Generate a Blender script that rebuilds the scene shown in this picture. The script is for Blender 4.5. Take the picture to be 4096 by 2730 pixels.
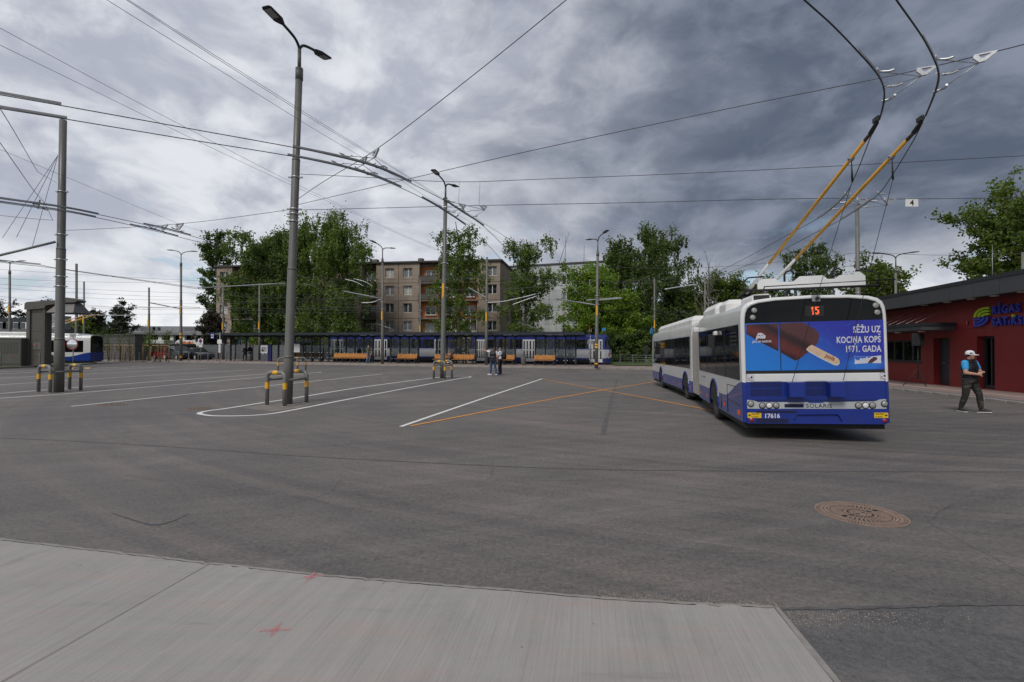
import bpy, bmesh, math, random
import numpy as np
from mathutils import Vector, Matrix

for o in list(bpy.data.objects):
    bpy.data.objects.remove(o, do_unlink=True)
SC = bpy.context.scene
COL = SC.collection
R = math.radians
random.seed(7)
RNG = np.random.default_rng(11)

# ------------------------------------------------------------------ camera
CAM_H, FPX = 1.75, 2048.0
PITCH, ROLL = R(0.755), R(0.30)
_f = Vector((0, math.cos(PITCH), math.sin(PITCH)))
_u = Vector((0, -math.sin(PITCH), math.cos(PITCH)))
_r = Vector((1, 0, 0))
CR = _r * math.cos(ROLL) + _u * math.sin(ROLL)
CU = _u * math.cos(ROLL) - _r * math.sin(ROLL)
CF = _f
CAM = Vector((0, 0, CAM_H))
cd = bpy.data.cameras.new('camera')
cd.sensor_width = 36.0
cd.lens = 18.0
cd.clip_start = 0.05
cd.clip_end = 3000
cam = bpy.data.objects.new('camera', cd)
COL.objects.link(cam)
m = Matrix((CR, CU, -CF)).transposed().to_4x4()
m.translation = CAM
cam.matrix_world = m
SC.camera = cam

# ------------------------------------------------------------------ sky
SUN_EL, SUN_AZ = R(48), R(205)      # azimuth clockwise from +Y: behind the camera, to its left
w = bpy.data.worlds.new('World')
SC.world = w
w.use_nodes = True
nt = w.node_tree
nt.nodes.clear()


def link(tree, a, b):
    tree.links.new(a, b)


def mth(tree, op, a, b=None, c=None, clamp=False):
    n = tree.nodes.new('ShaderNodeMath')
    n.operation = op
    n.use_clamp = clamp
    for i, x in enumerate((a, b, c)):
        if x is None:
            continue
        if isinstance(x, (int, float)):
            n.inputs[i].default_value = x
        else:
            tree.links.new(x, n.inputs[i])
    return n.outputs[0]


def mrange(tree, x, a, b, c=0.0, d=1.0, smooth=True):
    n = tree.nodes.new('ShaderNodeMapRange')
    n.interpolation_type = 'SMOOTHSTEP' if smooth else 'LINEAR'
    n.inputs[1].default_value = a
    n.inputs[2].default_value = b
    n.inputs[3].default_value = c
    n.inputs[4].default_value = d
    tree.links.new(x, n.inputs[0])
    return n.outputs[0]


def mixc(tree, fac, a, b, mode='MIX'):
    n = tree.nodes.new('ShaderNodeMix')
    n.data_type = 'RGBA'
    n.blend_type = mode
    n.clamp_result = False
    for sock, x in ((n.inputs[0], fac), (n.inputs[6], a), (n.inputs[7], b)):
        if isinstance(x, (int, float)):
            sock.default_value = x
        elif isinstance(x, (tuple, list)):
            sock.default_value = (*x, 1.0)[:4]
        else:
            tree.links.new(x, sock)
    return n.outputs[2]


def noise(tree, vec, scale, detail=4.0, rough=0.55, dist=0.0):
    n = tree.nodes.new('ShaderNodeTexNoise')
    n.inputs['Scale'].default_value = scale
    n.inputs['Detail'].default_value = detail
    n.inputs['Roughness'].default_value = rough
    n.inputs['Distortion'].default_value = dist
    if vec is not None:
        tree.links.new(vec, n.inputs['Vector'])
    return n.outputs[0]


def comb(tree, x, y, z):
    n = tree.nodes.new('ShaderNodeCombineXYZ')
    for i, v in enumerate((x, y, z)):
        if isinstance(v, (int, float)):
            n.inputs[i].default_value = v
        else:
            tree.links.new(v, n.inputs[i])
    return n.outputs[0]


def sep(tree, v):
    n = tree.nodes.new('ShaderNodeSeparateXYZ')
    tree.links.new(v, n.inputs[0])
    return n.outputs


def build_sky():
    t = nt
    tc = t.nodes.new('ShaderNodeTexCoord')
    x, y, z = sep(t, tc.outputs['Generated'])
    sky = t.nodes.new('ShaderNodeTexSky')
    sky.sky_type = 'NISHITA'
    sky.sun_disc = False
    sky.sun_elevation = SUN_EL
    sky.sun_rotation = SUN_AZ
    hv = comb(t, x, y, mth(t, 'MULTIPLY', z, 1.75))
    warp = t.nodes.new('ShaderNodeTexNoise')
    warp.inputs['Scale'].default_value = 2.2
    warp.inputs['Detail'].default_value = 4
    link(t, hv, warp.inputs['Vector'])
    wv = t.nodes.new('ShaderNodeVectorMath')
    wv.operation = 'MULTIPLY_ADD'
    link(t, warp.outputs[1], wv.inputs[0])
    wv.inputs[1].default_value = (0.34, 0.34, 0.22)
    link(t, hv, wv.inputs[2])
    v = wv.outputs[0]
    sh = t.nodes.new('ShaderNodeVectorMath')      # the same field a step towards the light: their difference shades the billows
    sh.inputs[1].default_value = (-0.035, -0.01, 0.06)
    link(t, v, sh.inputs[0])
    n1 = noise(t, v, 3.5, 10, 0.60, 0.1)
    rel = mth(t, 'SUBTRACT', noise(t, v, 5.2, 9, 0.57), noise(t, sh.outputs[0], 5.2, 9, 0.57))
    n3 = noise(t, hv, 1.3, 2, 0.5)
    dens = mth(t, 'ADD', mth(t, 'MULTIPLY', n1, 0.6), mth(t, 'MULTIPLY', noise(t, v, 8.5, 7, 0.55), 0.4))
    lum = mrange(t, mth(t, 'ADD', dens, mth(t, 'MULTIPLY', rel, 0.75)), 0.33, 0.68)
    # the rain cloud that hangs over the terminal building side of the sky
    edge = mth(t, 'ADD', mth(t, 'MULTIPLY', mth(t, 'SUBTRACT', n1, 0.5), 0.8), mth(t, 'MULTIPLY', mth(t, 'SUBTRACT', n3, 0.5), 0.5))
    side = mth(t, 'ADD', mth(t, 'ADD', mth(t, 'MULTIPLY', x, 0.95), mth(t, 'MULTIPLY', z, 0.45)), edge)
    rain = mth(t, 'MULTIPLY', mrange(t, side, -0.05, 0.62), mrange(t, mth(t, 'ADD', z, mth(t, 'MULTIPLY', edge, 0.40)), 0.05, 0.22))
    light = mixc(t, lum, (0.345, 0.37, 0.44), (0.615, 0.63, 0.67))
    dark = mixc(t, lum, (0.082, 0.104, 0.146), (0.195, 0.222, 0.282))
    cloud = mixc(t, rain, light, dark)
    # brighter, whiter broken cloud low over the horizon with blue showing through
    low = mrange(t, mth(t, 'ADD', z, mth(t, 'MULTIPLY', edge, 0.15)), 0.20, 0.03)
    n4 = noise(t, comb(t, x, y, mth(t, 'MULTIPLY', z, 3.2)), 5.5, 8, 0.58, 0.4)
    white = mixc(t, mrange(t, n4, 0.36, 0.60), (0.40, 0.45, 0.53), (0.78, 0.785, 0.79))
    cloud = mixc(t, mth(t, 'MULTIPLY', low, 0.85), cloud, white)
    gap = mth(t, 'MULTIPLY', mrange(t, n4, 0.43, 0.35), mrange(t, z, 0.26, 0.10))
    gap = mth(t, 'MULTIPLY', gap, 0.7)
    cl10 = mixc(t, 1.0, cloud, (10, 10, 10), 'MULTIPLY')
    col = mixc(t, gap, cl10, sky.outputs[0])
    bg = t.nodes.new('ShaderNodeBackground')
    bg.inputs['Strength'].default_value = 0.1
    link(t, col, bg.inputs['Color'])
    out = t.nodes.new('ShaderNodeOutputWorld')
    link(t, bg.outputs[0], out.inputs['Surface'])


build_sky()

# ------------------------------------------------------------------ sun behind thin cloud
sd = bpy.data.lights.new('sun', 'SUN')
sd.energy = 1.5
sd.angle = R(18)
sd.color = (1.0, 0.96, 0.90)
sun = bpy.data.objects.new('sun', sd)
COL.objects.link(sun)
sdir = Vector((math.sin(SUN_AZ) * math.cos(SUN_EL), math.cos(SUN_AZ) * math.cos(SUN_EL), math.sin(SUN_EL)))
sun.rotation_euler = sdir.to_track_quat('Z', 'Y').to_euler()

SC.view_settings.view_transform = 'Standard'
SC.view_settings.look = 'None'
SC.view_settings.exposure = 0.32
SC.view_settings.gamma = 1.0
SC.view_settings.use_curve_mapping = False
SC.render.engine = 'CYCLES'
SC.cycles.max_bounces = 6
SC.cycles.transparent_max_bounces = 12
SC.cycles.use_denoising = True
SC.cycles.caustics_reflective = False
SC.cycles.caustics_refractive = False

# ------------------------------------------------------------------ survey helpers


def gz(x, y):
    """height of the yard: flat, with a shallow drainage hollow along the terminal building"""
    return -0.2 * math.exp(-(((x - 15) / 11.0) ** 2 + ((y - 28) / 8.0) ** 2))


def ray(px, py):
    return CF + CR * ((px - 2048) / FPX) - CU * ((py - 1365) / FPX)


def G(px, py, z=0.0):
    d = ray(px, py)
    p = CAM + d * ((z - CAM_H) / d.z)
    return p


def GG(px, py, lift=0.0):
    p = G(px, py)
    for _ in range(4):
        p = G(px, py, gz(p.x, p.y))
    return Vector((p.x, p.y, gz(p.x, p.y) + lift))


def P(px, py, Y):
    d = ray(px, py)
    return CAM + d * (Y / d.y)


def Z(px, py, z):
    d = ray(px, py)
    return CAM + d * ((z - CAM_H) / d.z)


def PL(px, py, p0, n):
    d = ray(px, py)
    return CAM + d * ((Vector(p0) - CAM).dot(n) / d.dot(n))


# ------------------------------------------------------------------ object helpers
def tag(o, label=None, cat=None, group=None, kind=None):
    if label:
        o['label'] = label
    if cat:
        o['category'] = cat
    if group:
        o['group'] = group
    if kind:
        o['kind'] = kind
    return o


def empty(name, loc=(0, 0, 0), rz=0.0, label=None, cat=None, group=None, mat=None):
    o = bpy.data.objects.new(name, None)
    o.empty_display_size = 0.2
    COL.objects.link(o)
    if mat is not None:
        o.matrix_world = mat
    else:
        o.location = loc
        o.rotation_euler = (0, 0, rz)
    return tag(o, label, cat, group)


def obj_from(name, me, parent=None, loc=None, rot=None, mat=None):
    o = bpy.data.objects.new(name, me)
    COL.objects.link(o)
    if parent is not None:
        o.parent = parent
    if loc is not None:
        o.location = loc
    if rot is not None:
        o.rotation_euler = rot
    if mat is not None:
        if not me.materials:
            me.materials.append(mat)
    return o


def copy_tree(o, parent=None):
    c = o.copy()
    COL.objects.link(c)
    c.parent = parent
    for ch in list(o.children):
        copy_tree(ch, c)
    return c


class MB:
    def __init__(s):
        s.v, s.f, s.m, s.s = [], [], [], []

    def add(s, vs, fs, mi=0, smooth=False):
        b = len(s.v)
        s.v.extend([tuple(q) for q in vs])
        for f in fs:
            s.f.append([b + i for i in f])
            s.m.append(mi)
            s.s.append(smooth)
        return s

    def box(s, x0, x1, y0, y1, z0, z1, mi=0):
        vs = [(x0, y0, z0), (x1, y0, z0), (x1, y1, z0), (x0, y1, z0), (x0, y0, z1), (x1, y0, z1), (x1, y1, z1), (x0, y1, z1)]
        return s.add(vs, [(0, 3, 2, 1), (4, 5, 6, 7), (0, 1, 5, 4), (1, 2, 6, 5), (2, 3, 7, 6), (3, 0, 4, 7)], mi)

    def cbox(s, x0, x1, y0, y1, z0, z1, b=0.02, mi=0):
        """box with chamfered vertical and top edges"""
        def ring(z, i):
            return [(x0 + i, y0 + b + i * 0, z), (x0 + b, y0 + i, z), (x1 - b, y0 + i, z), (x1 - i, y0 + b, z), (x1 - i, y1 - b, z), (x1 - b, y1 - i, z), (x0 + b, y1 - i, z), (x0 + i, y1 - b, z)]
        return s.loft([ring(z0, 0), ring(z1 - b, 0), ring(z1, b * 0.8)], mi, True, True)

    def loft(s, rings, mi=0, closed=True, caps=False, smooth=False):
        b = len(s.v)
        n = len(rings[0])
        for rg in rings:
            s.v.extend([tuple(q) for q in rg])
        for k in range(len(rings) - 1):
            for i in range(n if closed else n - 1):
                j = (i + 1) % n
                s.f.append([b + k * n + i, b + k * n + j, b + (k + 1) * n + j, b + (k + 1) * n + i])
                s.m.append(mi)
                s.s.append(smooth)
        if caps:
            s.f.append([b + i for i in range(n)][::-1])
            s.f.append([b + (len(rings) - 1) * n + i for i in range(n)])
            s.m += [mi, mi]
            s.s += [False, False]
        return s

    def tube(s, pts, r, n=8, mi=0, caps=True, smooth=True):
        pts = [Vector(q) for q in pts]
        rs = r if isinstance(r, (list, tuple)) else [r] * len(pts)
        rings = []
        up = None
        for i, q in enumerate(pts):
            if i == 0:
                d = pts[1] - pts[0]
            elif i == len(pts) - 1:
                d = pts[-1] - pts[-2]
            else:
                d = (pts[i + 1] - q).normalized() + (q - pts[i - 1]).normalized()
            d = d.normalized() if d.length > 1e-9 else Vector((0, 0, 1))
            if up is None:
                up = Vector((0, 0, 1)) if abs(d.z) < 0.9 else Vector((1, 0, 0))
            a = (up - d * up.dot(d))
            a = a.normalized() if a.length > 1e-6 else d.orthogonal().normalized()
            c = d.cross(a)
            up = a
            rings.append([q + (a * math.cos(2 * math.pi * k / n) + c * math.sin(2 * math.pi * k / n)) * rs[i] for k in range(n)])
        return s.loft(rings, mi, True, caps, smooth)

    def prism(s, pts, vec, mi=0):
        pts = [Vector(q) for q in pts]
        vec = Vector(vec)
        n = len(pts)
        fs = [list(range(n))[::-1], list(range(n, 2 * n))]
        fs += [(i, (i + 1) % n, n + (i + 1) % n, n + i) for i in range(n)]
        return s.add(pts + [q + vec for q in pts], fs, mi)

    def bar(s, p, q, w, h, mi=0, up=(0, 0, 1)):
        p, q = Vector(p), Vector(q)
        d = (q - p).normalized()
        a = d.cross(Vector(up))
        a = a.normalized() if a.length > 1e-6 else d.orthogonal().normalized()
        c = a.cross(d)
        rg = lambda o: [o + a * w / 2 + c * h / 2, o - a * w / 2 + c * h / 2, o - a * w / 2 - c * h / 2, o + a * w / 2 - c * h / 2]
        return s.loft([rg(p), rg(q)], mi, True, True)

    def lathe(s, prof, n=16, mi=0, c=(0, 0, 0), smooth=True, caps=False):
        rings = [[(c[0] + r * math.cos(2 * math.pi * k / n), c[1] + r * math.sin(2 * math.pi * k / n), c[2] + z) for k in range(n)] for r, z in prof]
        return s.loft(rings, mi, True, caps, smooth)

    def ball(s, c, r, n=10, mi=0):
        rr = r if isinstance(r, (tuple, list)) else (r, r, r)
        rings = []
        for i in range(1, n // 2 + 1):
            th = math.pi * (i - 0.5) / (n // 2)
            rings.append([(c[0] + rr[0] * math.sin(th) * math.cos(2 * math.pi * k / n), c[1] + rr[1] * math.sin(th) * math.sin(2 * math.pi * k / n), c[2] + rr[2] * math.cos(th)) for k in range(n)])
        return s.loft(rings, mi, True, True, True)

    def wall(s, o, ud, vd, W, H, holes, depth=0.0, mi=0, nrm=None, mir=None, w0=0.0, h0=0.0):
        """flat sheet from o along ud, vd with rectangular holes (u0,u1,v0,v1) and reveals going depth along -nrm"""
        o, ud, vd = Vector(o), Vector(ud), Vector(vd)
        us = sorted({w0, W} | {x for h in holes for x in h[:2]})
        vs_ = sorted({h0, H} | {x for h in holes for x in h[2:4]})
        nn = Vector(nrm) if nrm is not None else ud.cross(vd).normalized()
        q = lambda u, v, d=0.0: o + ud * u + vd * v - nn * d
        for i in range(len(us) - 1):
            for j in range(len(vs_) - 1):
                cu, cv = (us[i] + us[i + 1]) / 2, (vs_[j] + vs_[j + 1]) / 2
                if any(h[0] < cu < h[1] and h[2] < cv < h[3] for h in holes):
                    continue
                s.add([q(us[i], vs_[j]), q(us[i + 1], vs_[j]), q(us[i + 1], vs_[j + 1]), q(us[i], vs_[j + 1])], [(0, 1, 2, 3)], mi)
        if depth:
            mr = mi if mir is None else mir
            for u0, u1, v0, v1 in holes:
                c = [(u0, v0), (u1, v0), (u1, v1), (u0, v1)]
                for k in range(4):
                    a, b = c[k], c[(k + 1) % 4]
                    s.add([q(*a), q(*a, depth), q(*b, depth), q(*b)], [(0, 1, 2, 3)], mr)
        return s

    def mesh(s, name, mats):
        me = bpy.data.meshes.new(name)
        me.from_pydata(s.v, [], s.f)
        for mm in (mats if isinstance(mats, (list, tuple)) else [mats]):
            me.materials.append(mm)
        me.polygons.foreach_set('material_index', s.m)
        me.polygons.foreach_set('use_smooth', s.s)
        me.update()
        return me

    def build(s, name, mats, parent=None, loc=None, rot=None):
        return obj_from(name, s.mesh(name, mats), parent, loc, rot)


def text_mesh(s, size, mat, extrude=0.0, bold=0.0, xs=1.0, shear=0.0, align='LEFT', spacing=1.0, name='lettering'):
    cu = bpy.data.curves.new('txt', 'FONT')
    cu.body = s
    cu.size = size
    cu.extrude = extrude
    cu.offset = bold
    cu.shear = shear
    cu.align_x = align
    cu.space_character = spacing
    cu.resolution_u = 3
    o = bpy.data.objects.new('txt', cu)
    COL.objects.link(o)
    dg = bpy.context.evaluated_depsgraph_get()
    me = bpy.data.meshes.new_from_object(o.evaluated_get(dg))
    bpy.data.objects.remove(o, do_unlink=True)
    bpy.data.curves.remove(cu)
    me.name = name
    if xs != 1.0:
        me.transform(Matrix.Diagonal((xs, 1, 1, 1)))
    me.materials.clear()
    me.materials.append(mat)
    return me


def frame(o, xd, yd):
    """matrix with origin o, local X along xd, local Y along yd"""
    xd = Vector(xd).normalized()
    zd = xd.cross(Vector(yd)).normalized()
    yd = zd.cross(xd)
    mm = Matrix((xd, yd, zd)).transposed().to_4x4()
    mm.translation = Vector(o)
    return mm


def put_text(s, size, mat, parent, mx, name='lettering', **kw):
    me = text_mesh(s, size, mat, name=name, **kw)
    me.transform(mx)
    return obj_from(name, me, parent)


# ------------------------------------------------------------------ materials
def new_mat(name):
    mm = bpy.data.materials.new(name)
    mm.use_nodes = True
    t = mm.node_tree
    b = t.nodes['Principled BSDF']
    return mm, t, b


def M_(name, col, rough=0.5, metal=0.0, var=0.12, vs=4.0, bump=0.0, bs=60.0, coat=0.0, spec=0.5, emit=None, es=0.0, detail=4.0, grime=0.0):
    mm, t, b = new_mat(name)
    tc = t.nodes.new('ShaderNodeTexCoord')
    v = tc.outputs['Object']
    c = None
    if var:
        n = noise(t, v, vs, detail, 0.6)
        k = mrange(t, n, 0.25, 0.75, 1 - var, 1 + var, False)
        c = mixc(t, 1.0, (*col,), comb(t, k, k, k), 'MULTIPLY')
        rr = mrange(t, n, 0.3, 0.7, max(0.0, rough - 0.06), min(1, rough + 0.06), False)
        link(t, rr, b.inputs['Roughness'])
    else:
        b.inputs['Roughness'].default_value = rough
    if grime:
        g = noise(t, v, 1.7, 7, 0.68)
        c = mixc(t, mth(t, 'MULTIPLY', mrange(t, g, 0.48, 0.78), grime), c if c is not None else (*col,), (0.10, 0.09, 0.075))
    if c is not None:
        link(t, c, b.inputs['Base Color'])
    else:
        b.inputs['Base Color'].default_value = (*col, 1)
    b.inputs['Metallic'].default_value = metal
    b.inputs['Specular IOR Level'].default_value = spec
    b.inputs['Coat Weight'].default_value = coat
    b.inputs['Coat Roughness'].default_value = 0.05
    if emit:
        b.inputs['Emission Color'].default_value = (*emit, 1)
        b.inputs['Emission Strength'].default_value = es
    if bump:
        bn = t.nodes.new('ShaderNodeBump')
        bn.inputs['Strength'].default_value = bump
        bn.inputs['Distance'].default_value = 0.02
        link(t, noise(t, v, bs, 6, 0.6), bn.inputs['Height'])
        link(t, bn.outputs[0], b.inputs['Normal'])
    return mm


def glass_mat(name, tint=(0.7, 0.75, 0.75), clear=0.6, rough=0.02):
    """window glass: mirror-like sheet that also lets light through"""
    mm, t, b = new_mat(name)
    b.inputs['Base Color'].default_value = (0.008, 0.010, 0.012, 1)
    b.inputs['Roughness'].default_value = rough
    b.inputs['Specular IOR Level'].default_value = 0.7
    tr = t.nodes.new('ShaderNodeBsdfTransparent')
    tr.inputs[0].default_value = (*tint, 1)
    mx = t.nodes.new('ShaderNodeMixShader')
    mx.inputs[0].default_value = clear
    link(t, b.outputs[0], mx.inputs[1])
    link(t, tr.outputs[0], mx.inputs[2])
    link(t, mx.outputs[0], t.nodes['Material Output'].inputs[0])
    return mm


M = {}
M['pole'] = M_('pole grey paint', (0.128, 0.125, 0.112), 0.42, 0.0, 0.10, 3, 0.05, 90, grime=0.25)
M['pole_far'] = M_('pole grey paint weathered', (0.14, 0.135, 0.12), 0.5, 0.0, 0.15, 2, grime=0.25)
M['hoop'] = M_('hoop grey paint', (0.185, 0.182, 0.166), 0.4, 0, 0.08, 6, grime=0.12)
M['lamp'] = M_('lamp housing', (0.022, 0.024, 0.027), 0.4, 0.2, 0.1)
M['lampglass'] = M_('lamp glass', (0.30, 0.31, 0.33), 0.15, 0, 0.05)
M['yellow'] = M_('signal yellow band', (0.82, 0.42, 0.012), 0.45, 0, 0.08, 8)
M['orange'] = M_('orange road paint', (0.80, 0.33, 0.035), 0.7, 0, 0.15, 14, grime=0.22)
M['white_line'] = M_('white road paint', (0.78, 0.765, 0.73), 0.7, 0, 0.14, 14, grime=0.25)
M['galv'] = M_('galvanised steel', (0.36, 0.37, 0.38), 0.42, 0.75, 0.15, 12)
M['rail'] = M_('grey aluminium rail', (0.24, 0.245, 0.25), 0.45, 0.2, 0.15, 8)
M['alu'] = M_('cast aluminium', (0.52, 0.53, 0.54), 0.4, 0.6, 0.12, 20)
M['wire'] = M_('wire', (0.045, 0.045, 0.05), 0.5, 0.5, 0.1)
M['wire_thin'] = M_('span wire', (0.09, 0.09, 0.10), 0.5, 0.4, 0.1)
M['black'] = M_('black rubber', (0.013, 0.013, 0.014), 0.6, 0, 0.2, 10)
M['tyre'] = M_('tyre', (0.022, 0.021, 0.020), 0.75, 0, 0.2, 10, 0.2, 40)
M['shelter'] = M_('shelter steel anthracite', (0.020, 0.025, 0.032), 0.45, 0.1, 0.1)
M['wood'] = M_('bench wood', (0.55, 0.25, 0.065), 0.5, 0, 0.25, 6)
M['stake'] = M_('pine stake', (0.28, 0.185, 0.10), 0.75, 0, 0.3, 8)
M['white'] = M_('white gloss paint', (0.78, 0.78, 0.76), 0.3, 0, 0.03, 2, coat=0.4)
M['white_matt'] = M_('white matt', (0.74, 0.74, 0.72), 0.6, 0, 0.06)
M['frame_white'] = M_('white window frame', (0.82, 0.82, 0.80), 0.45, 0, 0.06)
M['pane'] = M_('dark window pane', (0.018, 0.022, 0.026), 0.06, 0, 0.3, 0.8, spec=0.9)
M['curtain'] = M_('pane with net curtain', (0.20, 0.21, 0.23), 0.12, 0, 0.45, 2.5, spec=0.8)
M['glass'] = glass_mat('clear glass', (0.80, 0.84, 0.84), 0.72)
M['glass_tint'] = glass_mat('tinted glass', (0.35, 0.38, 0.38), 0.35)
M['red_lens'] = M_('red lens', (0.30, 0.008, 0.012), 0.2, 0, 0.1, coat=0.5)
M['orange_lens'] = M_('orange lens', (0.75, 0.12, 0.02), 0.25, 0, 0.1)
M['grey_lens'] = M_('lamp lens', (0.30, 0.30, 0.28), 0.18, 0, 0.12, 30, coat=0.6)
M['silver'] = M_('silver paint', (0.43, 0.455, 0.465), 0.35, 0.0, 0.06, coat=0.3)
M['led'] = M_('led digits', (0.6, 0.1, 0.02), 0.5, 0, 0, emit=(1.0, 0.11, 0.03), es=1.1)
M['dark'] = M_('dark interior', (0.016, 0.016, 0.018), 0.7, 0, 0.2)
M['chassis'] = M_('underbody', (0.02, 0.02, 0.02), 0.8, 0, 0.2)
# ================================================================== ground
def asphalt(name, base, warm, speck=1.0, seed=0.0, streak=1.0):
    mm, t, b = new_mat(name)
    tc = t.nodes.new('ShaderNodeTexCoord')
    v = tc.outputs['Object']
    x, y, z = sep(t, v)
    big = noise(t, comb(t, x, y, seed), 0.11, 6, 0.62, 0.4)
    mid = noise(t, comb(t, x, y, seed + 3), 0.75, 7, 0.66, 0.5)
    # tyre sweep: noise drawn out along wide turning circles and along the lanes
    cx, cy = mth(t, 'SUBTRACT', x, 14.0), mth(t, 'SUBTRACT', y, 34.0)
    rad = mth(t, 'SQRT', mth(t, 'ADD', mth(t, 'MULTIPLY', cx, cx), mth(t, 'MULTIPLY', cy, cy)))
    ang = mth(t, 'ARCTAN2', cy, cx)
    sw = noise(t, comb(t, mth(t, 'MULTIPLY', rad, 2.6), mth(t, 'MULTIPLY', ang, 3.0), seed), 1.0, 7, 0.7, 0.6)
    ln = mth(t, 'ADD', mth(t, 'MULTIPLY', y, 0.97), mth(t, 'MULTIPLY', x, -0.40))
    al = mth(t, 'ADD', mth(t, 'MULTIPLY', x, 0.97), mth(t, 'MULTIPLY', y, 0.40))
    lane = noise(t, comb(t, mth(t, 'MULTIPLY', ln, 2.4), mth(t, 'MULTIPLY', al, 0.16), seed + 7), 1.0, 7, 0.68, 0.4)
    k = mth(t, 'ADD', mth(t, 'MULTIPLY', mth(t, 'SUBTRACT', big, 0.5), 0.55), mth(t, 'MULTIPLY', mth(t, 'SUBTRACT', mid, 0.5), 0.45))
    k = mth(t, 'ADD', k, mth(t, 'MULTIPLY', mth(t, 'SUBTRACT', sw, 0.5), 0.62 * streak))
    k = mth(t, 'ADD', k, mth(t, 'MULTIPLY', mth(t, 'SUBTRACT', lane, 0.5), 0.7 * streak))
    fine = noise(t, v, 90.0, 3, 0.7)
    fin2 = noise(t, v, 23.0, 5, 0.75)
    k = mth(t, 'ADD', k, mth(t, 'MULTIPLY', mth(t, 'SUBTRACT', fine, 0.5), 1.5 * speck))
    k = mth(t, 'ADD', k, mth(t, 'MULTIPLY', mth(t, 'SUBTRACT', fin2, 0.5), 1.7 * speck))
    k = mth(t, 'ADD', k, mth(t, 'MULTIPLY', mth(t, 'SUBTRACT', noise(t, v, 8.0, 6, 0.7), 0.5), 0.45 * speck))
    k = mth(t, 'ADD', k, 1.0)
    col = mixc(t, mrange(t, mth(t, 'ADD', mth(t, 'MULTIPLY', big, 0.5), mth(t, 'MULTIPLY', sw, 0.5)), 0.40, 0.62), base, warm)
    col = mixc(t, 1.0, col, comb(t, k, k, k), 'MULTIPLY')
    # pale dust, worn in patches
    du = mth(t, 'MULTIPLY', mrange(t, mth(t, 'ADD', mid, mth(t, 'MULTIPLY', mth(t, 'SUBTRACT', lane, 0.5), 0.7)), 0.60, 0.80), 0.42)
    col = mixc(t, du, col, (0.235, 0.205, 0.18))
    # oil drips and hairline cracks
    vo = t.nodes.new('ShaderNodeTexVoronoi')
    vo.inputs['Scale'].default_value = 0.8
    link(t, mixc(t, 0.06, v, mid), vo.inputs['Vector'])
    oil = mth(t, 'MULTIPLY', mrange(t, vo.outputs['Distance'], 0.16, 0.05), mrange(t, noise(t, comb(t, x, y, seed + 11), 0.4, 4, 0.6), 0.50, 0.62))
    col = mixc(t, mth(t, 'MULTIPLY', oil, 0.42), col, (0.04, 0.038, 0.038))
    vc = t.nodes.new('ShaderNodeTexVoronoi')
    vc.feature = 'DISTANCE_TO_EDGE'
    vc.inputs['Scale'].default_value = 0.30
    wn_ = t.nodes.new('ShaderNodeTexNoise')
    wn_.inputs['Scale'].default_value = 1.4
    wn_.inputs['Detail'].default_value = 6
    link(t, v, wn_.inputs['Vector'])
    link(t, mixc(t, 0.16, v, wn_.outputs[1]), vc.inputs['Vector'])
    crk = mth(t, 'MULTIPLY', mrange(t, vc.outputs[0], 0.0045, 0.0012), mrange(t, noise(t, comb(t, x, y, seed + 21), 0.22, 3, 0.6), 0.52, 0.60))
    col = mixc(t, mth(t, 'MULTIPLY', crk, 0.32), col, (0.045, 0.043, 0.042))
    # light chips of stone
    vo = t.nodes.new('ShaderNodeTexVoronoi')
    vo.inputs['Scale'].default_value = 42
    link(t, v, vo.inputs['Vector'])
    chip = mth(t, 'MULTIPLY', mrange(t, vo.outputs['Distance'], 0.16, 0.08), mrange(t, noise(t, v, 3.0, 4, 0.6), 0.52, 0.66))
    col = mixc(t, mth(t, 'MULTIPLY', chip, 0.75 * speck), col, (0.40, 0.36, 0.32))
    link(t, col, b.inputs['Base Color'])
    rgh = mrange(t, sw, 0.35, 0.7, 0.62, 0.88, False)
    link(t, rgh, b.inputs['Roughness'])
    b.inputs['Specular IOR Level'].default_value = 0.35
    bn = t.nodes.new('ShaderNodeBump')
    bn.inputs['Strength'].default_value = 0.45
    bn.inputs['Distance'].default_value = 0.008
    link(t, mth(t, 'ADD', fine, mth(t, 'MULTIPLY', fin2, 0.8)), bn.inputs['Height'])
    link(t, bn.outputs[0], b.inputs['Normal'])
    return mm


M['asphalt'] = asphalt('yard asphalt', (0.130, 0.120, 0.114), (0.170, 0.148, 0.134))
M['asphalt_new'] = asphalt('newer asphalt', (0.102, 0.100, 0.102), (0.122, 0.114, 0.109), 0.85, 5.0, 0.5)
M['tar'] = M_('tar seal', (0.050, 0.050, 0.053), 0.55, 0, 0.35, 6, 0.2, 60)
M['tar_soft'] = M_('worn seam', (0.104, 0.099, 0.096), 0.75, 0, 0.4, 5, 0.2, 60)

# brushed concrete: fine grooves run along the slab joint
_ja, _jb = G(840, 2264), G(27, 2730)
JD = (_jb - _ja).normalized()


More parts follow.
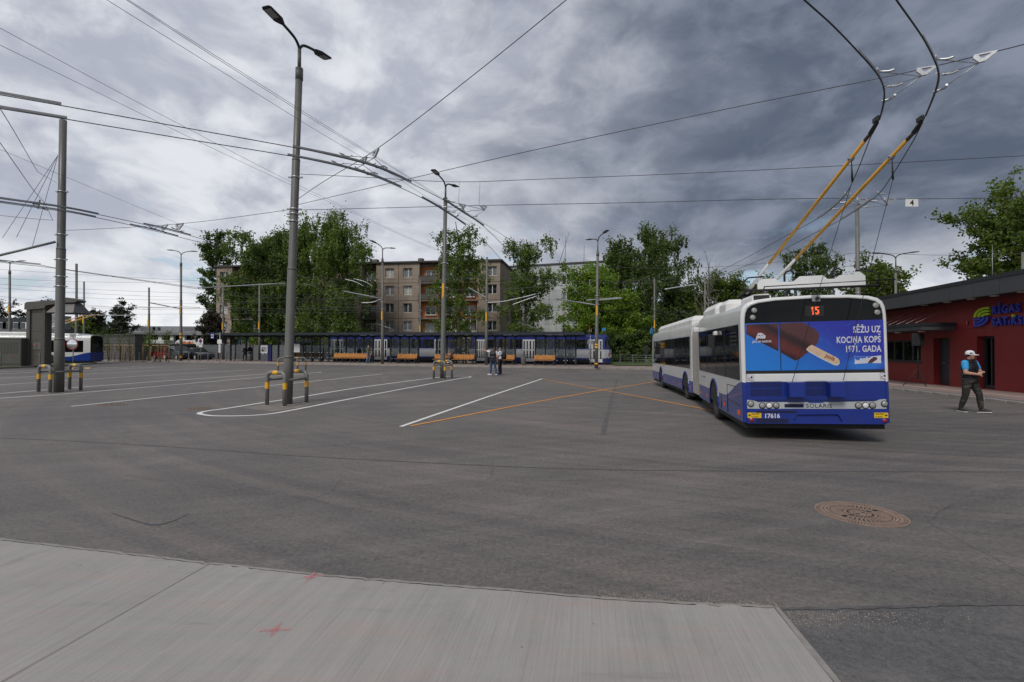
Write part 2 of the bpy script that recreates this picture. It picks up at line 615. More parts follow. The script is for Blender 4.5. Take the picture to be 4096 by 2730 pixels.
def concrete():
    mm, t, b = new_mat('brushed concrete')
    tc = t.nodes.new('ShaderNodeTexCoord')
    v = tc.outputs['Object']
    x, y, z = sep(t, v)
    u = mth(t, 'ADD', mth(t, 'MULTIPLY', x, JD.x), mth(t, 'MULTIPLY', y, JD.y))
    w_ = mth(t, 'ADD', mth(t, 'MULTIPLY', x, -JD.y), mth(t, 'MULTIPLY', y, JD.x))
    n1 = noise(t, comb(t, mth(t, 'MULTIPLY', w_, 60), mth(t, 'MULTIPLY', u, 1.1), 0), 1.0, 3, 0.6)
    n2 = noise(t, comb(t, mth(t, 'MULTIPLY', w_, 9), mth(t, 'MULTIPLY', u, 0.7), 4), 1.0, 6, 0.65, 0.3)
    n3 = noise(t, v, 0.9, 6, 0.6, 0.4)
    n4 = noise(t, comb(t, mth(t, 'MULTIPLY', x, 0.8), mth(t, 'MULTIPLY', y, 9), 2), 1.0, 6, 0.7)
    k = mth(t, 'ADD', mth(t, 'MULTIPLY', mth(t, 'SUBTRACT', n1, 0.5), 0.36), mth(t, 'MULTIPLY', mth(t, 'SUBTRACT', n2, 0.5), 0.4))
    k = mth(t, 'ADD', k, mth(t, 'MULTIPLY', mth(t, 'SUBTRACT', n3, 0.5), 0.45))
    k = mth(t, 'ADD', k, mth(t, 'MULTIPLY', mth(t, 'SUBTRACT', n4, 0.5), 0.25))
    k = mth(t, 'ADD', k, mth(t, 'MULTIPLY', mth(t, 'SUBTRACT', noise(t, v, 120, 2, 0.6), 0.5), 0.3))
    k = mth(t, 'ADD', k, 1.0)
    col = mixc(t, mrange(t, n4, 0.5, 0.72), (0.325, 0.302, 0.287), (0.328, 0.276, 0.244))
    col = mixc(t, 1.0, col, comb(t, k, k, k), 'MULTIPLY')
    vo = t.nodes.new('ShaderNodeTexVoronoi')
    vo.inputs['Scale'].default_value = 5
    link(t, v, vo.inputs['Vector'])
    col = mixc(t, mth(t, 'MULTIPLY', mrange(t, vo.outputs['Distance'], 0.055, 0.03), 0.7), col, (0.06, 0.055, 0.05))
    st_ = mth(t, 'MULTIPLY', mrange(t, noise(t, v, 1.6, 7, 0.65, 0.8), 0.56, 0.74), 0.38)
    col = mixc(t, st_, col, (0.155, 0.142, 0.132))
    sm_ = noise(t, comb(t, mth(t, 'MULTIPLY', x, 0.7), mth(t, 'MULTIPLY', y, 3.5), 8), 1.0, 6, 0.65, 0.5)
    col = mixc(t, mth(t, 'MULTIPLY', mrange(t, sm_, 0.60, 0.74), 0.35), col, (0.14, 0.135, 0.135))
    link(t, col, b.inputs['Base Color'])
    b.inputs['Roughness'].default_value = 0.8
    bn = t.nodes.new('ShaderNodeBump')
    bn.inputs['Strength'].default_value = 0.5
    bn.inputs['Distance'].default_value = 0.006
    link(t, n1, bn.inputs['Height'])
    link(t, bn.outputs[0], b.inputs['Normal'])
    return mm


M['concrete'] = concrete()
M['concrete_edge'] = M_('concrete edging', (0.27, 0.25, 0.23), 0.85, 0, 0.2, 8, 0.3, 60)
M['kerb'] = M_('kerb stone', (0.27, 0.245, 0.22), 0.85, 0, 0.22, 3, 0.25, 50, grime=0.3)
M['earth'] = M_('field', (0.075, 0.085, 0.035), 0.9, 0, 0.35, 0.2)
M['mulch'] = M_('dusty asphalt patch', (0.205, 0.182, 0.162), 0.9, 0, 0.3, 2.5, 0.2, 60)


def pavers(name, c1, c2, sx, sy, mortar=(0.13, 0.115, 0.105), rot=0.0):
    mm, t, b = new_mat(name)
    tc = t.nodes.new('ShaderNodeTexCoord')
    mp = t.nodes.new('ShaderNodeMapping')
    mp.inputs['Rotation'].default_value = (0, 0, rot)
    link(t, tc.outputs['Object'], mp.inputs[0])
    br = t.nodes.new('ShaderNodeTexBrick')
    br.inputs['Color1'].default_value = (*c1, 1)
    br.inputs['Color2'].default_value = (*c2, 1)
    br.inputs['Mortar'].default_value = (*mortar, 1)
    br.inputs['Scale'].default_value = 1.0
    br.inputs['Mortar Size'].default_value = 0.006
    br.inputs['Brick Width'].default_value = sx
    br.inputs['Row Height'].default_value = sy
    link(t, mp.outputs[0], br.inputs['Vector'])
    n = noise(t, tc.outputs['Object'], 1.3, 6, 0.65)
    k = mrange(t, n, 0.3, 0.7, 0.75, 1.2, False)
    link(t, mixc(t, 1.0, br.outputs[0], comb(t, k, k, k), 'MULTIPLY'), b.inputs['Base Color'])
    b.inputs['Roughness'].default_value = 0.85
    return mm


M['paver_red'] = pavers('reddish pavers', (0.33, 0.205, 0.165), (0.27, 0.19, 0.165), 0.2, 0.1)
M['paver_mix'] = pavers('mixed pavers', (0.34, 0.21, 0.16), (0.26, 0.245, 0.23), 0.4, 0.2)
M['cobble'] = pavers('grey cobbles', (0.20, 0.20, 0.205), (0.13, 0.13, 0.135), 0.1, 0.1, (0.06, 0.06, 0.06))
M['grass'] = M_('grass', (0.070, 0.105, 0.026), 0.9, 0, 0.4, 3)

# one sheet to the horizon
mb = MB()
mb.add([(-2500, -300, -0.42), (2500, -300, -0.42), (2500, 2600, -0.42), (-2500, 2600, -0.42)], [(0, 1, 2, 3)])
tag(mb.build('ground', M['earth']), kind='structure')

xs = [-160, -120, -80, -60, -45, -30, -20, -12] + [x * 1.0 for x in range(-8, 36)] + [40, 50, 70, 110]
ys = [-30, -12, 0, 6] + [y * 1.0 for y in range(8, 50)] + [56, 66, 90, 132]
mb = MB()
vs = [(x, y, gz(x, y)) for y in ys for x in xs]
nx = len(xs)
mb.add(vs, [(j * nx + i, j * nx + i + 1, (j + 1) * nx + i + 1, (j + 1) * nx + i) for j in range(len(ys) - 1) for i in range(nx - 1)], 0, True)
tag(mb.build('yard_road', M['asphalt']), kind='structure')


def spline(pts, n=8):
    pts = [Vector(p) for p in pts]
    out = []
    for i in range(len(pts) - 1):
        p0, p1, p2, p3 = pts[max(i - 1, 0)], pts[i], pts[i + 1], pts[min(i + 2, len(pts) - 1)]
        for k in range(n):
            t = k / n
            out.append(0.5 * ((2 * p1) + (p2 - p0) * t + (2 * p0 - 5 * p1 + 4 * p2 - p3) * t * t + (3 * p1 - p0 - 3 * p2 + p3) * t ** 3))
    out.append(pts[-1])
    return out


def ribbon(pts, width, lift, curve=False, wob=0.0):
    """flat painted strip on the yard"""
    pts = [Vector((p[0], p[1], 0)) for p in pts]
    if curve:
        pts = spline(pts, 10)
    dense = [pts[0]]
    for a, b in zip(pts, pts[1:]):
        n = max(1, int((b - a).length / 1.2))
        dense += [a.lerp(b, (k + 1) / n) for k in range(n)]
    mb = MB()
    ring = []
    for i, p in enumerate(dense):
        d = (dense[min(i + 1, len(dense) - 1)] - dense[max(i - 1, 0)]).normalized()
        nn = Vector((-d.y, d.x, 0))
        wd = width[0] + (width[1] - width[0]) * i / max(1, len(dense) - 1) if isinstance(width, tuple) else width
        wl = wd / 2 * (1 + random.uniform(-wob, wob))
        wr = wd / 2 * (1 + random.uniform(-wob, wob))
        a, b = p + nn * wl, p - nn * wr
        ring.append([(a.x, a.y, gz(a.x, a.y) + lift), (b.x, b.y, gz(b.x, b.y) + lift)])
    mb.loft(ring, 0, False)
    return mb


def marking(pts, width, mat, lift=0.006, curve=False, name='road_marking', wob=0.0):
    o = ribbon([GG(*p) for p in pts], width, lift, curve, wob).build(name, mat)
    return tag(o, kind='structure')


WL = M['white_line']
# long narrow pole island between the two near lamp posts
marking([(1882, 1510), (1871, 1507), (1800, 1507.5), (1733, 1513), (1450, 1550), (1166, 1595.5), (1061, 1611), (900, 1636), (845, 1643), (808, 1650), (797, 1655), (812, 1660), (860, 1665), (978, 1664.5), (1079, 1657), (1179, 1640), (1400, 1597), (1649, 1550), (1833, 1516.5), (1882, 1510)], 0.125, WL, 0.006, True, wob=0.03)
marking([(284, 1627), (1061, 1546), (1530, 1497)], 0.11, WL, wob=0.03)
marking([(-120, 1602), (0, 1595), (255, 1577.5), (600, 1549), (1061, 1508.6), (1275, 1491.5), (1286, 1490), (1256, 1489), (1115, 1493.5), (994, 1502), (637, 1526.5), (255, 1555), (0, 1575.6), (-120, 1584)], 0.12, WL, wob=0.03)
marking([(-100, 1547), (0, 1540.5), (529, 1507), (1013, 1480)], 0.11, WL)
marking([(-100, 1519), (0, 1514), (829, 1473.6)], 0.11, WL)
marking([(-100, 1500), (0, 1496.5), (650, 1469)], 0.11, WL)
marking([(-100, 1491.5), (0, 1488), (567, 1467)], 0.13, WL)
marking([(1603, 1708), (2169, 1516)], 0.105, WL, wob=0.05)
marking([(1640, 1706), (2411, 1561.5), (2640, 1523)], 0.085, M['orange'], 0.008, wob=0.05)
marking([(2172, 1517), (2500, 1578), (2855, 1645), (2960, 1664)], 0.085, M['orange'], 0.010, wob=0.05)
# tar-filled seams and a darker strip across the yard
marking([(2467, 1523), (2445, 1600), (2411, 1741)], 0.11, M['tar_soft'], 0.004, wob=0.25, name='seam_road_strip')
marking([(-60, 1751), (300, 1766), (700, 1790), (1150, 1822), (1567, 1845), (2000, 1866), (2437, 1880), (3000, 1886), (3500, 1888), (4200, 1889)], 0.035, M['tar_soft'], 0.004, True, 'seam_road_strip', 0.5)
marking([(3105, 2441), (3300, 2437), (3600, 2431), (3800, 2424), (4200, 2422)], 0.036, M['tar_soft'], 0.0085, True, 'seam_road_strip', 0.5)
marking([(450, 2055), (520, 2078), (590, 2098), (640, 2101)], (0.012, 0.035), M['tar'], 0.004, True, 'seam_road_strip', 0.5)
marking([(640, 2101), (700, 2082), (755, 2055)], (0.02, 0.008), M['tar_soft'], 0.0045, True, 'seam_road_strip', 0.5)

# darker asphalt panel beside the concrete apron
pp = [GG(3102, 2444), GG(3330, 2439), GG(3600, 2433), GG(3820, 2427), GG(4250, 2425), GG(5200, 3600), GG(3900, 3600), GG(3332, 2732)]
mb = MB()
mb.add([(p.x, p.y, 0.0045) for p in pp], [list(range(len(pp)))[::-1]])
tag(mb.build('patch_road', M['asphalt_new']), kind='structure')

# concrete apron in two slabs
EDGE = [(-500, 2106), (0, 2166), (408, 2213), (841, 2264)]
EDGE2 = [(841, 2264), (1292, 2312), (1600, 2337), (2000, 2369), (2400, 2404), (2775, 2427), (3099, 2440)]


def rag(pts):
    """chipped edge: the poured line broken into short uneven steps"""
    out = []
    for p, q in zip(pts, pts[1:]):
        n = max(1, int((q - p).length / 0.05))
        out += [p.lerp(q, k / n) + Vector((0, random.gauss(0, 0.0035) - (0.012 if random.random() < 0.03 else 0), 0)) * (k > 0) for k in range(n)]
    return out + [pts[-1]]


a = rag([G(*p) for p in EDGE])
ext = _jb + JD * 6.0
b = rag([G(*p) for p in EDGE2])
rd = (G(3330, 2730) - G(3099, 2440)).normalized()
gap = Vector((JD.y, -JD.x, 0)) * 0.0035
if gap.x < 0:
    gap = -gap


def slab(pts, name):
    pts = [Vector((p.x, p.y, 0)) for p in pts]
    c = sum(pts, Vector()) / len(pts)
    mb = MB()
    n = len(pts)
    inner = []
    for i, p in enumerate(pts):
        d0, d1 = (p - pts[i - 1]).normalized(), (pts[(i + 1) % n] - p).normalized()
        nn = Vector((-(d0 + d1).y, (d0 + d1).x, 0)).normalized()
        if nn.dot(c - p) < 0:
            nn = -nn
        inner.append(p + nn * 0.012)
    mb.loft([[(p.x, p.y, -0.1) for p in pts], [(p.x, p.y, 0.010) for p in pts], [(p.x, p.y, 0.016) for p in inner]])
    mb.f.append([2 * n + i for i in range(n)])
    mb.m.append(0)
    mb.s.append(False)
    return tag(mb.build(name, M['concrete']), kind='structure')


slab([p for p in a[:-1]] + [a[-1] - gap, ext - gap, Vector((-14, -6, 0)), Vector((-18, 2, 0))], 'concrete_pavement')
slab([b[0] + gap] + b[1:] + [b[-1] + rd * 7.5, ext + gap], 'concrete_pavement')
mb = MB()
mb.bar(_ja + Vector((0, 0, -0.017)), ext + Vector((0, 0, -0.017)), 0.014, 0.055)
tag(mb.build('joint_pavement_strip', M['concrete_edge']), kind='structure')
# thin raised edging poured along the slab
eo = [p + Vector((0, 0.022, 0)) for p in a + b[1:]]
mb = ribbon(eo, 0.03, 0.011, False, 0.3)
tag(mb.build('edging_pavement_strip', M['concrete_edge']), kind='structure')
ro = [b[-1] + rd * s_ + Vector((0.02, 0.01, 0)) for s_ in (0, 0.5, 1, 1.5, 2.2, 3.5)]
tag(ribbon(ro, 0.035, 0.0115, False, 0.3).build('edging_pavement_strip', M['concrete_edge']), kind='structure')

# sprayed pink survey crosses


def spray():
    mm, t, b = new_mat('pink spray paint')
    b.inputs['Base Color'].default_value = (0.68, 0.20, 0.20, 1)
    b.inputs['Roughness'].default_value = 0.85
    tc = t.nodes.new('ShaderNodeTexCoord')
    link(t, mrange(t, noise(t, tc.outputs['Object'], 55, 5, 0.7), 0.38, 0.66, 0.0, 0.75), b.inputs['Alpha'])
    return mm


M['pink'] = spray()


def cross(strokes, label):
    root = empty('survey_mark', G(*strokes[0][0]), 0, label, 'paint mark', 'pink survey crosses')
    for i, st in enumerate(strokes):
        pts = [G(*p) - root.location for p in st]
        dense = spline(pts, 8)
        mb = MB()
        ring = []
        for k, p in enumerate(dense):
            d = (dense[min(k + 1, len(dense) - 1)] - dense[max(k - 1, 0)]).normalized()
            nn = Vector((-d.y, d.x, 0))
            wv = 0.014 * math.sin(math.pi * (k + 1.2) / (len(dense) + 1.4)) * random.uniform(0.75, 1.25) + 0.003
            ring.append([(p + nn * wv) + Vector((0, 0, 0.0185 + 0.0015 * i)), (p - nn * wv) + Vector((0, 0, 0.0185 + 0.0015 * i))])
        mb.loft(ring, 0, False)
        mb.build('stroke', M['pink'], root)


cross([[(1128, 2502), (1100, 2530), (1082, 2562)], [(1035, 2537), (1100, 2533), (1158, 2531)]], 'pink spray-painted cross in the middle of the concrete slab')
cross([[(1258, 2296), (1246, 2316), (1220, 2341)], [(1207, 2319), (1250, 2317), (1298, 2313)]], 'pink spray-painted cross at the edge of the concrete slab')

# loose grit along the slab edge
vs_, fs_ = [], []
for k in range(1500):
    if k < 850:
        s_ = random.random()
        px = 2350 + s_ * 760
        py = 2404 + (px - 2400) * 0.052 - abs(random.gauss(0, 16)) - 4
    else:
        px = 3150 + abs(random.gauss(0, 330))
        py = 2452 + abs(random.gauss(0, 34))
    p = G(px, py)
    r_ = random.uniform(0.0015, 0.0045)
    zb = 0.006 if k >= 850 else 0.0
    bidx = len(vs_)
    a0 = random.random() * 6.28
    for q in range(4):
        vs_.append((p.x + r_ * math.cos(a0 + q * 1.57) * random.uniform(0.7, 1.4), p.y + r_ * math.sin(a0 + q * 1.57) * random.uniform(0.7, 1.4), zb))
    vs_.append((p.x, p.y, zb + r_ * 0.9))
    fs_ += [[bidx + q, bidx + (q + 1) % 4, bidx + 4] for q in range(4)]
mb = MB()
mb.add(vs_, fs_)
tag(mb.build('gravel', M_('grit', (0.30, 0.26, 0.215), 0.9, 0, 0.45, 60)), 'pale loose grit scattered along the concrete slab edge', 'gravel', kind='stuff')

# manhole covers
M['iron'] = M_('rusty iron', (0.262, 0.185, 0.142), 0.75, 0.0, 0.28, 9, 0.3, 80)
M['iron_dark'] = M_('dirty iron recess', (0.042, 0.036, 0.032), 0.9, 0, 0.2, 9)  # lid floor coloured much darker than the raised ribs


def manhole(p, r, label, detail=True, rot=0.0):
    root = empty('manhole_cover', (p.x, p.y, gz(p.x, p.y)), rot, label, 'manhole cover', 'round iron manhole covers')
    mb = MB()
    n = 64 if detail else 32
    mb.lathe([(r, 0.001), (r, 0.006), (r * 0.955, 0.007), (r * 0.95, 0.0045)], n, 0, smooth=False)
    mb.build('frame', M['iron'], root)
    mb = MB()
    mb.lathe([(r * 0.94, 0.0042), (0.0001, 0.0042)], n)
    lid = mb.build('lid', M['iron_dark'], root)
    mb = MB()
    zt, zb = 0.0085, 0.0042

    def seg(r0, r1, a0, a1, k=1):
        ring = []
        for i in range(k + 1):
            a_ = a0 + (a1 - a0) * i / k
            ca, sa = math.cos(a_), math.sin(a_)
            ring.append([(r0 * ca, r0 * sa, zb), (r0 * ca, r0 * sa, zt), (r1 * ca, r1 * sa, zt), (r1 * ca, r1 * sa, zb)])
        mb.loft(ring, 0, False)
        for rg in (ring[0], ring[-1]):
            mb.add(rg, [(0, 1, 2, 3)])
    if detail:
        for (r0, r1, cnt, fill) in ((0.90, 0.935, 96, 0.68), (0.80, 0.885, 84, 0.66), (0.66, 0.71, 76, 0.62), (0.48, 0.64, 40, 0.55), (0.385, 0.42, 44, 0.6), (0.30, 0.36, 26, 0.62), (0.20, 0.245, 20, 0.55)):
            for i in range(cnt):
                if 0.3 < (r0 + r1) / 2 < 0.62 and min((i / cnt) % 0.5, 0.5 - (i / cnt) % 0.5) < 0.022:
                    continue
                a0 = 2 * math.pi * i / cnt
                seg(r0 * r, r1 * r, a0, a0 + 2 * math.pi / cnt * fill)
        for (r0, r1) in ((0.725, 0.785), (0.435, 0.47), (0.155, 0.19)):
            seg(r0 * r, r1 * r, 0, 2 * math.pi, 64)
        seg(0.0, 0.13 * r, 0.3, 2.6, 8)
        seg(0.0, 0.13 * r, 3.6, 5.6, 8)
    else:
        for (r0, r1) in ((0.80, 0.9), (0.6, 0.7), (0.4, 0.5), (0.15, 0.3)):
            for i in range(24):
                a0 = 2 * math.pi * i / 24
                seg(r0 * r, r1 * r, a0, a0 + 2 * math.pi / 24 * 0.6)
    o = mb.build('ribs', M['iron'], lid)
    o['kind'] = 'stuff'
    if detail:
        for sx in (-1, 1):
            mb = MB()
            mb.prism([(sx * r * 0.56 + a_, b_, 0.0088) for a_, b_ in ((-0.03, 0), (0, 0.022), (0.03, 0), (0, -0.022))], (0, 0, 0.0008))
            mb.build('lifting_slot', M['black'], lid)


manhole(G(3441, 2056), 0.425, 'rusty patterned manhole cover on bare asphalt near the trolleybus', True, 0.35)
manhole(G(447, 1619.5), 0.40, 'manhole cover lying by a thin white lane line end', False)
manhole(G(795, 1635.5), 0.34, 'small manhole cover at the rounded tip of the painted island', False)

# dusty patches round the lamp post feet
for pts in ([(1020, 1640), (1090, 1648), (1200, 1632), (1290, 1605), (1180, 1606), (1080, 1618), (960, 1632)], ):
    q = [GG(*p) for p in pts]
    mb = MB()
    mb.add([(p.x, p.y, 0.0035) for p in q], [list(range(len(q)))])
    tag(mb.build('patch_road', M['mulch']), kind='structure')

# ------------------------------------------------------------------ far platform pavement
KS = -0.267                       # slope of the far kerb line


def kerb_y(x):
    return 44.7 + KS * x


KX0, KX1, KZ = -58.0, 46.0, 0.15
mb = MB()
mb.add([(KX0, kerb_y(KX0) + 0.14, KZ), (KX1, kerb_y(KX1) + 0.14, KZ), (KX1, 75, KZ), (KX0, 75, KZ)], [(0, 1, 2, 3)])
tag(mb.build('platform_pavement', M['paver_mix']), kind='structure')
ke = empty('platform_kerb', (0, 0, 0))
tag(ke, kind='structure')
kd = Vector((1, KS, 0)).normalized()
ang = math.atan2(KS, 1)
mb = MB()
mb.cbox(-0.495, 0.495, -0.10, 0.14, -0.3, KZ + 0.004, 0.02)
km = mb.mesh('kerb_stone', M['kerb'])
p0 = Vector((KX0, kerb_y(KX0), 0))
for i in range(int((KX1 - KX0) / kd.x)):
    c = p0 + kd * (i + 0.5)
    obj_from('kerb_stone', km, ke, (c.x, c.y, random.uniform(-0.006, 0.004)), (0, 0, ang))
# pale concrete gutter strip in front of the kerb
g0, g1 = -30.0, 3.4
mb = MB()
pts = []
for k in range(18):
    x = g0 + (g1 - g0) * k / 17
    y = kerb_y(x)
    pts.append([(x, y - 0.11, gz(x, y) + 0.012), (x - 0.12, y - 0.62, gz(x, y) + 0.012)])
mb.loft(pts, 0, False)
tag(mb.build('gutter_road_strip', M['concrete_edge']), kind='structure')

# lawn behind the platform with trees
mb = MB()
mb.add([(9.5, 47.2, 0.21), (60, 34, 0.21), (60, 120, 0.21), (9.5, 120, 0.21)], [(0, 1, 2, 3)])
tag(mb.build('lawn', M['grass']), kind='structure')
mb = MB()
mb.add([(-75, 66.5, 0.19), (9.4, 66.5, 0.19), (9.4, 120, 0.19), (-75, 120, 0.19)], [(0, 1, 2, 3)])
tag(mb.build('lawn', M['grass']), kind='structure')

# ------------------------------------------------------------------ pavement along the terminal building
WD = Vector((0.189, 0.982, 0)).normalized()      # direction of the kerb and wall, going away
WN = Vector((-WD.y, WD.x, 0))                    # towards the yard


def tk(s, off=0.0):
    """point on the terminal kerb line, s metres along, off metres behind it"""
    return Vector((16.1, 15.9, 0)) + WD * s - WN * off


rings = []
for s_ in [x * 1.0 for x in range(-8, 26)]:
    row = []
    for off in (0.14, 0.16, 0.55, 0.56, 1.45, 1.46, 1.62, 1.63, 7.0):
        p = tk(s_, off)
        row.append((p.x, p.y, gz(p.x, p.y) + 0.125 + off * 0.012))
    rings.append(row)
mb = MB()
nb = len(rings[0])
base = 0
for i in range(len(rings) - 1):
    for j in range(nb - 1):
        mi = 0 if j in (1,) else (1 if j != 5 else 2)
        mb.add([rings[i][j], rings[i][j + 1], rings[i + 1][j + 1], rings[i + 1][j]], [(3, 2, 1, 0)], mi)
tag(mb.build('terminal_pavement', [M['cobble'], pavers('pink pavers', (0.30, 0.195, 0.165), (0.26, 0.19, 0.17), 0.2, 0.1, rot=1.38), M_('pale paver row', (0.42, 0.39, 0.35), 0.8, 0, 0.15, 6)]), kind='structure')
ke = empty('terminal_kerb', (0, 0, 0))
tag(ke, kind='structure')
mb = MB()
mb.cbox(-0.494, 0.494, -0.10, 0.05, -0.3, 0.13, 0.02)
km = mb.mesh('kerb_stone', M['kerb'])
for s_ in range(-8, 25):
    c = tk(s_ + 0.5, 0.10)
    obj_from('kerb_stone', km, ke, (c.x, c.y, gz(c.x, c.y)), (0, 0, math.atan2(WD.y, WD.x) + math.pi))
# ================================================================== buildings
UP = Vector((0, 0, 1))


def pebble(name, col, col2, sc=14.0):
    mm, t, b = new_mat(name)
    tc = t.nodes.new('ShaderNodeTexCoord')
    v = tc.outputs['Object']
    n1 = noise(t, v, sc, 6, 0.8)
    n2 = noise(t, v, 0.5, 6, 0.65, 0.5)
    x, y, z = sep(t, v)
    n3 = noise(t, comb(t, mth(t, 'MULTIPLY', x, 1.5), mth(t, 'MULTIPLY', y, 1.5), mth(t, 'MULTIPLY', z, 0.12)), 1.2, 6, 0.6)
    c = mixc(t, mrange(t, n1, 0.35, 0.65), col, col2)
    k = mth(t, 'ADD', mrange(t, n2, 0.3, 0.7, 0.72, 1.12, False), mth(t, 'MULTIPLY', mth(t, 'SUBTRACT', n3, 0.5), 0.5))
    link(t, mixc(t, 1.0, c, comb(t, k, k, k), 'MULTIPLY'), b.inputs['Base Color'])
    b.inputs['Roughness'].default_value = 0.9
    return mm


M['pebble'] = pebble('pebbledash', (0.275, 0.212, 0.164), (0.39, 0.32, 0.262))
M['grout'] = M_('pale joint filler', (0.33, 0.32, 0.30), 0.9, 0, 0.25, 3)
M['panel_grey'] = pebble('pale grey panels', (0.44, 0.46, 0.465), (0.53, 0.55, 0.555), 9.0)
M['roof_dark'] = M_('roof edge', (0.06, 0.058, 0.058), 0.7, 0, 0.25, 3)
M['balc'] = M_('balcony concrete', (0.16, 0.145, 0.125), 0.9, 0, 0.3, 2, grime=0.5)
M['balc_rail'] = M_('balcony railing', (0.05, 0.055, 0.06), 0.6, 0, 0.3)
M['balc_teal'] = M_('teal loggia wall', (0.16, 0.34, 0.32), 0.8, 0, 0.2)
M['balc_orange'] = M_('orange loggia wall', (0.62, 0.20, 0.055), 0.8, 0, 0.12)
M['balc_peach'] = M_('peach loggia wall', (0.46, 0.28, 0.12), 0.8, 0, 0.15)
M['balc_brown'] = M_('brown loggia panel', (0.085, 0.058, 0.042), 0.8, 0, 0.3)

# -------- brown apartment block
FA = P(862, 1390, 82.5)
FB = P(2001, 1390, 75.0)
FA.z = FB.z = 0
FD = (FB - FA).normalized()
FN = Vector((FD.y, -FD.x, 0))            # out of the facade, towards the yard
FW = (FB - FA).length
FLOORS = [0.75 + 2.68 * k for k in range(6)]


def fu(px):
    p = PL(px, 1200, FA, FN)
    return (p - FA).dot(FD)


apt = empty('apartment_building', FA, math.atan2(FD.y, FD.x), 'brown pebbledash five-storey apartment block behind the birches', 'building')
# local frame: x along the facade, -y out towards the yard, z up
win_w, win_h = 1.42, 1.42


def win_meshes(tag_, w, h, fr, panes):
    mb = MB()
    t = 0.07
    mb.box(-w / 2, w / 2, -0.04, 0.04, 0, t)
    mb.box(-w / 2, w / 2, -0.04, 0.04, h - t, h)
    mb.box(-w / 2, -w / 2 + t, -0.04, 0.04, t, h - t)
    mb.box(w / 2 - t, w / 2, -0.04, 0.04, t, h - t)
    mb.box(-0.05, 0.05, -0.045, 0.035, t, h - t)
    mb.box(-w / 2 - 0.05, w / 2 + 0.05, -0.22, -0.02, -0.06, -0.02)
    fm = mb.mesh('window', fr)
    pm = []
    for mt in panes:
        mb = MB()
        for s in (-1, 1):
            x0, x1 = sorted((s * 0.05, s * (w / 2 - t)))
            mb.add([(x0, 0.01, t), (x1, 0.01, t), (x1, 0.01, h - t), (x0, 0.01, h - t)], [(0, 1, 2, 3)])
        pm.append(mb.mesh('pane', mt))
    return fm, pm


FM, PMS = win_meshes('apt', win_w, win_h, M['frame_white'], [M['pane'], M['curtain'], M_('pane with pale blind', (0.42, 0.42, 0.40), 0.2, 0, 0.35, 1.5, spec=0.7)])


def window(parent, x, y, z, sx=1.0, rot=0.0):
    o = obj_from('window', FM, parent, (x, y, z), (0, 0, rot))
    o.scale.x = sx
    p = obj_from('pane', random.choice(PMS + PMS[:2]), o)
    return o


solid = [(862, 925, [895]), (1130, 1443, [1183, 1250, 1322, 1392]), (1507, 1674, [1557, 1630]), (1912, 2001, [1968])]
logg = [(925, 1130, 3), (1443, 1507, 1), (1674, 1756, 1), (1756, 1912, 2)]
# backing wall slightly behind the panels
mb = MB()
zt = FLOORS[5] + 0.35
mb.box(0.05, FW - 0.05, 1.25, 12.0, 0, zt - 0.02)
mb.build('core_wall', M['pebble'], apt)
for (p0, p1, cols) in solid:
    u0, u1 = max(0, fu(p0)), min(FW, fu(p1))
    cu = [fu(c) for c in cols]
    mb = MB()
    mb.box(u0 + 0.02, u1 - 0.02, 0.42, 1.24, 0.3, zt - 0.1)
    mb.build('wall', M['grout'], apt)
    # panels: one per floor and window bay
    edges = [u0] + [(a + b) / 2 for a, b in zip(cu, cu[1:])] + [u1]
    for k in range(5):
        z0, z1 = FLOORS[k], FLOORS[k + 1]
        if k == 0:
            z0 = 0.2
        if k == 4:
            z1 = zt
        for c, e0, e1 in zip(cu, edges, edges[1:]):
            wz = FLOORS[k] + 0.86
            mb = MB()
            g = 0.03
            mb.wall((e0 + g, 0, z0 + g), (1, 0, 0), (0, 0, 1), e1 - e0 - 2 * g, z1 - z0 - 2 * g, [(c - e0 - g - win_w / 2, c - e0 - g + win_w / 2, wz - z0 - g, wz - z0 - g + win_h)], 0.40, 0, (0, -1, 0))
            mb.wall((e0 + g, 0.0, z0 + g), (0, 1, 0), (0, 0, 1), 0.4, z1 - z0 - 2 * g, [])
            mb.wall((e1 - g, 0.0, z0 + g), (0, 1, 0), (0, 0, 1), 0.4, z1 - z0 - 2 * g, [])
            mb.build('wall_panel', M['pebble'], apt)
            window(apt, c, 0.30, wz)
lw = {0: [M['balc_teal'], M['balc_brown'], M['balc_peach']], 1: [M['balc'], M['balc_peach'], M['balc']], 2: [M['balc_peach'], M['balc_orange'], M['balc_orange']], 3: [M['balc_peach'], M['balc_orange'], M['balc_peach']]}
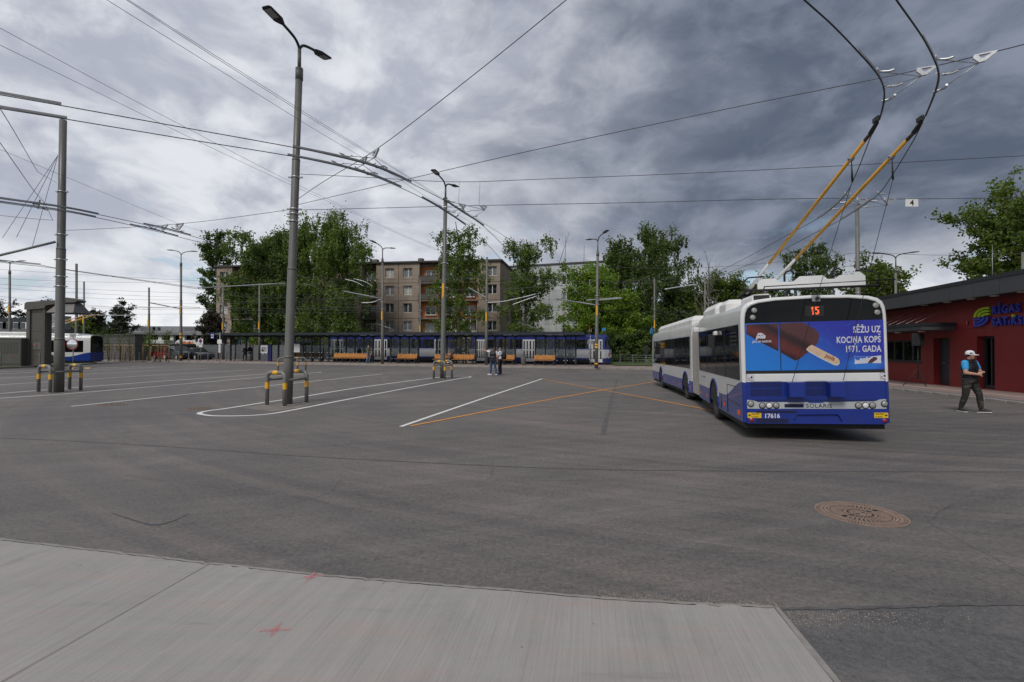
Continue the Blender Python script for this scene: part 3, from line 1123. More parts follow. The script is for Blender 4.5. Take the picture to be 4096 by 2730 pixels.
for li, (p0, p1, nwin) in enumerate(logg):
    u0, u1 = fu(p0), fu(p1)
    for k in range(5):
        z0 = FLOORS[k]
        mb = MB()
        mb.box(u0 + 0.01, u1 - 0.01, -0.35, 1.2, z0 - 0.16, z0)
        sl = mb.build('balcony', M['balc'], apt)
        mb = MB()
        n = max(6, int((u1 - u0) / 0.16))
        mb.box(u0 + 0.05, u1 - 0.05, -0.32, -0.27, z0 + 0.98, z0 + 1.04)
        mb.box(u0 + 0.05, u1 - 0.05, -0.31, -0.28, z0 + 0.12, z0 + 0.16)
        for i in range(n + 1):
            x = u0 + 0.08 + (u1 - u0 - 0.16) * i / n
            mb.box(x - 0.012, x + 0.012, -0.305, -0.285, z0 + 0.0, z0 + 0.98)
        o = mb.build('railing', M['balc_rail'], sl)
        o['kind'] = 'stuff'
        r_ = random.random()
        if (li, k) in ((3, 0), (3, 1)):
            mb = MB()
            mb.box(u0 + 0.1, u1 - 0.1, -0.26, -0.24, z0 + 0.02, z0 + 1.0)
            mb.build('parapet', M['white_matt'], sl)
            mb = MB()
            for i in range(7):
                x = u0 + 0.1 + (u1 - u0 - 0.2) * i / 6
                mb.box(x - 0.035, x + 0.035, -0.27, -0.21, z0 + 1.0, z0 + 2.45)
            mb.box(u0 + 0.1, u1 - 0.1, -0.27, -0.21, z0 + 2.38, z0 + 2.45)
            mb.build('glazing_frame', M['frame_white'], sl)
        elif r_ < 0.4 or (li == 2 and k == 4) or (li == 0 and k in (1, 2)):
            mb = MB()
            mb.box(u0 + 0.1, u0 + (u1 - u0) * random.choice((0.33, 0.5, 1.0)) - 0.1, -0.26, -0.24, z0 + 0.06, z0 + 0.97)
            mb.build('parapet', M['balc_brown'] if li == 0 else M['balc'], sl)
        mb = MB()
        mb.box(u0 + 0.02, u1 - 0.02, 1.15, 1.24, z0 + 0.02, z0 + 2.48)
        mb.build('loggia_wall', lw[li][0 if k < 2 else (1 if k < 4 else 2)], apt)
        for i in range(nwin):
            window(apt, u0 + (u1 - u0) * (i + 0.5) / nwin, 1.1, z0 + 0.55, 1.15)
    for x in (u0, u1):
        mb = MB()
        mb.box(x - 0.11, x + 0.11, -0.02, 1.22, 0.3, zt - 0.05)
        mb.build('party_wall', M['pebble'], apt)
mb = MB()
mb.box(-0.25, FW + 0.25, -0.30, 12.2, zt, zt + 0.22)
mb.box(0.2, FW - 0.2, 0.3, 11.8, zt + 0.22, zt + 0.34)
rf = mb.build('roof', M['roof_dark'], apt)
for px in (1494, 1676, 1757, 1050):
    u = fu(px)
    mb = MB()
    mb.box(u - 0.35, u + 0.35, 0.4, 1.2, zt + 0.22, zt + 0.75)
    mb.build('chimney', M['balc'], rf)

# -------- pale grey panel block standing behind
g0 = P(2046, 1390, 86.0)
g1 = P(2440, 1390, 80.0)
g0.z = g1.z = 0
gd = (g1 - g0).normalized()
gw = (g1 - g0).length
gb = empty('apartment_building', g0, math.atan2(gd.y, gd.x), 'pale grey panel apartment block with aerials on its roof', 'building')
gn = Vector((gd.y, -gd.x, 0))
zt2 = 15.3
mb = MB()
mb.box(-14, gw, 0.3, 12, 0, zt2 - 0.05)
mb.build('core_wall', M['grout'], gb)
gc = [(PL(px, 1200, g0, gn) - g0).dot(gd) for px in (2075, 2130, 2264)]
edges = [-8, -4, gc[0] - 1.8, (gc[0] + gc[1]) / 2, (gc[1] + gc[2]) / 2, gc[2] + 1.4, gw]
for k in range(6):
    z0, z1 = 0.3 + 2.68 * k, 0.3 + 2.68 * (k + 1)
    if k == 5:
        z1 = zt2
    for e0, e1 in zip(edges, edges[1:]):
        cs = [c for c in gc if e0 < c < e1]
        mb = MB()
        hs = [(c - e0 - 0.02 - win_w / 2, c - e0 - 0.02 + win_w / 2, 1.0, 1.0 + win_h) for c in cs] if k < 5 else []
        mb.wall((e0 + 0.02, 0, z0 + 0.02), (1, 0, 0), (0, 0, 1), e1 - e0 - 0.04, z1 - z0 - 0.04, hs, 0.25, 0, (0, -1, 0))
        mb.build('wall_panel', M['panel_grey'], gb)
        if k < 5:
            for c in cs:
                window(gb, c, 0.16, z0 + 1.02)
mb = MB()
mb.box(-14.1, gw + 0.15, -0.15, 12.2, zt2, zt2 + 0.25)
rf = mb.build('roof', M['roof_dark'], gb)
for px, h, lean in ((2212, 9.0, 1.9), (2240, 8.2, 0.12), (2318, 5.4, 0.05)):
    u = (PL(px, 1070, g0, gn) - g0).dot(gd)
    mb = MB()
    mb.tube([(u, 3, zt2 + 0.2), (u + lean, 3, zt2 + 0.2 + h * 0.62)], [0.05, 0.025], 6)
    mb.build('aerial', M['wire_thin'], rf)

# -------- terminal building with the red wall
M['red'] = M_('dark red cladding', (0.185, 0.014, 0.015), 0.42, 0, 0.06, 1.2)
M['fascia'] = M_('anthracite fascia', (0.052, 0.054, 0.058), 0.5, 0, 0.08, 1.5)
M['fascia_dark'] = M_('anthracite flashing', (0.022, 0.025, 0.028), 0.45, 0.2, 0.1, 2)
M['dgrey'] = M_('dark grey frame', (0.022, 0.025, 0.029), 0.45, 0, 0.08)
M['interior'] = M_('room behind glass', (0.05, 0.048, 0.045), 0.8, 0, 0.4, 2)
M['sign_blue'] = M_('sign blue', (0.030, 0.05, 0.36), 0.4, 0, 0.04)
M['sign_green'] = M_('sign green', (0.34, 0.50, 0.02), 0.4, 0, 0.04)
# local frame: x = along wall going away, y = out of the building toward the yard (WN), origin where px 4096 meets the wall
T0 = Vector((19.9, 19.9, 0.0))
TM = frame(T0, WD, WN)
term = empty('terminal_building', label='dark red terminal building with deep anthracite fascia and tilted windows', cat='building', mat=TM)


def tl(px, py, off=0.0):
    """pixel -> (x along, z) on the wall plane moved off metres towards the yard"""
    p = PL(px, py, T0 + WN * off, WN) - T0
    return p.dot(WD), p.z


TX0, TX1, TZB, TZT = -9.0, 13.5, -0.35, 4.0
xw0, zw0 = tl(3684, 1450)
_, zw1 = tl(3684, 1360)
xd0, zd1 = tl(3798, 1352)
xd1, _ = tl(3734, 1352)
xn0, zn1 = tl(3978, 1344.5)
xn1, zn0 = tl(3909, 1553)
zj = tl(3960, 1312)[1]
holes = [(xw0, xw0 + 3.6, zw0, zw1), (xd0, xd1, 0.05, zd1), (xn0, xn1, 0.1, zn1)]
xj = [TX0, -6.6, -4.2, -1.75, tl(3900, 1200)[0] - 0.55, tl(3780, 1200)[0], xd1 + 0.5, xw0 + 3.9, 10.6, TX1]
xj = sorted(xj)
for j, (z0, z1) in enumerate(((TZB, zj), (zj, TZT))):
    for x0, x1 in zip(xj, xj[1:]):
        g = 0.006
        hs = []
        for h in holes:
            a0, a1, b0, b1 = max(h[0], x0 + g), min(h[1], x1 - g), max(h[2], z0 + g), min(h[3], z1 - g)
            if a1 - a0 > 0.01 and b1 - b0 > 0.01:
                hs.append((a0 - x0 - g, a1 - x0 - g, b0 - z0 - g, b1 - z0 - g))
        mb = MB()
        mb.wall((x0 + g, 0, z0 + g), (1, 0, 0), (0, 0, 1), x1 - x0 - 2 * g, z1 - z0 - 2 * g, hs, 0.0, 0)
        mb.build('wall_panel', M['red'], term)
mb = MB()
hs = [(h[0] - TX0, h[1] - TX0, h[2] - TZB, h[3] - TZB) for h in holes]
mb.wall((TX0, -0.02, TZB), (1, 0, 0), (0, 0, 1), TX1 - TX0, TZT - TZB, hs, 0.38, 0, (0, 1, 0), 1)
mb.box(TX0, TX1, -9, -2.6, TZB, TZT)
mb.box(TX1 - 0.1, TX1, -2.6, -0.03, TZB, TZT)
mb.box(TX0, TX1, -2.6, -0.45, 3.2, TZT)
mb.build('core_wall', [M['interior'], M['red']], term)
# wide serving window
fr = MB()
x0, x1, z0, z1 = holes[0]
y = -0.14
fr.box(x0, x1, y - 0.05, y + 0.05, z0, z0 + 0.09)
fr.box(x0, x1, y - 0.05, y + 0.05, z1 - 0.09, z1)
nx_ = 4
for i in range(nx_ + 1):
    xx = x0 + (x1 - x0) * i / nx_
    fr.box(max(x0, xx - 0.07), min(x1, xx + 0.07), y - 0.051, y + 0.051, z0 + 0.09, z1 - 0.09)
wdw = fr.build('window', M['dgrey'], term)
for i in range(nx_):
    a0, a1 = x0 + (x1 - x0) * i / nx_ + 0.06, x0 + (x1 - x0) * (i + 1) / nx_ - 0.06
    mb = MB()
    mb.add([(a0, y, z0 + 0.08), (a1, y, z0 + 0.08), (a1, y, z1 - 0.08), (a0, y, z1 - 0.08)], [(0, 1, 2, 3)])
    mb.build('pane', glass_mat('terminal glass', (0.5, 0.55, 0.6), 0.35) if i == 0 else bpy.data.materials['terminal glass'], wdw)
mb = MB()
mb.box(x0 - 0.05, x1, -0.1, 0.06, z0 - 0.05, z0 - 0.005)
mb.build('sill', M['dgrey'], wdw)
# door
x0, x1, z0, z1 = holes[1]
mb = MB()
mb.box(x0, x1, -0.36, -0.28, z0, z1)
dr = mb.build('door', M['dgrey'], term)
mb = MB()
w_ = x1 - x0
mb.box(x0 + w_ * 0.22, x0 + w_ * 0.42, -0.279, -0.272, z0 + 0.25, z1 - 0.2)
mb.build('pane', M['pane'], dr)
mb = MB()
mb.tube([(x1 - w_ * 0.28, -0.275, 1.12), (x1 - w_ * 0.28, -0.22, 1.12), (x1 - w_ * 0.40, -0.22, 1.12)], 0.012, 6)
mb.build('handle', M['galv'], dr)
# tall narrow window with a tilted sash
x0, x1, z0, z1 = holes[2]
w_ = x1 - x0
mb = MB()
y = -0.30
mb.box(x0, x1, y - 0.05, y + 0.05, z0, z0 + 0.16)
mb.box(x0, x1, y - 0.05, y + 0.05, z1 - 0.1, z1)
for xx in (x0 + 0.04, x0 + w_ * 0.55, x1 - 0.04):
    mb.box(xx - 0.04, xx + 0.04, y - 0.051, y + 0.051, z0 + 0.16, z1 - 0.1)
wn = mb.build('window', M['dgrey'], term)
mb = MB()
mb.add([(x0 + 0.08, y - 0.02, z0 + 0.16), (x0 + w_ * 0.55, y - 0.02, z0 + 0.16), (x0 + w_ * 0.55, y - 0.25, z1 - 0.1), (x0 + 0.08, y - 0.25, z1 - 0.1)], [(0, 1, 2, 3)])
mb.build('tilted_pane', bpy.data.materials['terminal glass'], wn)
mb = MB()
for (xx, yy0, yy1) in ((x0 + 0.1, y + 0.03, y - 0.24), (x0 + w_ * 0.53, y + 0.03, y - 0.24)):
    mb.bar((xx, yy0, z0 + 0.16), (xx, yy1, z1 - 0.1), 0.05, 0.05)
mb.build('sash', M['dgrey'], wn)
mb = MB()
mb.box(x0 + w_ * 0.60, x0 + w_ * 0.72, y - 0.12, y - 0.1, z0 + 0.2, z1 - 0.1)
mb.build('blind', M['white_matt'], wn)
# roof slab, fascia panels, flashing
FO = 1.0
mb = MB()
mb.box(TX0, TX1 + 1.0, -9.5, FO - 0.04, TZT - 0.02, TZT + 0.6)
rf = mb.build('roof', M['fascia_dark'], term)
fj = [TX0] + sorted(tl(px, 1180, FO)[0] for px in (3998, 3892, 3799, 3715, 3626)) + [10.5, TX1 + 1.0]
fj = [TX0, -6.5, -4.0] + fj[1:]
for x0, x1 in zip(fj, fj[1:]):
    mb = MB()
    mb.box(x0 + 0.006, x1 - 0.006, FO - 0.035, FO, TZT - 0.06, TZT + 0.55)
    mb.build('fascia_panel', M['fascia'], rf)
mb = MB()
mb.box(TX0, TX1 + 1.02, FO - 0.16, FO + 0.025, TZT + 0.56, TZT + 0.72)
mb.build('flashing', M['fascia_dark'], rf)
for px, py in ((3789, 1213), (3884, 1202), (3978, 1188), (4090, 1173), (3700, 1222)):
    xx = tl(px, py, 0.5)[0]
    mb = MB()
    mb.lathe([(0.0, -0.06), (0.13, -0.06), (0.15, -0.045), (0.15, -0.021)], 16, 0, (xx, 0.5, TZT))
    mb.build('downlight', M['white_matt'], rf)
mb = MB()
p = tl(3970, 1100, -1.5)
mb.tube([(p[0], -1.5, TZT + 0.6), (p[0], -1.5, TZT + 2.6)], [0.02, 0.008], 6)
mb.build('lightning_rod', M['galv'], rf)
# porch canopy hung on tie rods
cx0, cz0 = tl(3826, 1320.6)
cz1 = tl(3826, 1291)[1]
mb = MB()
mb.box(cx0, cx0 + 8.2, 0.002, 1.46, cz0, cz0 + 0.02)
mb.box(cx0 + 0.02, cx0 + 8.2, 0.003, 1.43, cz0 + 0.02, cz1 - 0.16)
cn = mb.build('porch_canopy', M['fascia'], term)
mb = MB()
mb.box(cx0 - 0.015, cx0 + 8.2, 0.003, 1.475, cz1 - 0.155, cz1)
mb.build('flashing', M['fascia_dark'], cn)
for i in range(7):
    xx = cx0 + 0.9 + i * 0.82
    mb = MB()
    mb.tube([(xx - 0.05, 1.25, cz1 + 0.02), (xx - 0.05, 1.15, cz1 + 0.07), (xx - 0.05, 0.1, cz1 + 0.62), (xx - 0.05, 0.02, cz1 + 0.66)], [0.02, 0.010, 0.010, 0.025], 6)
    mb.build('tie_rod', M['galv'], cn)
for xx in (cx0 + 1.3, cx0 + 3.4):
    mb = MB()
    mb.lathe([(0.0, -0.05), (0.12, -0.05), (0.14, -0.035), (0.14, -0.002)], 16, 0, (xx, 0.75, cz0))
    mb.build('downlight', M['white_matt'], cn)
# alarm sounders
for px, py, s in ((3872, 1292, 0.055), (3898, 1294, 0.11)):
    q = tl(px, py)
    mb = MB()
    mb.cbox(q[0] - s, q[0] + s, 0.001, 0.09, q[1] - s * 1.3, q[1] + s * 1.3, 0.02)
    mb.build('alarm_sounder', M['red_lens'], term)
# sign: three green arcs over three blue arcs, then the lettering
sgn = empty('wall_sign', label='operator sign of green and blue arcs with raised blue lettering on the red wall', cat='sign', mat=TM)
lx0, lz0 = tl(3904, 1308)
lx1, lz1 = tl(3966, 1228)
S = abs(lx1 - lx0)
hgt = lz1 - lz0


def arc_bar(cx, cz, r0, r1, a0, a1, tail, mat, nm):
    """quarter-circle bar with a straight tail; s increases toward the camera (reading direction)"""
    n = 10
    ring = []
    for i in range(n + 1):
        a = a0 + (a1 - a0) * i / n
        ring.append(((cx + r0 * math.cos(a), cz + r0 * math.sin(a)), (cx + r1 * math.cos(a), cz + r1 * math.sin(a))))
    if tail[0] == 'end':
        dx, dz = tail[1]
        e = ring[-1]
        ring.append(((e[0][0] + dx, e[0][1] + dz), (e[1][0] + dx, e[1][1] + dz)))
    kz = hgt / (1.44 * Wd + 0.04)
    ring = [tuple((a_, mid + (b_ - mid) * kz) for a_, b_ in q) for q in ring]
    mb = MB()
    rr = [[(-q[0][0], 0.03, q[0][1]), (-q[0][0], 0.11, q[0][1]), (-q[1][0], 0.11, q[1][1]), (-q[1][0], 0.03, q[1][1])] for q in ring]
    mb.loft(rr, 0, True, True)
    mb.build(nm, mat, sgn)


mid = (lz0 + lz1) / 2
Wd = S
bw = Wd * 0.165
gp = Wd * 0.075
bx = -max(lx0, lx1)                     # reading-direction coordinate of the logo start
for i in range(3):
    r1 = Wd * 0.72 - i * (bw + gp)
    r0 = r1 - bw
    arc_bar(bx + Wd * 0.74, mid + 0.02, r0, r1, math.pi, math.pi / 2, ('end', (Wd * 0.26, 0)), M['sign_green'], 'green_arc')
    arc_bar(bx + Wd * 0.26, mid - 0.02, r0, r1, 0, -math.pi / 2, ('end', (-Wd * 0.26, 0)), M['sign_blue'], 'blue_arc')
tx, tz = tl(3977, 1257)
tx2, tz2 = tl(3977, 1304)
hcap = tl(3977, 1229)[1] - tz
for s_, x_, z_, sz in (('RĪGAS', tx, tz, 0.47), ('SATıKSME', tx2, tz2, 0.47)):
    put_text(s_, sz, M['sign_blue'], sgn, frame((x_, 0.07, z_), (-1, 0, 0), (0, 0, 1)), 'lettering', extrude=0.04, bold=0.007, spacing=1.16)
dx_, dz_ = tl(4063, 1264)
mb = MB()
mb.tube([(dx_, 0.03, dz_), (dx_, 0.11, dz_)], 0.065, 16, smooth=False)
mb.build('green_dot', M['sign_green'], sgn)

# -------- grey corrugated shed and long depot at the far side
M['corr'] = M_('corrugated steel', (0.10, 0.098, 0.092), 0.5, 0.2, 0.12, 1.5)
M['depot_wall'] = M_('depot grey wall', (0.16, 0.165, 0.17), 0.8, 0, 0.2, 0.5)
M['depot_roof'] = M_('depot roof felt', (0.17, 0.17, 0.175), 0.8, 0, 0.15, 0.3)
M['teal_dark'] = M_('dark teal cladding', (0.022, 0.032, 0.036), 0.45, 0.1, 0.3, 0.4)
s0 = P(330, 1437, 60.0)
s1 = P(540, 1437, 56.0)
sd_ = (s1 - s0)
sd_.z = 0
sl = sd_.length
shed = empty('storage_shed', (s0.x, s0.y, 0.15), math.atan2(sd_.y, sd_.x), 'low grey shed clad in horizontal corrugated steel', 'shed')
mb = MB()
n = 16
hh = 2.75
prof = []
for i in range(n * 2 + 1):
    prof.append((0.0 if i % 2 else -0.05, hh * i / (2 * n)))
mb.loft([[(0, yv, z) for yv, z in prof], [(sl, yv, z) for yv, z in prof]], 0, False)
mb.loft([[(sl, 0, z) for yv, z in prof], [(sl + 0.0, 1.2, z) for yv, z in prof]], 0, False)
mb.build('wall', M['corr'], shed)
mb = MB()
mb.box(-0.1, sl + 0.12, -0.15, 1.3, hh, hh + 0.14)
mb.build('roof', M['roof_dark'], shed)

dep = empty('depot_building', (0, 0, 0), 0, 'long low depot hall with grey roof and pale columns', 'building')
d0, d1 = P(-150, 1437, 92), P(900, 1437, 92)
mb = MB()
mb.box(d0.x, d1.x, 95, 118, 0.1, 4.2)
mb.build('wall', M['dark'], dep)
mb = MB()
mb.add([(d0.x - 1, 91, 4.1), (d1.x + 1, 91, 4.1), (d1.x + 1, 118, 6.3), (d0.x - 1, 118, 6.3), (d0.x - 1, 91, 3.75), (d1.x + 1, 91, 3.75)], [(0, 1, 2, 3), (4, 5, 1, 0)])
mb.box(d0.x - 1, d1.x + 1, 91.05, 95, 3.70, 3.74)
rf = mb.build('roof', M['depot_roof'], dep)
mb = MB()
mb.box(d0.x - 1, d1.x + 1, 90.9, 91.0, 3.7, 4.12)
mb.build('fascia', M['galv'], rf)
for px in (555, 580, 643, 690, 735, 780):
    c = P(px, 1437, 91.6)
    mb = MB()
    mb.box(c.x - 0.3, c.x + 0.3, 91.3, 91.9, 0.1, 3.7)
    mb.build('column', M['white_matt'], dep)
for px, w_ in ((570, 1.2), (608, 2.6), (635, 1.0), (770, 2.2), (810, 1.0)):
    c = P(px, 1330, 99)
    mb = MB()
    mb.box(c.x - w_ / 2, c.x + w_ / 2, 98, 98.8, 4.6, 5.35)
    mb.build('roof_vent', M['depot_wall'], rf)

tl0, tl1 = P(-120, 1300, 78), P(102, 1300, 78)
wb = empty('workshop_building', (0, 0, 0), 0, 'dark teal workshop with a strip of small white-framed windows', 'building')
mb = MB()
zz0, zz1 = 1.75 + (1382 - 1345) * 78 / 2048, 1.75 + (1382 - 1273) * 78 / 2048
mb.box(tl0.x, tl1.x, 78, 88, 0.1, zz1)
mb.build('wall', M['teal_dark'], wb)
mb = MB()
mb.box(tl0.x, tl1.x + 9, 74, 79, zz0 - 0.9, zz0 + 0.9)
mb.build('roof', M['depot_roof'], wb)
for px in (14, 28, 70, 90, -30, -60):
    c = P(px, 1303, 77.95)
    mb = MB()
    mb.box(c.x - 0.62, c.x + 0.62, 77.90, 77.97, c.z - 0.5, c.z + 0.5)
    f_ = mb.build('window', M['frame_white'], wb)
    mb = MB()
    mb.box(c.x - 0.56, c.x + 0.46, 77.86, 77.895, c.z - 0.44, c.z + 0.44)
    mb.build('pane', M['pane'], f_)
c = P(190, 1290, 80)
mb = MB()
for k in range(9):
    mb.box(c.x - 2.3, c.x + 2.0, 79.0 - 0.05 * (k % 2), 82, 3.2 + k * 0.36, 3.2 + (k + 1) * 0.36 - 0.03)
tag(mb.build('stair_tower', M['galv']), 'pale ribbed steel stair tower above the depot roof', 'tower')
# ================================================================== trees
def leaf_mat(name, c1, c2, trans=0.34, sc=0.45):
    mm, t, b = new_mat(name)
    tc = t.nodes.new('ShaderNodeTexCoord')
    v = tc.outputs['Object']
    n1 = noise(t, v, sc, 4, 0.6)
    n2 = noise(t, v, 7.0, 2, 0.6)
    f = mth(t, 'ADD', mth(t, 'MULTIPLY', n1, 0.55), mth(t, 'MULTIPLY', n2, 0.45))
    c = mixc(t, mrange(t, f, 0.36, 0.64), c1, c2)
    link(t, c, b.inputs['Base Color'])
    b.inputs['Roughness'].default_value = 0.55
    b.inputs['Specular IOR Level'].default_value = 0.35
    tr = t.nodes.new('ShaderNodeBsdfTranslucent')
    link(t, mixc(t, 1.0, c, (1.3, 1.5, 0.6), 'MULTIPLY'), tr.inputs[0])
    mx = t.nodes.new('ShaderNodeMixShader')
    mx.inputs[0].default_value = trans
    link(t, b.outputs[0], mx.inputs[1])
    link(t, tr.outputs[0], mx.inputs[2])
    link(t, mx.outputs[0], t.nodes['Material Output'].inputs[0])
    return mm


def bark_mat(name, c1, c2, sx=6, sz=1.0):
    mm, t, b = new_mat(name)
    tc = t.nodes.new('ShaderNodeTexCoord')
    x, y, z = sep(t, tc.outputs['Object'])
    n = noise(t, comb(t, mth(t, 'MULTIPLY', x, sx), mth(t, 'MULTIPLY', y, sx), mth(t, 'MULTIPLY', z, sz)), 1.5, 6, 0.7)
    link(t, mixc(t, mrange(t, n, 0.42, 0.58), c1, c2), b.inputs['Base Color'])
    b.inputs['Roughness'].default_value = 0.9
    return mm


M['leaf_birch'] = leaf_mat('birch leaves', (0.068, 0.108, 0.022), (0.175, 0.238, 0.050))
M['leaf_dark'] = leaf_mat('dark leaves', (0.050, 0.080, 0.022), (0.128, 0.180, 0.042))
M['leaf_bright'] = leaf_mat('fresh maple leaves', (0.092, 0.165, 0.018), (0.205, 0.30, 0.032))
M['leaf_oak'] = leaf_mat('maple leaves', (0.062, 0.098, 0.018), (0.150, 0.196, 0.032))
M['leaf_pine'] = leaf_mat('pine needles', (0.016, 0.026, 0.013), (0.036, 0.052, 0.022), 0.08)
M['leaf_lilac'] = leaf_mat('lilac leaves', (0.040, 0.042, 0.028), (0.075, 0.055, 0.050))
M['bark'] = bark_mat('bark', (0.045, 0.036, 0.028), (0.095, 0.078, 0.062))
M['bark_birch'] = bark_mat('birch bark', (0.52, 0.50, 0.46), (0.06, 0.055, 0.05), 2.0, 5.0)
M['bark_dead'] = bark_mat('dead wood', (0.14, 0.125, 0.11), (0.24, 0.22, 0.195))
M['bark_pine'] = bark_mat('pine bark', (0.10, 0.055, 0.032), (0.055, 0.04, 0.03))


def leaves(pts, size, rng, flat=0.0, aspect=0.6, hang=0.0):
    """numpy quads, one per point"""
    n = len(pts)
    d = rng.normal(size=(n, 3))
    d[:, 2] = d[:, 2] * (1 - flat) - hang
    d /= np.linalg.norm(d, axis=1, keepdims=True) + 1e-9
    e = rng.normal(size=(n, 3))
    e -= d * np.sum(d * e, axis=1, keepdims=True)
    e /= np.linalg.norm(e, axis=1, keepdims=True) + 1e-9
    s = size * rng.uniform(0.6, 1.35, (n, 1))
    a, b = d * s * 0.5, e * s * 0.5 * aspect
    v = np.stack([pts - a, pts + b - a * 0.1, pts + a, pts - b - a * 0.1], 1).reshape(-1, 3)
    return v


def mesh_quads(name, v, mat):
    n = len(v) // 4
    me = bpy.data.meshes.new(name)
    me.vertices.add(len(v))
    me.vertices.foreach_set('co', v.astype(np.float32).ravel())
    me.loops.add(n * 4)
    me.loops.foreach_set('vertex_index', np.arange(n * 4, dtype=np.int32))
    me.polygons.add(n)
    me.polygons.foreach_set('loop_start', np.arange(0, n * 4, 4, dtype=np.int32))
    me.polygons.foreach_set('loop_total', np.full(n, 4, dtype=np.int32))
    me.materials.append(mat)
    me.update(calc_edges=True)
    return me


def limb(mb, p, d, L, r, segs, curve, rng, wig=0.12):
    pts, rs = [Vector(p)], [r]
    d = Vector(d).normalized()
    for i in range(segs):
        d = (d + Vector((0, 0, curve)) + Vector(rng.normal(size=3) * wig)).normalized()
        pts.append(pts[-1] + d * L / segs)
        rs.append(max(0.012, r * (1 - 0.85 * (i + 1) / segs)))
    mb.tube(pts, rs, 5 if r < 0.09 else 7, 0, False)
    return pts


def tree(name, label, loc, h, rad, kind='oak', n=9000, leaf=0.22, mat='leaf_oak', bark='bark', cb=0.25, seed=1, group=None, trunk_r=None, prof=None, lean=(0, 0), limbs=26, clump=0.62):
    rng = np.random.default_rng(seed)
    n = int(n * (2.2 if kind != 'pine' else 0.75))
    leaf *= 1.08 if kind != 'pine' else 0.85
    root = empty(name, loc, 0, label, 'tree', group)
    if prof is None:
        h -= rad * 0.32
    mb = MB()
    tr = trunk_r or h * 0.016
    # trunk
    tp, trr = [], []
    K = 9
    off = np.cumsum(rng.normal(size=(K + 1, 2)) * h * 0.008, axis=0)
    off[0] = 0
    for i in range(K + 1):
        f = i / K
        tp.append(Vector((off[i][0] + lean[0] * f, off[i][1] + lean[1] * f, h * 0.95 * f)))
        trr.append(tr * (1.25 if i == 0 else 1) * (1 - 0.9 * f) + 0.015)
    mb.tube(tp, trr, 8, 0, False)
    prof = prof or (lambda f: math.sqrt(max(0.0, 1 - (2 * f - 0.92) ** 2)) * (1.05 - 0.25 * f))

    def tpos(f):
        k = min(K - 1, int(f * K))
        return tp[k].lerp(tp[k + 1], f * K - k)
    clusters = []          # (point, spread, weight)
    strands = []
    for i in range(limbs):
        f = cb + (0.97 - cb) * ((i + rng.uniform(0, 0.9)) / limbs)
        fc = (f - cb) / (1 - cb)
        az = i * 2.399 + rng.uniform(-0.5, 0.5)
        L = rad * prof(fc) * rng.uniform(0.72, 1.12)
        if L < 0.25:
            continue
        el = {'oak': 0.35 + 0.6 * fc, 'birch': 0.55 + 0.5 * fc, 'pine': 0.08 + 0.35 * fc, 'poplar': 0.9}[kind] + rng.uniform(-0.2, 0.2)
        d = Vector((math.cos(az) * math.cos(el), math.sin(az) * math.cos(el), math.sin(el)))
        L2 = L / max(0.45, math.cos(el))
        cur = {'oak': 0.03, 'birch': -0.10, 'pine': 0.06, 'poplar': 0.02}[kind]
        base_p = tpos(max(0.02, f - 0.10 * (kind != 'pine')))
        pts = limb(mb, base_p, d, L2, max(0.025, tr * 0.38 * (1 - 0.7 * fc)), 5, cur, rng)
        for q in range(2, 6):
            if kind == 'pine' and q < 3:
                continue
            for _ in range(3):
                sd = Vector(rng.normal(size=3))
                sd.z = sd.z * 0.5 + (0.15 if kind != 'birch' else -0.1)
                sd = (sd.normalized() + (pts[q] - pts[q - 1]).normalized() * 0.6).normalized()
                sL = rad * rng.uniform(0.14, 0.34)
                sp = limb(mb, pts[q - 1].lerp(pts[q], rng.uniform(0, 1)), sd, sL, 0.022, 2, 0.0, rng)
                clusters.append((sp[-1], sL * 0.42))
                clusters.append((sp[1], sL * 0.36))
                if kind == 'birch':
                    strands.append(sp[-1])
            clusters.append((pts[q], rad * 0.10))
    tb = mb.build('trunk', M[bark], root)
    # foliage
    P_ = []
    w = np.array([c[1] for c in clusters]) ** 1.2 * rng.uniform(0.25, 1.6, len(clusters))
    w /= w.sum()
    nn = n if kind != 'birch' else int(n * 0.5)
    cnt = rng.multinomial(nn, w)
    for (c, s), k in zip(clusters, cnt):
        if k:
            g = rng.normal(size=(k, 3)) * s * clump
            if kind == 'pine':
                g[:, 2] *= 0.38
            P_.append(np.array(c) + g)
    hang = 0.0
    if kind == 'birch' and strands:
        per = max(3, int(n * 0.5 / len(strands)))
        for c in strands:
            ln = rng.uniform(0.5, 1.9) * rad * 0.28
            t_ = rng.uniform(0, 1, (per, 1))
            sway = rng.normal(size=2) * 0.10
            pp = np.array(c) + np.hstack([t_ * sway[0] + rng.normal(size=(per, 1)) * 0.10, t_ * sway[1] + rng.normal(size=(per, 1)) * 0.10, -t_ * ln])
            P_.append(pp)
        hang = 0.7
    pts = np.concatenate(P_)
    pts = pts[pts[:, 2] > h * 0.06]
    v = leaves(pts, leaf, rng, 0.3 if kind == 'pine' else 0.1, 0.35 if kind == 'pine' else 0.62, hang)
    obj_from('crown', mesh_quads('crown', v, M[mat]), root)
    return root


def tree_px(name, label, px, Y, top, half, kind, z0=0.15, **kw):
    """place a tree by where it stands (pixel column, distance), its top row and crown half width in pixels"""
    b = P(px, 1390, Y)
    h = P(px, top, Y).z - z0
    return tree(name, label, (b.x, b.y, z0), h, half * Y / 2048.0 * (1.3 if kind != 'pine' else 1.25), kind, **kw)


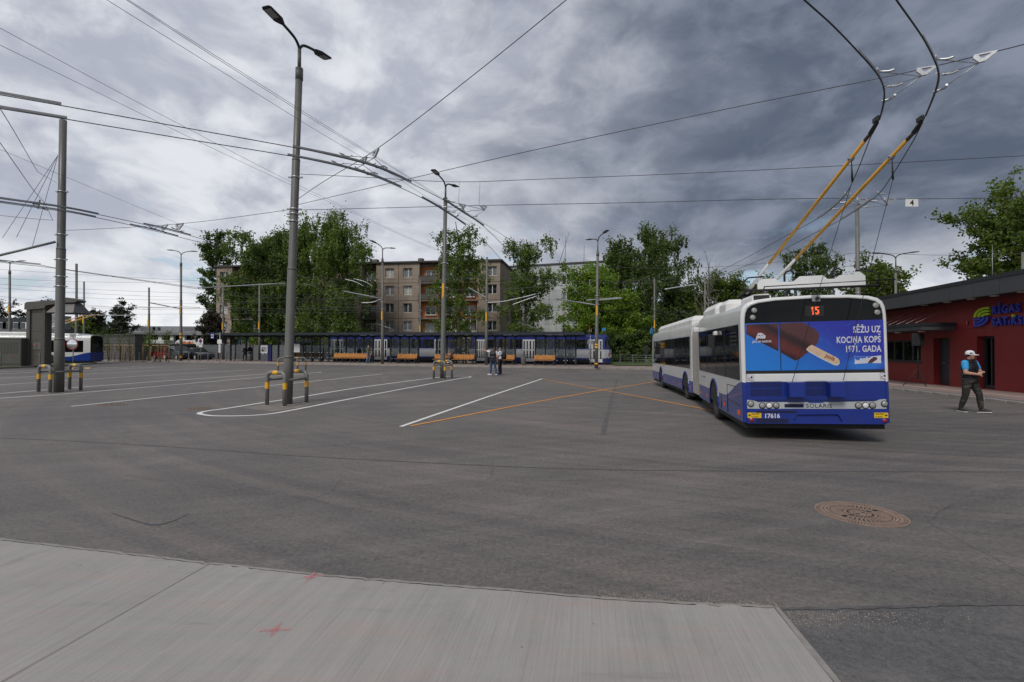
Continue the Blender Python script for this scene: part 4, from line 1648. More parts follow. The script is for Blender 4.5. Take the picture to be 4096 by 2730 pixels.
birch_p = lambda f: (0.45 + 1.0 * f) * (1 - f) ** 0.55 * 1.25 if f < 0.96 else 0.2
tall_p = lambda f: 0.95 * min(1, 0.55 + f * 1.2) * math.sqrt(max(0, 1 - f ** 2.2)) + 0.05
tree_px('poplar_tree', 'tall broadleaf tree at the corner of the brown block', 872, 97, 890, 62, 'oak', n=8500, leaf=0.36, mat='leaf_dark', cb=0.12, seed=3, prof=tall_p, limbs=32)
tree_px('birch_tree', 'dense birch before the loggias next to the corner tree', 1022, 71, 905, 80, 'birch', n=13000, leaf=0.28, mat='leaf_birch', bark='bark_birch', cb=0.22, seed=4, prof=tall_p, limbs=34)
tree_px('birch_tree', 'broad birch rising behind the tall double lamp post', 1140, 72, 872, 108, 'birch', n=18000, leaf=0.28, mat='leaf_dark', bark='bark_birch', cb=0.26, seed=5, prof=tall_p, limbs=38)
tree_px('birch_tree', 'wide birch with white stems just past the lamp post', 1330, 68, 868, 132, 'birch', n=23000, leaf=0.26, mat='leaf_birch', bark='bark_birch', cb=0.12, seed=6, prof=tall_p, limbs=42)
tree_px('birch_tree', 'slender weeping birch before the orange loggias', 1838, 66, 862, 88, 'birch', n=8500, leaf=0.24, mat='leaf_birch', bark='bark', cb=0.16, seed=7, prof=birch_p, limbs=30)
tree_px('birch_tree', 'weeping birch between the brown and the grey block', 2126, 70, 930, 82, 'birch', n=9500, leaf=0.25, mat='leaf_birch', bark='bark', cb=0.14, seed=8, prof=tall_p, limbs=32)
tree_px('maple_tree', 'bright green maple in front of the grey block', 2375, 62, 1035, 108, 'oak', n=13000, leaf=0.27, mat='leaf_bright', cb=0.10, seed=9, limbs=40)
tree_px('maple_tree', 'low bright green maple spreading towards the shrubs', 2490, 60, 1165, 82, 'oak', n=8000, leaf=0.26, mat='leaf_bright', cb=0.06, seed=29, limbs=32)
tree_px('birch_tree', 'dark birch beside the bright maple', 2495, 76, 965, 86, 'birch', n=15000, leaf=0.3, mat='leaf_dark', bark='bark_birch', cb=0.10, seed=10, prof=tall_p, limbs=34)
tree_px('birch_tree', 'tallest dark birch beyond the front of the trolleybus', 2600, 74, 946, 112, 'birch', n=18000, leaf=0.3, mat='leaf_dark', bark='bark_birch', cb=0.08, seed=11, prof=tall_p, limbs=38)
tree_px('linden_tree', 'dark linden behind the trolleybus front roof', 2720, 78, 1120, 95, 'oak', n=8000, leaf=0.32, mat='leaf_dark', cb=0.08, seed=12, limbs=30)
tree_px('linden_tree', 'linden behind the trolleybus bellows', 2860, 72, 1075, 100, 'oak', n=9000, leaf=0.3, mat='leaf_oak', cb=0.08, seed=13, limbs=32)
tree_px('linden_tree', 'small linden seen between the two trolley poles', 3045, 66, 1085, 80, 'oak', n=6000, leaf=0.28, mat='leaf_oak', cb=0.1, seed=14, limbs=28)
tree_px('birch_tree', 'lone drooping birch above the trolleybus tail roof', 3265, 62, 945, 75, 'birch', n=9000, leaf=0.24, mat='leaf_dark', bark='bark_birch', cb=0.2, seed=15, prof=tall_p, limbs=32)
tree_px('maple_tree', 'round maple behind the roof end of the terminal', 3500, 48, 1030, 125, 'oak', clump=0.5, n=11000, leaf=0.24, mat='leaf_oak', cb=0.15, seed=16, limbs=32)
tree_px('maple_tree', 'big spreading maple over the terminal roof', 4092, 40, 735, 205, 'oak', n=16000, leaf=0.25, clump=0.38, mat='leaf_oak', cb=0.30, seed=23, limbs=44, trunk_r=0.35)

# dense shrub masses along the lawn
for i, (px, Y, top, half, mt, lb) in enumerate(((2440, 58, 1330, 50, 'leaf_dark', 'dark shrub behind the tram nose'), (2520, 57, 1350, 60, 'leaf_dark', 'low dark shrub above the steel railing'), (2590, 56, 1342, 55, 'leaf_birch', 'leafy shrub beside the trolleybus front corner'), (2660, 60, 1330, 70, 'leaf_dark', 'shrub hidden behind the trolleybus front'), (842, 72, 1245, 62, 'leaf_lilac', 'purplish lilac bush at the corner of the brown block'))):
    b = P(px, 1390, Y)
    h = P(px, top, Y).z
    t_ = tree('shrub', lb, (b.x, b.y, 0.15), h, half * Y / 2048, 'oak', n=5500, leaf=0.24, mat=mt, cb=0.02, seed=40 + i, limbs=34, trunk_r=0.06)
    t_['category'] = 'shrub'

# wood behind, one dark mass filling between the trunks
rng = np.random.default_rng(77)
pts = []
for k in range(240):
    x = rng.uniform(14, 74)
    y = rng.uniform(84, 104)
    h = rng.uniform(2.5, 9.5) * (1.0 if x < 48 else 0.8)
    c = np.array([x, y, h * rng.uniform(0.25, 1.0)])
    pts.append(c + rng.normal(size=(150, 3)) * np.array([1.5, 1.2, 1.1]))
pts = np.concatenate(pts)
pts = pts[pts[:, 2] > 0.2]
v = leaves(pts, 0.42, rng)
tag(obj_from('woods', mesh_quads('woods', v, M['leaf_dark'])), 'dark mass of woodland closing the view behind the lawn', 'woods', kind='stuff')

# dead tree
rng = np.random.default_rng(5)
b = P(2835, 1390, 64)
root = empty('dead_tree', (b.x, b.y, 0.15), 0, 'leafless dead tree with bare grey branches', 'tree')
mb = MB()
H_ = P(2835, 1010, 64).z
tp = limb(mb, (0, 0, 0), (0.0, 0, 1), H_ * 0.72, 0.2, 6, 0.05, rng, 0.04)
for i in range(16):
    k = 2 + i % 4
    az = i * 2.4
    L = H_ * rng.uniform(0.2, 0.42)
    pp = limb(mb, tp[k].lerp(tp[k + 1], rng.uniform(0, 1)), (math.cos(az) * 0.5, math.sin(az) * 0.4, 1), L, 0.075, 5, 0.03, rng, 0.13)
    for j in range(4):
        q = pp[1 + j]
        limb(mb, q, Vector(rng.normal(size=3)) * 0.6 + Vector((0, 0, 0.6)), L * 0.34, 0.03, 3, 0.0, rng, 0.15)
mb.build('trunk', M['bark_dead'], root)

# pines at the depot side
for i, (px, Y, top, half, lb) in enumerate(((484, 74, 1218, 52, 'twin-crowned pine beside the depot roof'), (462, 78, 1232, 36, 'pine just behind the twin-crowned pine'), (400, 80, 1240, 45, 'dark pine above the corrugated shed'), (330, 84, 1268, 55, 'pine behind the two bare poles'), (210, 84, 1212, 60, 'tall pine behind the charging gantry arm'), (95, 84, 1240, 50, 'pine at the end of the teal workshop'), (5, 84, 1205, 60, 'pine standing over the teal workshop'))):
    tree_px('pine_tree', lb, px, Y, top, half, 'pine', n=4200, leaf=0.42, mat='leaf_pine', bark='bark_pine', cb=0.34 if i < 3 else 0.2, seed=60 + i, limbs=24, prof=lambda f: (0.95 - 0.55 * f) * (0.75 + 0.25 * math.sin(f * 9)))
for i, (px, Y, top, half, lb) in enumerate(((365, 80, 1270, 55, 'rounded leafy tree between the pines'), (610, 105, 1322, 28, 'small tree showing over the depot roof'), (700, 130, 1338, 26, 'distant little tree on the skyline'), (750, 128, 1330, 24, 'distant round tree near the lamp post'))):
    tree_px('linden_tree', lb, px, Y, top, half, 'oak', n=3500, leaf=0.34, mat='leaf_oak', cb=0.1, seed=80 + i, limbs=22)

# staked saplings along the far pavement
def sapling(px, Y, top, label, seed, leafy):
    b = P(px, 1440, Y)
    rng = np.random.default_rng(seed)
    root = empty('young_tree', (b.x, b.y, 0.15), 0, label, 'young tree', 'staked young trees along the far pavement')
    h = P(px, top, Y).z
    mb = MB()
    tp = limb(mb, (0, 0, 0), (0, 0, 1), h, 0.045, 6, 0.05, rng, 0.02)
    ends = []
    for i in range(14):
        k = 2 + i % 4
        az = i * 2.4
        pp = limb(mb, tp[k], (math.cos(az), math.sin(az), 0.9), h * rng.uniform(0.14, 0.26), 0.014, 3, 0.05, rng)
        ends += pp[1:]
    mb.build('trunk', M['bark'], root)
    P_ = [np.array(e) + rng.normal(size=(leafy, 3)) * 0.14 for e in ends]
    obj_from('crown', mesh_quads('crown', leaves(np.concatenate(P_), 0.11, rng), M['leaf_birch']), root)
    return root


for i, (px, top, lb, lf) in enumerate(((400, 1330, 'staked sapling beside the tail of the far trolleybus', 22), (432, 1335, 'thin staked sapling at the start of the shed', 7), (478, 1340, 'thin staked sapling before the middle of the shed', 6), (518, 1343, 'staked sapling before the shed corner', 5), (591, 1325, 'leafy staked sapling leaning on a bare pole', 24), (619, 1340, 'thin staked sapling in front of the red car', 4), (663, 1325, 'feathery staked sapling in front of the dark car', 12))):
    Y = 54.0
    t_ = sapling(px, Y, top, lb, 100 + i, lf)
    st = empty('tree_stakes', t_.location, 0, lb.replace('staked', 'wooden stake frame round the', 1).replace('thin ', '').replace('leafy ', '').replace('feathery ', ''), 'stakes', 'wooden stake frames')
    for sx, sy in ((-0.42, -0.12), (0.42, -0.12), (0.0, 0.14)):
        mb = MB()
        mb.tube([(sx, sy, 0), (sx, sy, 1.72)], 0.032 if sx else 0.05, 8)
        mb.build('stake', M['stake'], st)
    for sy in (-0.12,):
        mb = MB()
        mb.box(-0.5, 0.5, sy - 0.065, sy - 0.046, 1.60, 1.70)
        mb.build('crossbar', M['stake'], st)
# ================================================================== trolleybuses
def livery(wave=0.40):
    """white over blue: the blue rises in a wave towards the tail (local y = 0)"""
    mm, t, b = new_mat('bus livery paint')
    tc = t.nodes.new('ShaderNodeTexCoord')
    v = tc.outputs['Object']
    x, y, z = sep(t, v)
    edge = mth(t, 'ADD', 0.715, mrange(t, y, 1.75, -0.1, 0.0, wave))
    blue = mth(t, 'LESS_THAN', z, edge)
    n = noise(t, v, 1.2, 6, 0.65)
    k = mrange(t, n, 0.3, 0.7, 0.9, 1.05, False)
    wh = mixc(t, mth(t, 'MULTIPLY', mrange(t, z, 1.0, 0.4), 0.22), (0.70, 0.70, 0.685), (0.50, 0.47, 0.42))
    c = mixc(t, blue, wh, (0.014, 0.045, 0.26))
    link(t, mixc(t, 1.0, c, comb(t, k, k, k), 'MULTIPLY'), b.inputs['Base Color'])
    b.inputs['Roughness'].default_value = 0.28
    b.inputs['Coat Weight'].default_value = 0.5
    b.inputs['Coat Roughness'].default_value = 0.06
    return mm


M['livery'] = livery()
M['livery_front'] = livery(0.0)
M['bus_blue'] = M_('bus blue', (0.006, 0.026, 0.225), 0.36, 0, 0.10, 2, coat=0.3, grime=0.10)
M['bus_white'] = M_('bus white', (0.70, 0.70, 0.69), 0.33, 0, 0.05, 2, coat=0.3, grime=0.14)
M['roof_white'] = M_('bus roof white', (0.74, 0.735, 0.71), 0.45, 0, 0.06, 1.5, grime=0.22)
M['bus_glass'] = M_('bus tinted glass', (0.006, 0.007, 0.008), 0.035, 0, 0.2, 2, spec=0.16)
M['bus_glass2'] = glass_mat('bus side glass', (0.16, 0.17, 0.17), 0.16, 0.02)
M['bellows'] = M_('bellows fabric', (0.27, 0.26, 0.235), 0.75, 0, 0.12, 3, grime=0.5)
M['mesh'] = M_('grille mesh', (0.010, 0.012, 0.05), 0.6, 0.2, 0.5, 160)
M['trolley_yellow'] = M_('trolley pole yellow', (0.66, 0.34, 0.03), 0.5, 0, 0.15, 5, grime=0.15)
M['ad_white'] = M_('printed white', (0.62, 0.62, 0.68), 0.35, 0, 0.03)
M['sticker_yellow'] = M_('yellow sticker', (0.72, 0.47, 0.01), 0.4, 0, 0.05)
M['print_black'] = M_('printed black', (0.012, 0.012, 0.014), 0.4, 0, 0.05)
M['print_red'] = M_('printed red', (0.4, 0.02, 0.03), 0.4, 0, 0.05)
BW = 2.53                       # body width
ROOFP = [(0.0, 2.26), (0.008, 2.40), (0.025, 2.50), (0.062, 2.585), (0.14, 2.648), (0.28, 2.692), (0.60, 2.728), (1.265, 2.745)]


def arch(y0, r, zb, n=9):
    """points of a wheel-arch cut, going forward along the skirt"""
    zc = 0.42
    pts = []
    a0 = math.asin((zc - zb) / r)
    for i in range(n + 1):
        a = math.pi + a0 - (math.pi + 2 * a0) * i / n
        pts.append((y0 + r * math.cos(a), zc + r * math.sin(a)))
    return pts


def side_outline(L, wheels, zb=0.33, zt=2.26, r=0.56):
    pts = [(0.0, zb)]
    for wv in sorted(wheels):
        pts += arch(wv, r, zb)
    pts += [(L, zb), (L, zt), (0.0, zt)]
    return pts


def bus_section(name_root, parent, L, wheels, win, front=False, rear=True, side_seams=()):
    """body shell of one section. local x: 0 = left side .. BW = right side, y forward, z up"""
    mb = MB()
    for x in (0.0, BW):
        o = side_outline(L, wheels)
        b = len(mb.v)
        mb.v.extend([(x, yv, z) for yv, z in o])
        mb.f.append([b + i for i in range(len(o))] if x > 0 else [b + i for i in range(len(o))][::-1])
        mb.m.append(0)
        mb.s.append(False)
    prof = ROOFP + [(BW - a, z) for a, z in ROOFP[-2::-1]]
    ends = [0.0, L]
    mb.loft([[(a, y, z) for a, z in prof] for y in ends], 0, False, False, True)
    # end caps above the side height
    for y in ends:
        mb.add([(a, y, z) for a, z in prof], [list(range(len(prof)))])
        mb.add([(0, y, 0.33), (BW, y, 0.33), (BW, y, 2.26), (0, y, 2.26)], [(0, 1, 2, 3)])
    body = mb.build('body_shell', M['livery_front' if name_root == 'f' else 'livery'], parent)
    mb = MB()
    mb.box(0.06, BW - 0.06, 0.06, L - 0.06, 0.21, 0.45)  # low slab shaped to block light leaking under the bus, deepening its shadow
    for wv in wheels:
        for x0, x1 in ((0.012, 0.55), (BW - 0.55, BW - 0.012)):
            mb.box(x0, x1, wv - 0.62, wv + 0.62, 0.46, 1.02)
    mb.build('underbody', M['chassis'], parent)
    # left side glazing
    y0, y1, z0, z1 = win
    mb = MB()
    mb.box(-0.006, 0.0, y0, y1, z0, z1)
    gl = mb.build('side_glazing', M['bus_glass'], parent)
    return body, gl


def wheel(parent, y, x=0.03, hub='silver'):
    root = None
    mb = MB()
    n = 28
    prof = [(0.0, 0.30), (0.30, 0.30), (0.46, 0.27), (0.49, 0.22), (0.49, 0.06), (0.46, 0.012), (0.40, 0.0), (0.30, 0.015), (0.285, 0.05)]
    rings = [[(x + d, y + r * math.cos(2 * math.pi * k / n), 0.49 + r * math.sin(2 * math.pi * k / n)) for k in range(n)] for r, d in prof]
    mb.loft(rings, 0, True, False, True)
    ty = mb.build('wheel', M['tyre'], parent)
    mb = MB()
    prof = [(0.285, 0.05), (0.27, 0.02), (0.24, 0.05), (0.16, 0.09), (0.13, 0.06), (0.0001, 0.05)]
    rings = [[(x + d, y + r * math.cos(2 * math.pi * k / n), 0.49 + r * math.sin(2 * math.pi * k / n)) for k in range(n)] for r, d in prof]
    mb.loft(rings, 0, True, False, True)
    for k in range(10):
        a = 2 * math.pi * k / 10
        c = (y + 0.2 * math.cos(a), 0.49 + 0.2 * math.sin(a))
        mb.tube([(x + 0.07, *c), (x + 0.03, *c)], 0.018, 6)
    mb.build('rim', M['rail'], ty)
    # blue lip round the arch
    return ty


def arch_lip(parent, y, mat='bus_blue'):
    mb = MB()
    pts = arch(y, 0.60, 0.36, 16)
    pin = arch(y, 0.555, 0.36, 16)
    mb.loft([[(-0.014, a, b), (0.004, a, b), (0.004, c, d), (-0.014, c, d)] for (a, b), (c, d) in zip(pts, pin)], 0, True, True)
    mb.build('wheel_arch', M[mat], parent)


def wedge(parent, pts, x0, x1, mat, name):
    mb = MB()
    mb.prism([(x0, a, b) for a, b in pts], (x1 - x0, 0, 0))
    return mb.build(name, M[mat], parent)


# -------- near articulated trolleybus: rear section frame
RA = Vector((4.5, 9.95, 0.0))
RB = Vector((6.98, 9.45, 0.068))
ex = (RB - RA).normalized()
ey = Vector((-ex.y, ex.x, 0)).normalized()
RM = frame(RA, ex, ey)
bus = empty('articulated_trolleybus', label='white and blue articulated trolleybus with ice-cream advert on its tail', cat='trolleybus', mat=RM)
RMI = RM.inverted()
RN = RM.to_3x3() @ Vector((0, -1, 0))


def rf(px, py, off=0.0):
    """pixel -> (x, z) on the tail plane"""
    p = RMI @ PL(px, py, RA + RN * off, RN)
    return p.x, p.z


L1 = 5.2
bus_section('r', bus, L1, [2.95], (0.16, 5.08, 1.13, 2.235))
wheel(bus, 2.95)
arch_lip(bus, 2.95)
for y_ in (3.95, 4.9, 1.7):
    mb = MB()
    mb.box(-0.012, -0.001, y_ - 0.04, y_ + 0.04, 0.46, 0.54)
    mb.build('side_marker', M['orange_lens'], bus)
mb = MB()
mb.box(-0.02, -0.001, 0.25, 0.37, 0.44, 0.53)
mb.build('side_marker', M['orange_lens'], bus)
# service flap and panel seams on the left flank
for pts in ([(-0.004, 1.35, 0.36), (-0.004, 1.35, 0.98)], [(-0.004, 0.55, 0.98), (-0.004, 1.35, 0.98)], [(-0.004, 2.05, 0.36), (-0.004, 2.05, 0.70)], [(-0.004, 4.1, 0.98), (-0.004, 4.75, 0.98)], [(-0.004, 0.16, 0.62), (-0.004, 1.35, 0.66)]):
    mb = MB()
    mb.tube(pts, 0.006, 4)
    mb.build('panel_seam', M['print_black'], bus)
for y_ in (1.5, 2.5, 3.7, 4.9):
    mb = MB()
    mb.box(-0.010, -0.0065, y_ - 0.012, y_ + 0.012, 1.13, 2.21)
    mb.build('window_seam', M['black'], bus)
# opening vent lights and ventilation slots in the glazing
mb = MB()
mb.box(-0.02, -0.0065, 2.62, 3.45, 1.78, 2.12)
mb.build('vent_window', M['black'], bus)
for k in range(4):
    mb = MB()
    mb.box(-0.022, -0.0065, 0.28, 0.85, 1.82 + k * 0.08, 1.865 + k * 0.08)
    mb.build('vent_slat', M['black'], bus)
mb = MB()
mb.cbox(-0.16, 0.0, 4.9, 5.07, 2.25, 2.37, 0.03)
mb.build('camera_housing', M['bus_white'], bus)
mb = MB()
mb.cbox(-0.09, -0.006, 2.15, 2.40, 2.08, 2.17, 0.03)
mb.build('camera_housing', M['bus_white'], bus)

# tail: white rim with rounded top, black glass, printed advert
prof = ROOFP + [(BW - a, z) for a, z in ROOFP[-2::-1]]
outer = [(0.0, 1.10)] + prof + [(BW, 1.10)]
ci, cz = BW / 2, 1.9


def inset(d):
    out = []
    for a, z in outer:
        out.append((ci + (a - ci) * (1 - d / ci), min(z, 1.12) if z <= 1.11 else 1.10 + (z - 1.10) * (1 - d / 1.64)))
    return out


i1, i2 = inset(0.03), inset(0.066)
mb = MB()
mb.loft([[(a, 0.0, z) for a, z in outer], [(a, -0.045, z) for a, z in i1], [(a, -0.05, z) for a, z in i2], [(a, -0.02, z) for a, z in i2]], 0, False, False, True)
mb.build('tail_rim', M['bus_white'], bus)
z_ad1, z_ad0 = 2.242, 1.325
mb = MB()
top = [(a, z) for a, z in i2 if z >= z_ad1 + 0.002]
mb.prism([(a, -0.024, z) for a, z in [(0.075, z_ad1)] + top + [(BW - 0.075, z_ad1)]], (0, 0.02, 0))
mb.build('rear_window', M['bus_glass'], bus)
AX0, AX1 = 0.075, BW - 0.068


def ad_print():
    mm, t, b = new_mat('printed advert')
    tc = t.nodes.new('ShaderNodeTexCoord')
    x, y, z = sep(t, tc.outputs['Object'])
    v = tc.outputs['Object']
    g = mrange(t, mth(t, 'ADD', mth(t, 'MULTIPLY', x, 0.55), mth(t, 'MULTIPLY', z, 0.9)), 1.5, 2.9)
    c = mixc(t, g, (0.018, 0.19, 0.62), (0.028, 0.035, 0.36))
    # lighter glow low by the wrapper and along the bar
    d1 = mth(t, 'ADD', mth(t, 'POWER', mth(t, 'MULTIPLY', mth(t, 'SUBTRACT', x, 2.14), 1.9), 2.0), mth(t, 'POWER', mth(t, 'MULTIPLY', mth(t, 'SUBTRACT', z, 1.43), 4.5), 2.0))
    c = mixc(t, mth(t, 'MULTIPLY', mrange(t, d1, 0.6, 0.0), 0.6), c, (0.03, 0.24, 0.72))
    n = noise(t, v, 3.0, 5, 0.6, 1.5)
    c = mixc(t, mth(t, 'MULTIPLY', mrange(t, n, 0.55, 0.75), 0.18), c, (0.06, 0.33, 0.78))
    link(t, c, b.inputs['Base Color'])
    b.inputs['Roughness'].default_value = 0.3
    b.inputs['Specular IOR Level'].default_value = 0.4
    return mm


def choc_print():
    mm, t, b = new_mat('printed chocolate')
    tc = t.nodes.new('ShaderNodeTexCoord')
    v = tc.outputs['Object']
    x, y, z = sep(t, v)
    q = mth(t, 'ADD', mth(t, 'MULTIPLY', z, 0.87), mth(t, 'MULTIPLY', x, 0.50))
    n = noise(t, v, 4.0, 4, 0.6, 0.6)
    q = mth(t, 'ADD', q, mth(t, 'MULTIPLY', mth(t, 'SUBTRACT', n, 0.5), 0.10))
    c = mixc(t, mrange(t, q, 1.95, 2.12), (0.115, 0.020, 0.018), (0.026, 0.008, 0.010))
    c = mixc(t, mrange(t, q, 2.13, 2.24), c, (0.085, 0.028, 0.030))
    c = mixc(t, mrange(t, q, 1.92, 1.80), c, (0.035, 0.008, 0.012))
    vo = t.nodes.new('ShaderNodeTexVoronoi')
    vo.inputs['Scale'].default_value = 26
    link(t, v, vo.inputs['Vector'])
    c = mixc(t, mth(t, 'MULTIPLY', mrange(t, vo.outputs['Distance'], 0.16, 0.09), 0.45), c, (0.35, 0.20, 0.20))
    link(t, c, b.inputs['Base Color'])
    b.inputs['Roughness'].default_value = 0.3
    return mm


M['ad'] = ad_print()
M['choc'] = choc_print()
xs_ = rf(3119, 1380)[0]
ads = []
for a0, a1 in ((AX0, xs_ - 0.008), (xs_ + 0.008, AX1)):
    mb = MB()
    mb.box(a0, a1, -0.034, -0.004, z_ad0, z_ad1)
    ads.append(mb.build('advert_panel', M['ad'], bus))
mb = MB()
mb.box(xs_ - 0.008, xs_ + 0.008, -0.0245, -0.004, z_ad0 - 0.05, z_ad1)
mb.build('hatch_gap', M['black'], bus)
ad = ads[1]


def print_poly(pts_px, mat, lv, name='printed_shape', par=None):
    q = [rf(*p) for p in pts_px]
    mb = MB()
    mb.prism([(a, -0.034 - 0.0012 * lv, min(z, z_ad1 - 0.001)) for a, z in q], (0, 0.0011, 0))
    return mb.build(name, M[mat], par or ad)


def A2(x, y):
    """zoomed advert coordinates -> picture pixels"""
    return 2950 + x * 0.2763, 1160 + y * 0.2763


bar_ol = [(121, 505), (585, 487), (612, 487), (700, 482), (880, 474), (940, 478), (1000, 505), (1090, 556), (1150, 600), (1168, 640), (1172, 690), (1150, 770), (1110, 810), (1040, 880), (960, 945), (880, 1005), (845, 1022), (812, 1018), (760, 990), (612, 905), (612, 903), (585, 890), (350, 775), (121, 640)]
left = [p for p in bar_ol if p[0] <= 590]
right = [p for p in bar_ol if p[0] >= 612]
print_poly([A2(*p) for p in left], 'choc', 1, 'printed_bar', ads[0])
print_poly([A2(*p) for p in right], 'choc', 1, 'printed_bar')
M['stick'] = M_('printed wooden stick', (0.62, 0.44, 0.31), 0.4, 0, 0.15, 14)
M['stick_edge'] = M_('printed stick edge', (0.55, 0.66, 0.66), 0.4, 0, 0.05)
M['print_brown'] = M_('printed brown', (0.30, 0.12, 0.045), 0.4, 0, 0.05)
st = [(1065, 795), (1250, 890), (1420, 978), (1455, 1005), (1470, 1040), (1455, 1072), (1420, 1082), (1385, 1075), (1200, 985), (1040, 895), (985, 858), (1015, 825)]
print_poly([A2(x, y + 14) for x, y in st], 'stick_edge', 2, 'printed_stick')
print_poly([A2(*p) for p in st], 'stick', 3, 'printed_stick')


def print_text(s, x, y, size, mat, lv, rot=0.0, align='LEFT', xs=1.0, shear=0.0, bold=0.0, par=None, spacing=1.0):
    px, pz = rf(*A2(x, y))
    d = (math.cos(rot), 0, math.sin(rot))
    u = (-math.sin(rot), 0, math.cos(rot))
    return put_text(s, size, M[mat], par or ad, frame((px, -0.034 - 0.0012 * lv, pz), d, u), 'lettering', align=align, xs=xs, shear=shear, bold=bold, spacing=spacing)


for s, x, y in (('SĒŽU UZ', 2056, 612), ('KOCIŅA KOPS', 2060, 757), ('1971. GADA', 2066, 892)):
    print_text(s, x, y, 0.163, 'ad_white', 2, 0.0, 'RIGHT', 0.66, 0.0, 0.0045, spacing=1.06)
print_poly([A2(*p) for p in ((2018, 634), (2030, 634), (2038, 643), (2046, 634), (2057, 634), (2045, 655), (2031, 655))], 'ad_white', 2, 'printed_accent')
print_text('pols', 262, 704, 0.105, 'ad_white', 3, 0, 'LEFT', 1.0, 0.25, 0.007, ads[0], 0.92)
print_text('JAU 55 GADUS', 208, 768, 0.055, 'ad_white', 3, 0.01, 'LEFT', 0.95, 0.0, 0.0015, ads[0])
print_text('pols', 1252, 968, 0.105, 'print_brown', 4, -0.50, 'LEFT', 1.0, 0.1, 0.004)
# little white bear silhouette of the logo
bear = [(280, 662), (283, 640), (300, 630), (345, 630), (362, 642), (352, 652), (340, 655), (333, 664), (318, 664), (312, 655), (300, 656), (298, 664)]
print_poly([A2(x_, y_ - 4) for x_, y_ in bear], 'ad_white', 3, 'printed_emblem', ads[0])
# wrapper
print_poly([A2(*p) for p in ((1680, 958), (1760, 968), (1950, 962), (2066, 950), (2062, 1010), (2068, 1062), (1880, 1060), (1680, 1074), (1688, 1015))], 'ad_white', 2, 'printed_wrapper')
print_poly([A2(*p) for p in ((1682, 962), (1760, 970), (1930, 964), (1850, 1005), (1720, 1022), (1690, 1000))], 'ad', 3, 'printed_wrapper')
print_poly([A2(*p) for p in ((1870, 1058), (1905, 1010), (1960, 968), (2010, 980), (2005, 1010), (1930, 1058))], 'choc', 4, 'printed_bar')
print_text('pols', 1750, 1030, 0.095, 'ad_white', 5, 0.02, 'LEFT', 1.0, 0.25, 0.006)
# LED number
q0, q1 = rf(*A2(975, 388)), rf(*A2(1240, 228))
mb = MB()
mb.box(q0[0], q1[0], -0.030, -0.0242, q0[1], q1[1])
dsp = mb.build('route_display', M['dark'], bus)
c0 = rf(*A2(1048, 360))
hh_ = rf(*A2(1048, 250))[1] - c0[1]
dots = {'1': ['00110', '01110', '00110', '00110', '00110', '00110', '00110', '00110', '00110'], '5': ['11111', '11000', '11000', '11110', '00011', '00011', '00011', '11011', '01110']}
mb = MB()
for k, ch in enumerate('15'):
    for r_, row in enumerate(dots[ch]):
        for c_, v_ in enumerate(row):
            if v_ == '1':
                xx = c0[0] + (k * 6 + c_) * 0.0136
                zz_ = c0[1] + hh_ - (r_ + 1) * hh_ / 9
                mb.box(xx, xx + 0.0125, -0.033, -0.0305, zz_, zz_ + hh_ / 9 * 0.88)
o = mb.build('digits', M['led'], dsp)
o['kind'] = 'stuff'


def lamp(px, py, r, mat, y=-0.03, d=0.03, ring='black', name='tail_lamp'):
    a, z = rf(px, py)
    mb = MB()
    n = 20
    rg = lambda rr, yy: [(a + rr * math.cos(2 * math.pi * k / n), yy, z + rr * math.sin(2 * math.pi * k / n)) for k in range(n)]
    mb.loft([rg(r * 1.28, y + 0.012), rg(r * 1.28, y - d * 0.4), rg(r * 1.06, y - d * 0.6)], 0, True, False, False)
    o = mb.build(name, M[ring], bus)
    mb = MB()
    mb.loft([rg(r * 1.06, y - d * 0.5), rg(r * 0.95, y - d * 0.85), rg(r * 0.5, y - d * 1.05), rg(0.001, y - d * 1.1)], 0, True, False, True)
    mb.build('lens', M[mat], o)


for x, y in ((235, 302), (213, 404), (1987, 229), (2010, 330)):
    lamp(*A2(x, y), 0.048, 'grey_lens', -0.024)
# reversing camera
a, z = rf(*A2(1115, 128))
mb = MB()
mb.cbox(a - 0.07, a + 0.07, -0.10, -0.02, z - 0.06, z + 0.06, 0.015)
cm = mb.build('reversing_camera', M['galv'], bus)
mb = MB()
mb.tube([(a + 0.01, -0.10, z - 0.01), (a + 0.01, -0.125, z - 0.01)], 0.035, 14)
mb.build('lens', M['black'], cm)
# black waist strip, white band
mb = MB()
mb.box(0.07, BW - 0.07, -0.03, -0.004, z_ad0 - 0.06, z_ad0 - 0.001)
mb.build('waist_strip', M['black'], bus)
mb = MB()
mb.cbox(0.075, BW - 0.075, -0.04, -0.004, 1.112, z_ad0 - 0.062, 0.012)
mb.build('white_band', M['bus_white'], bus)
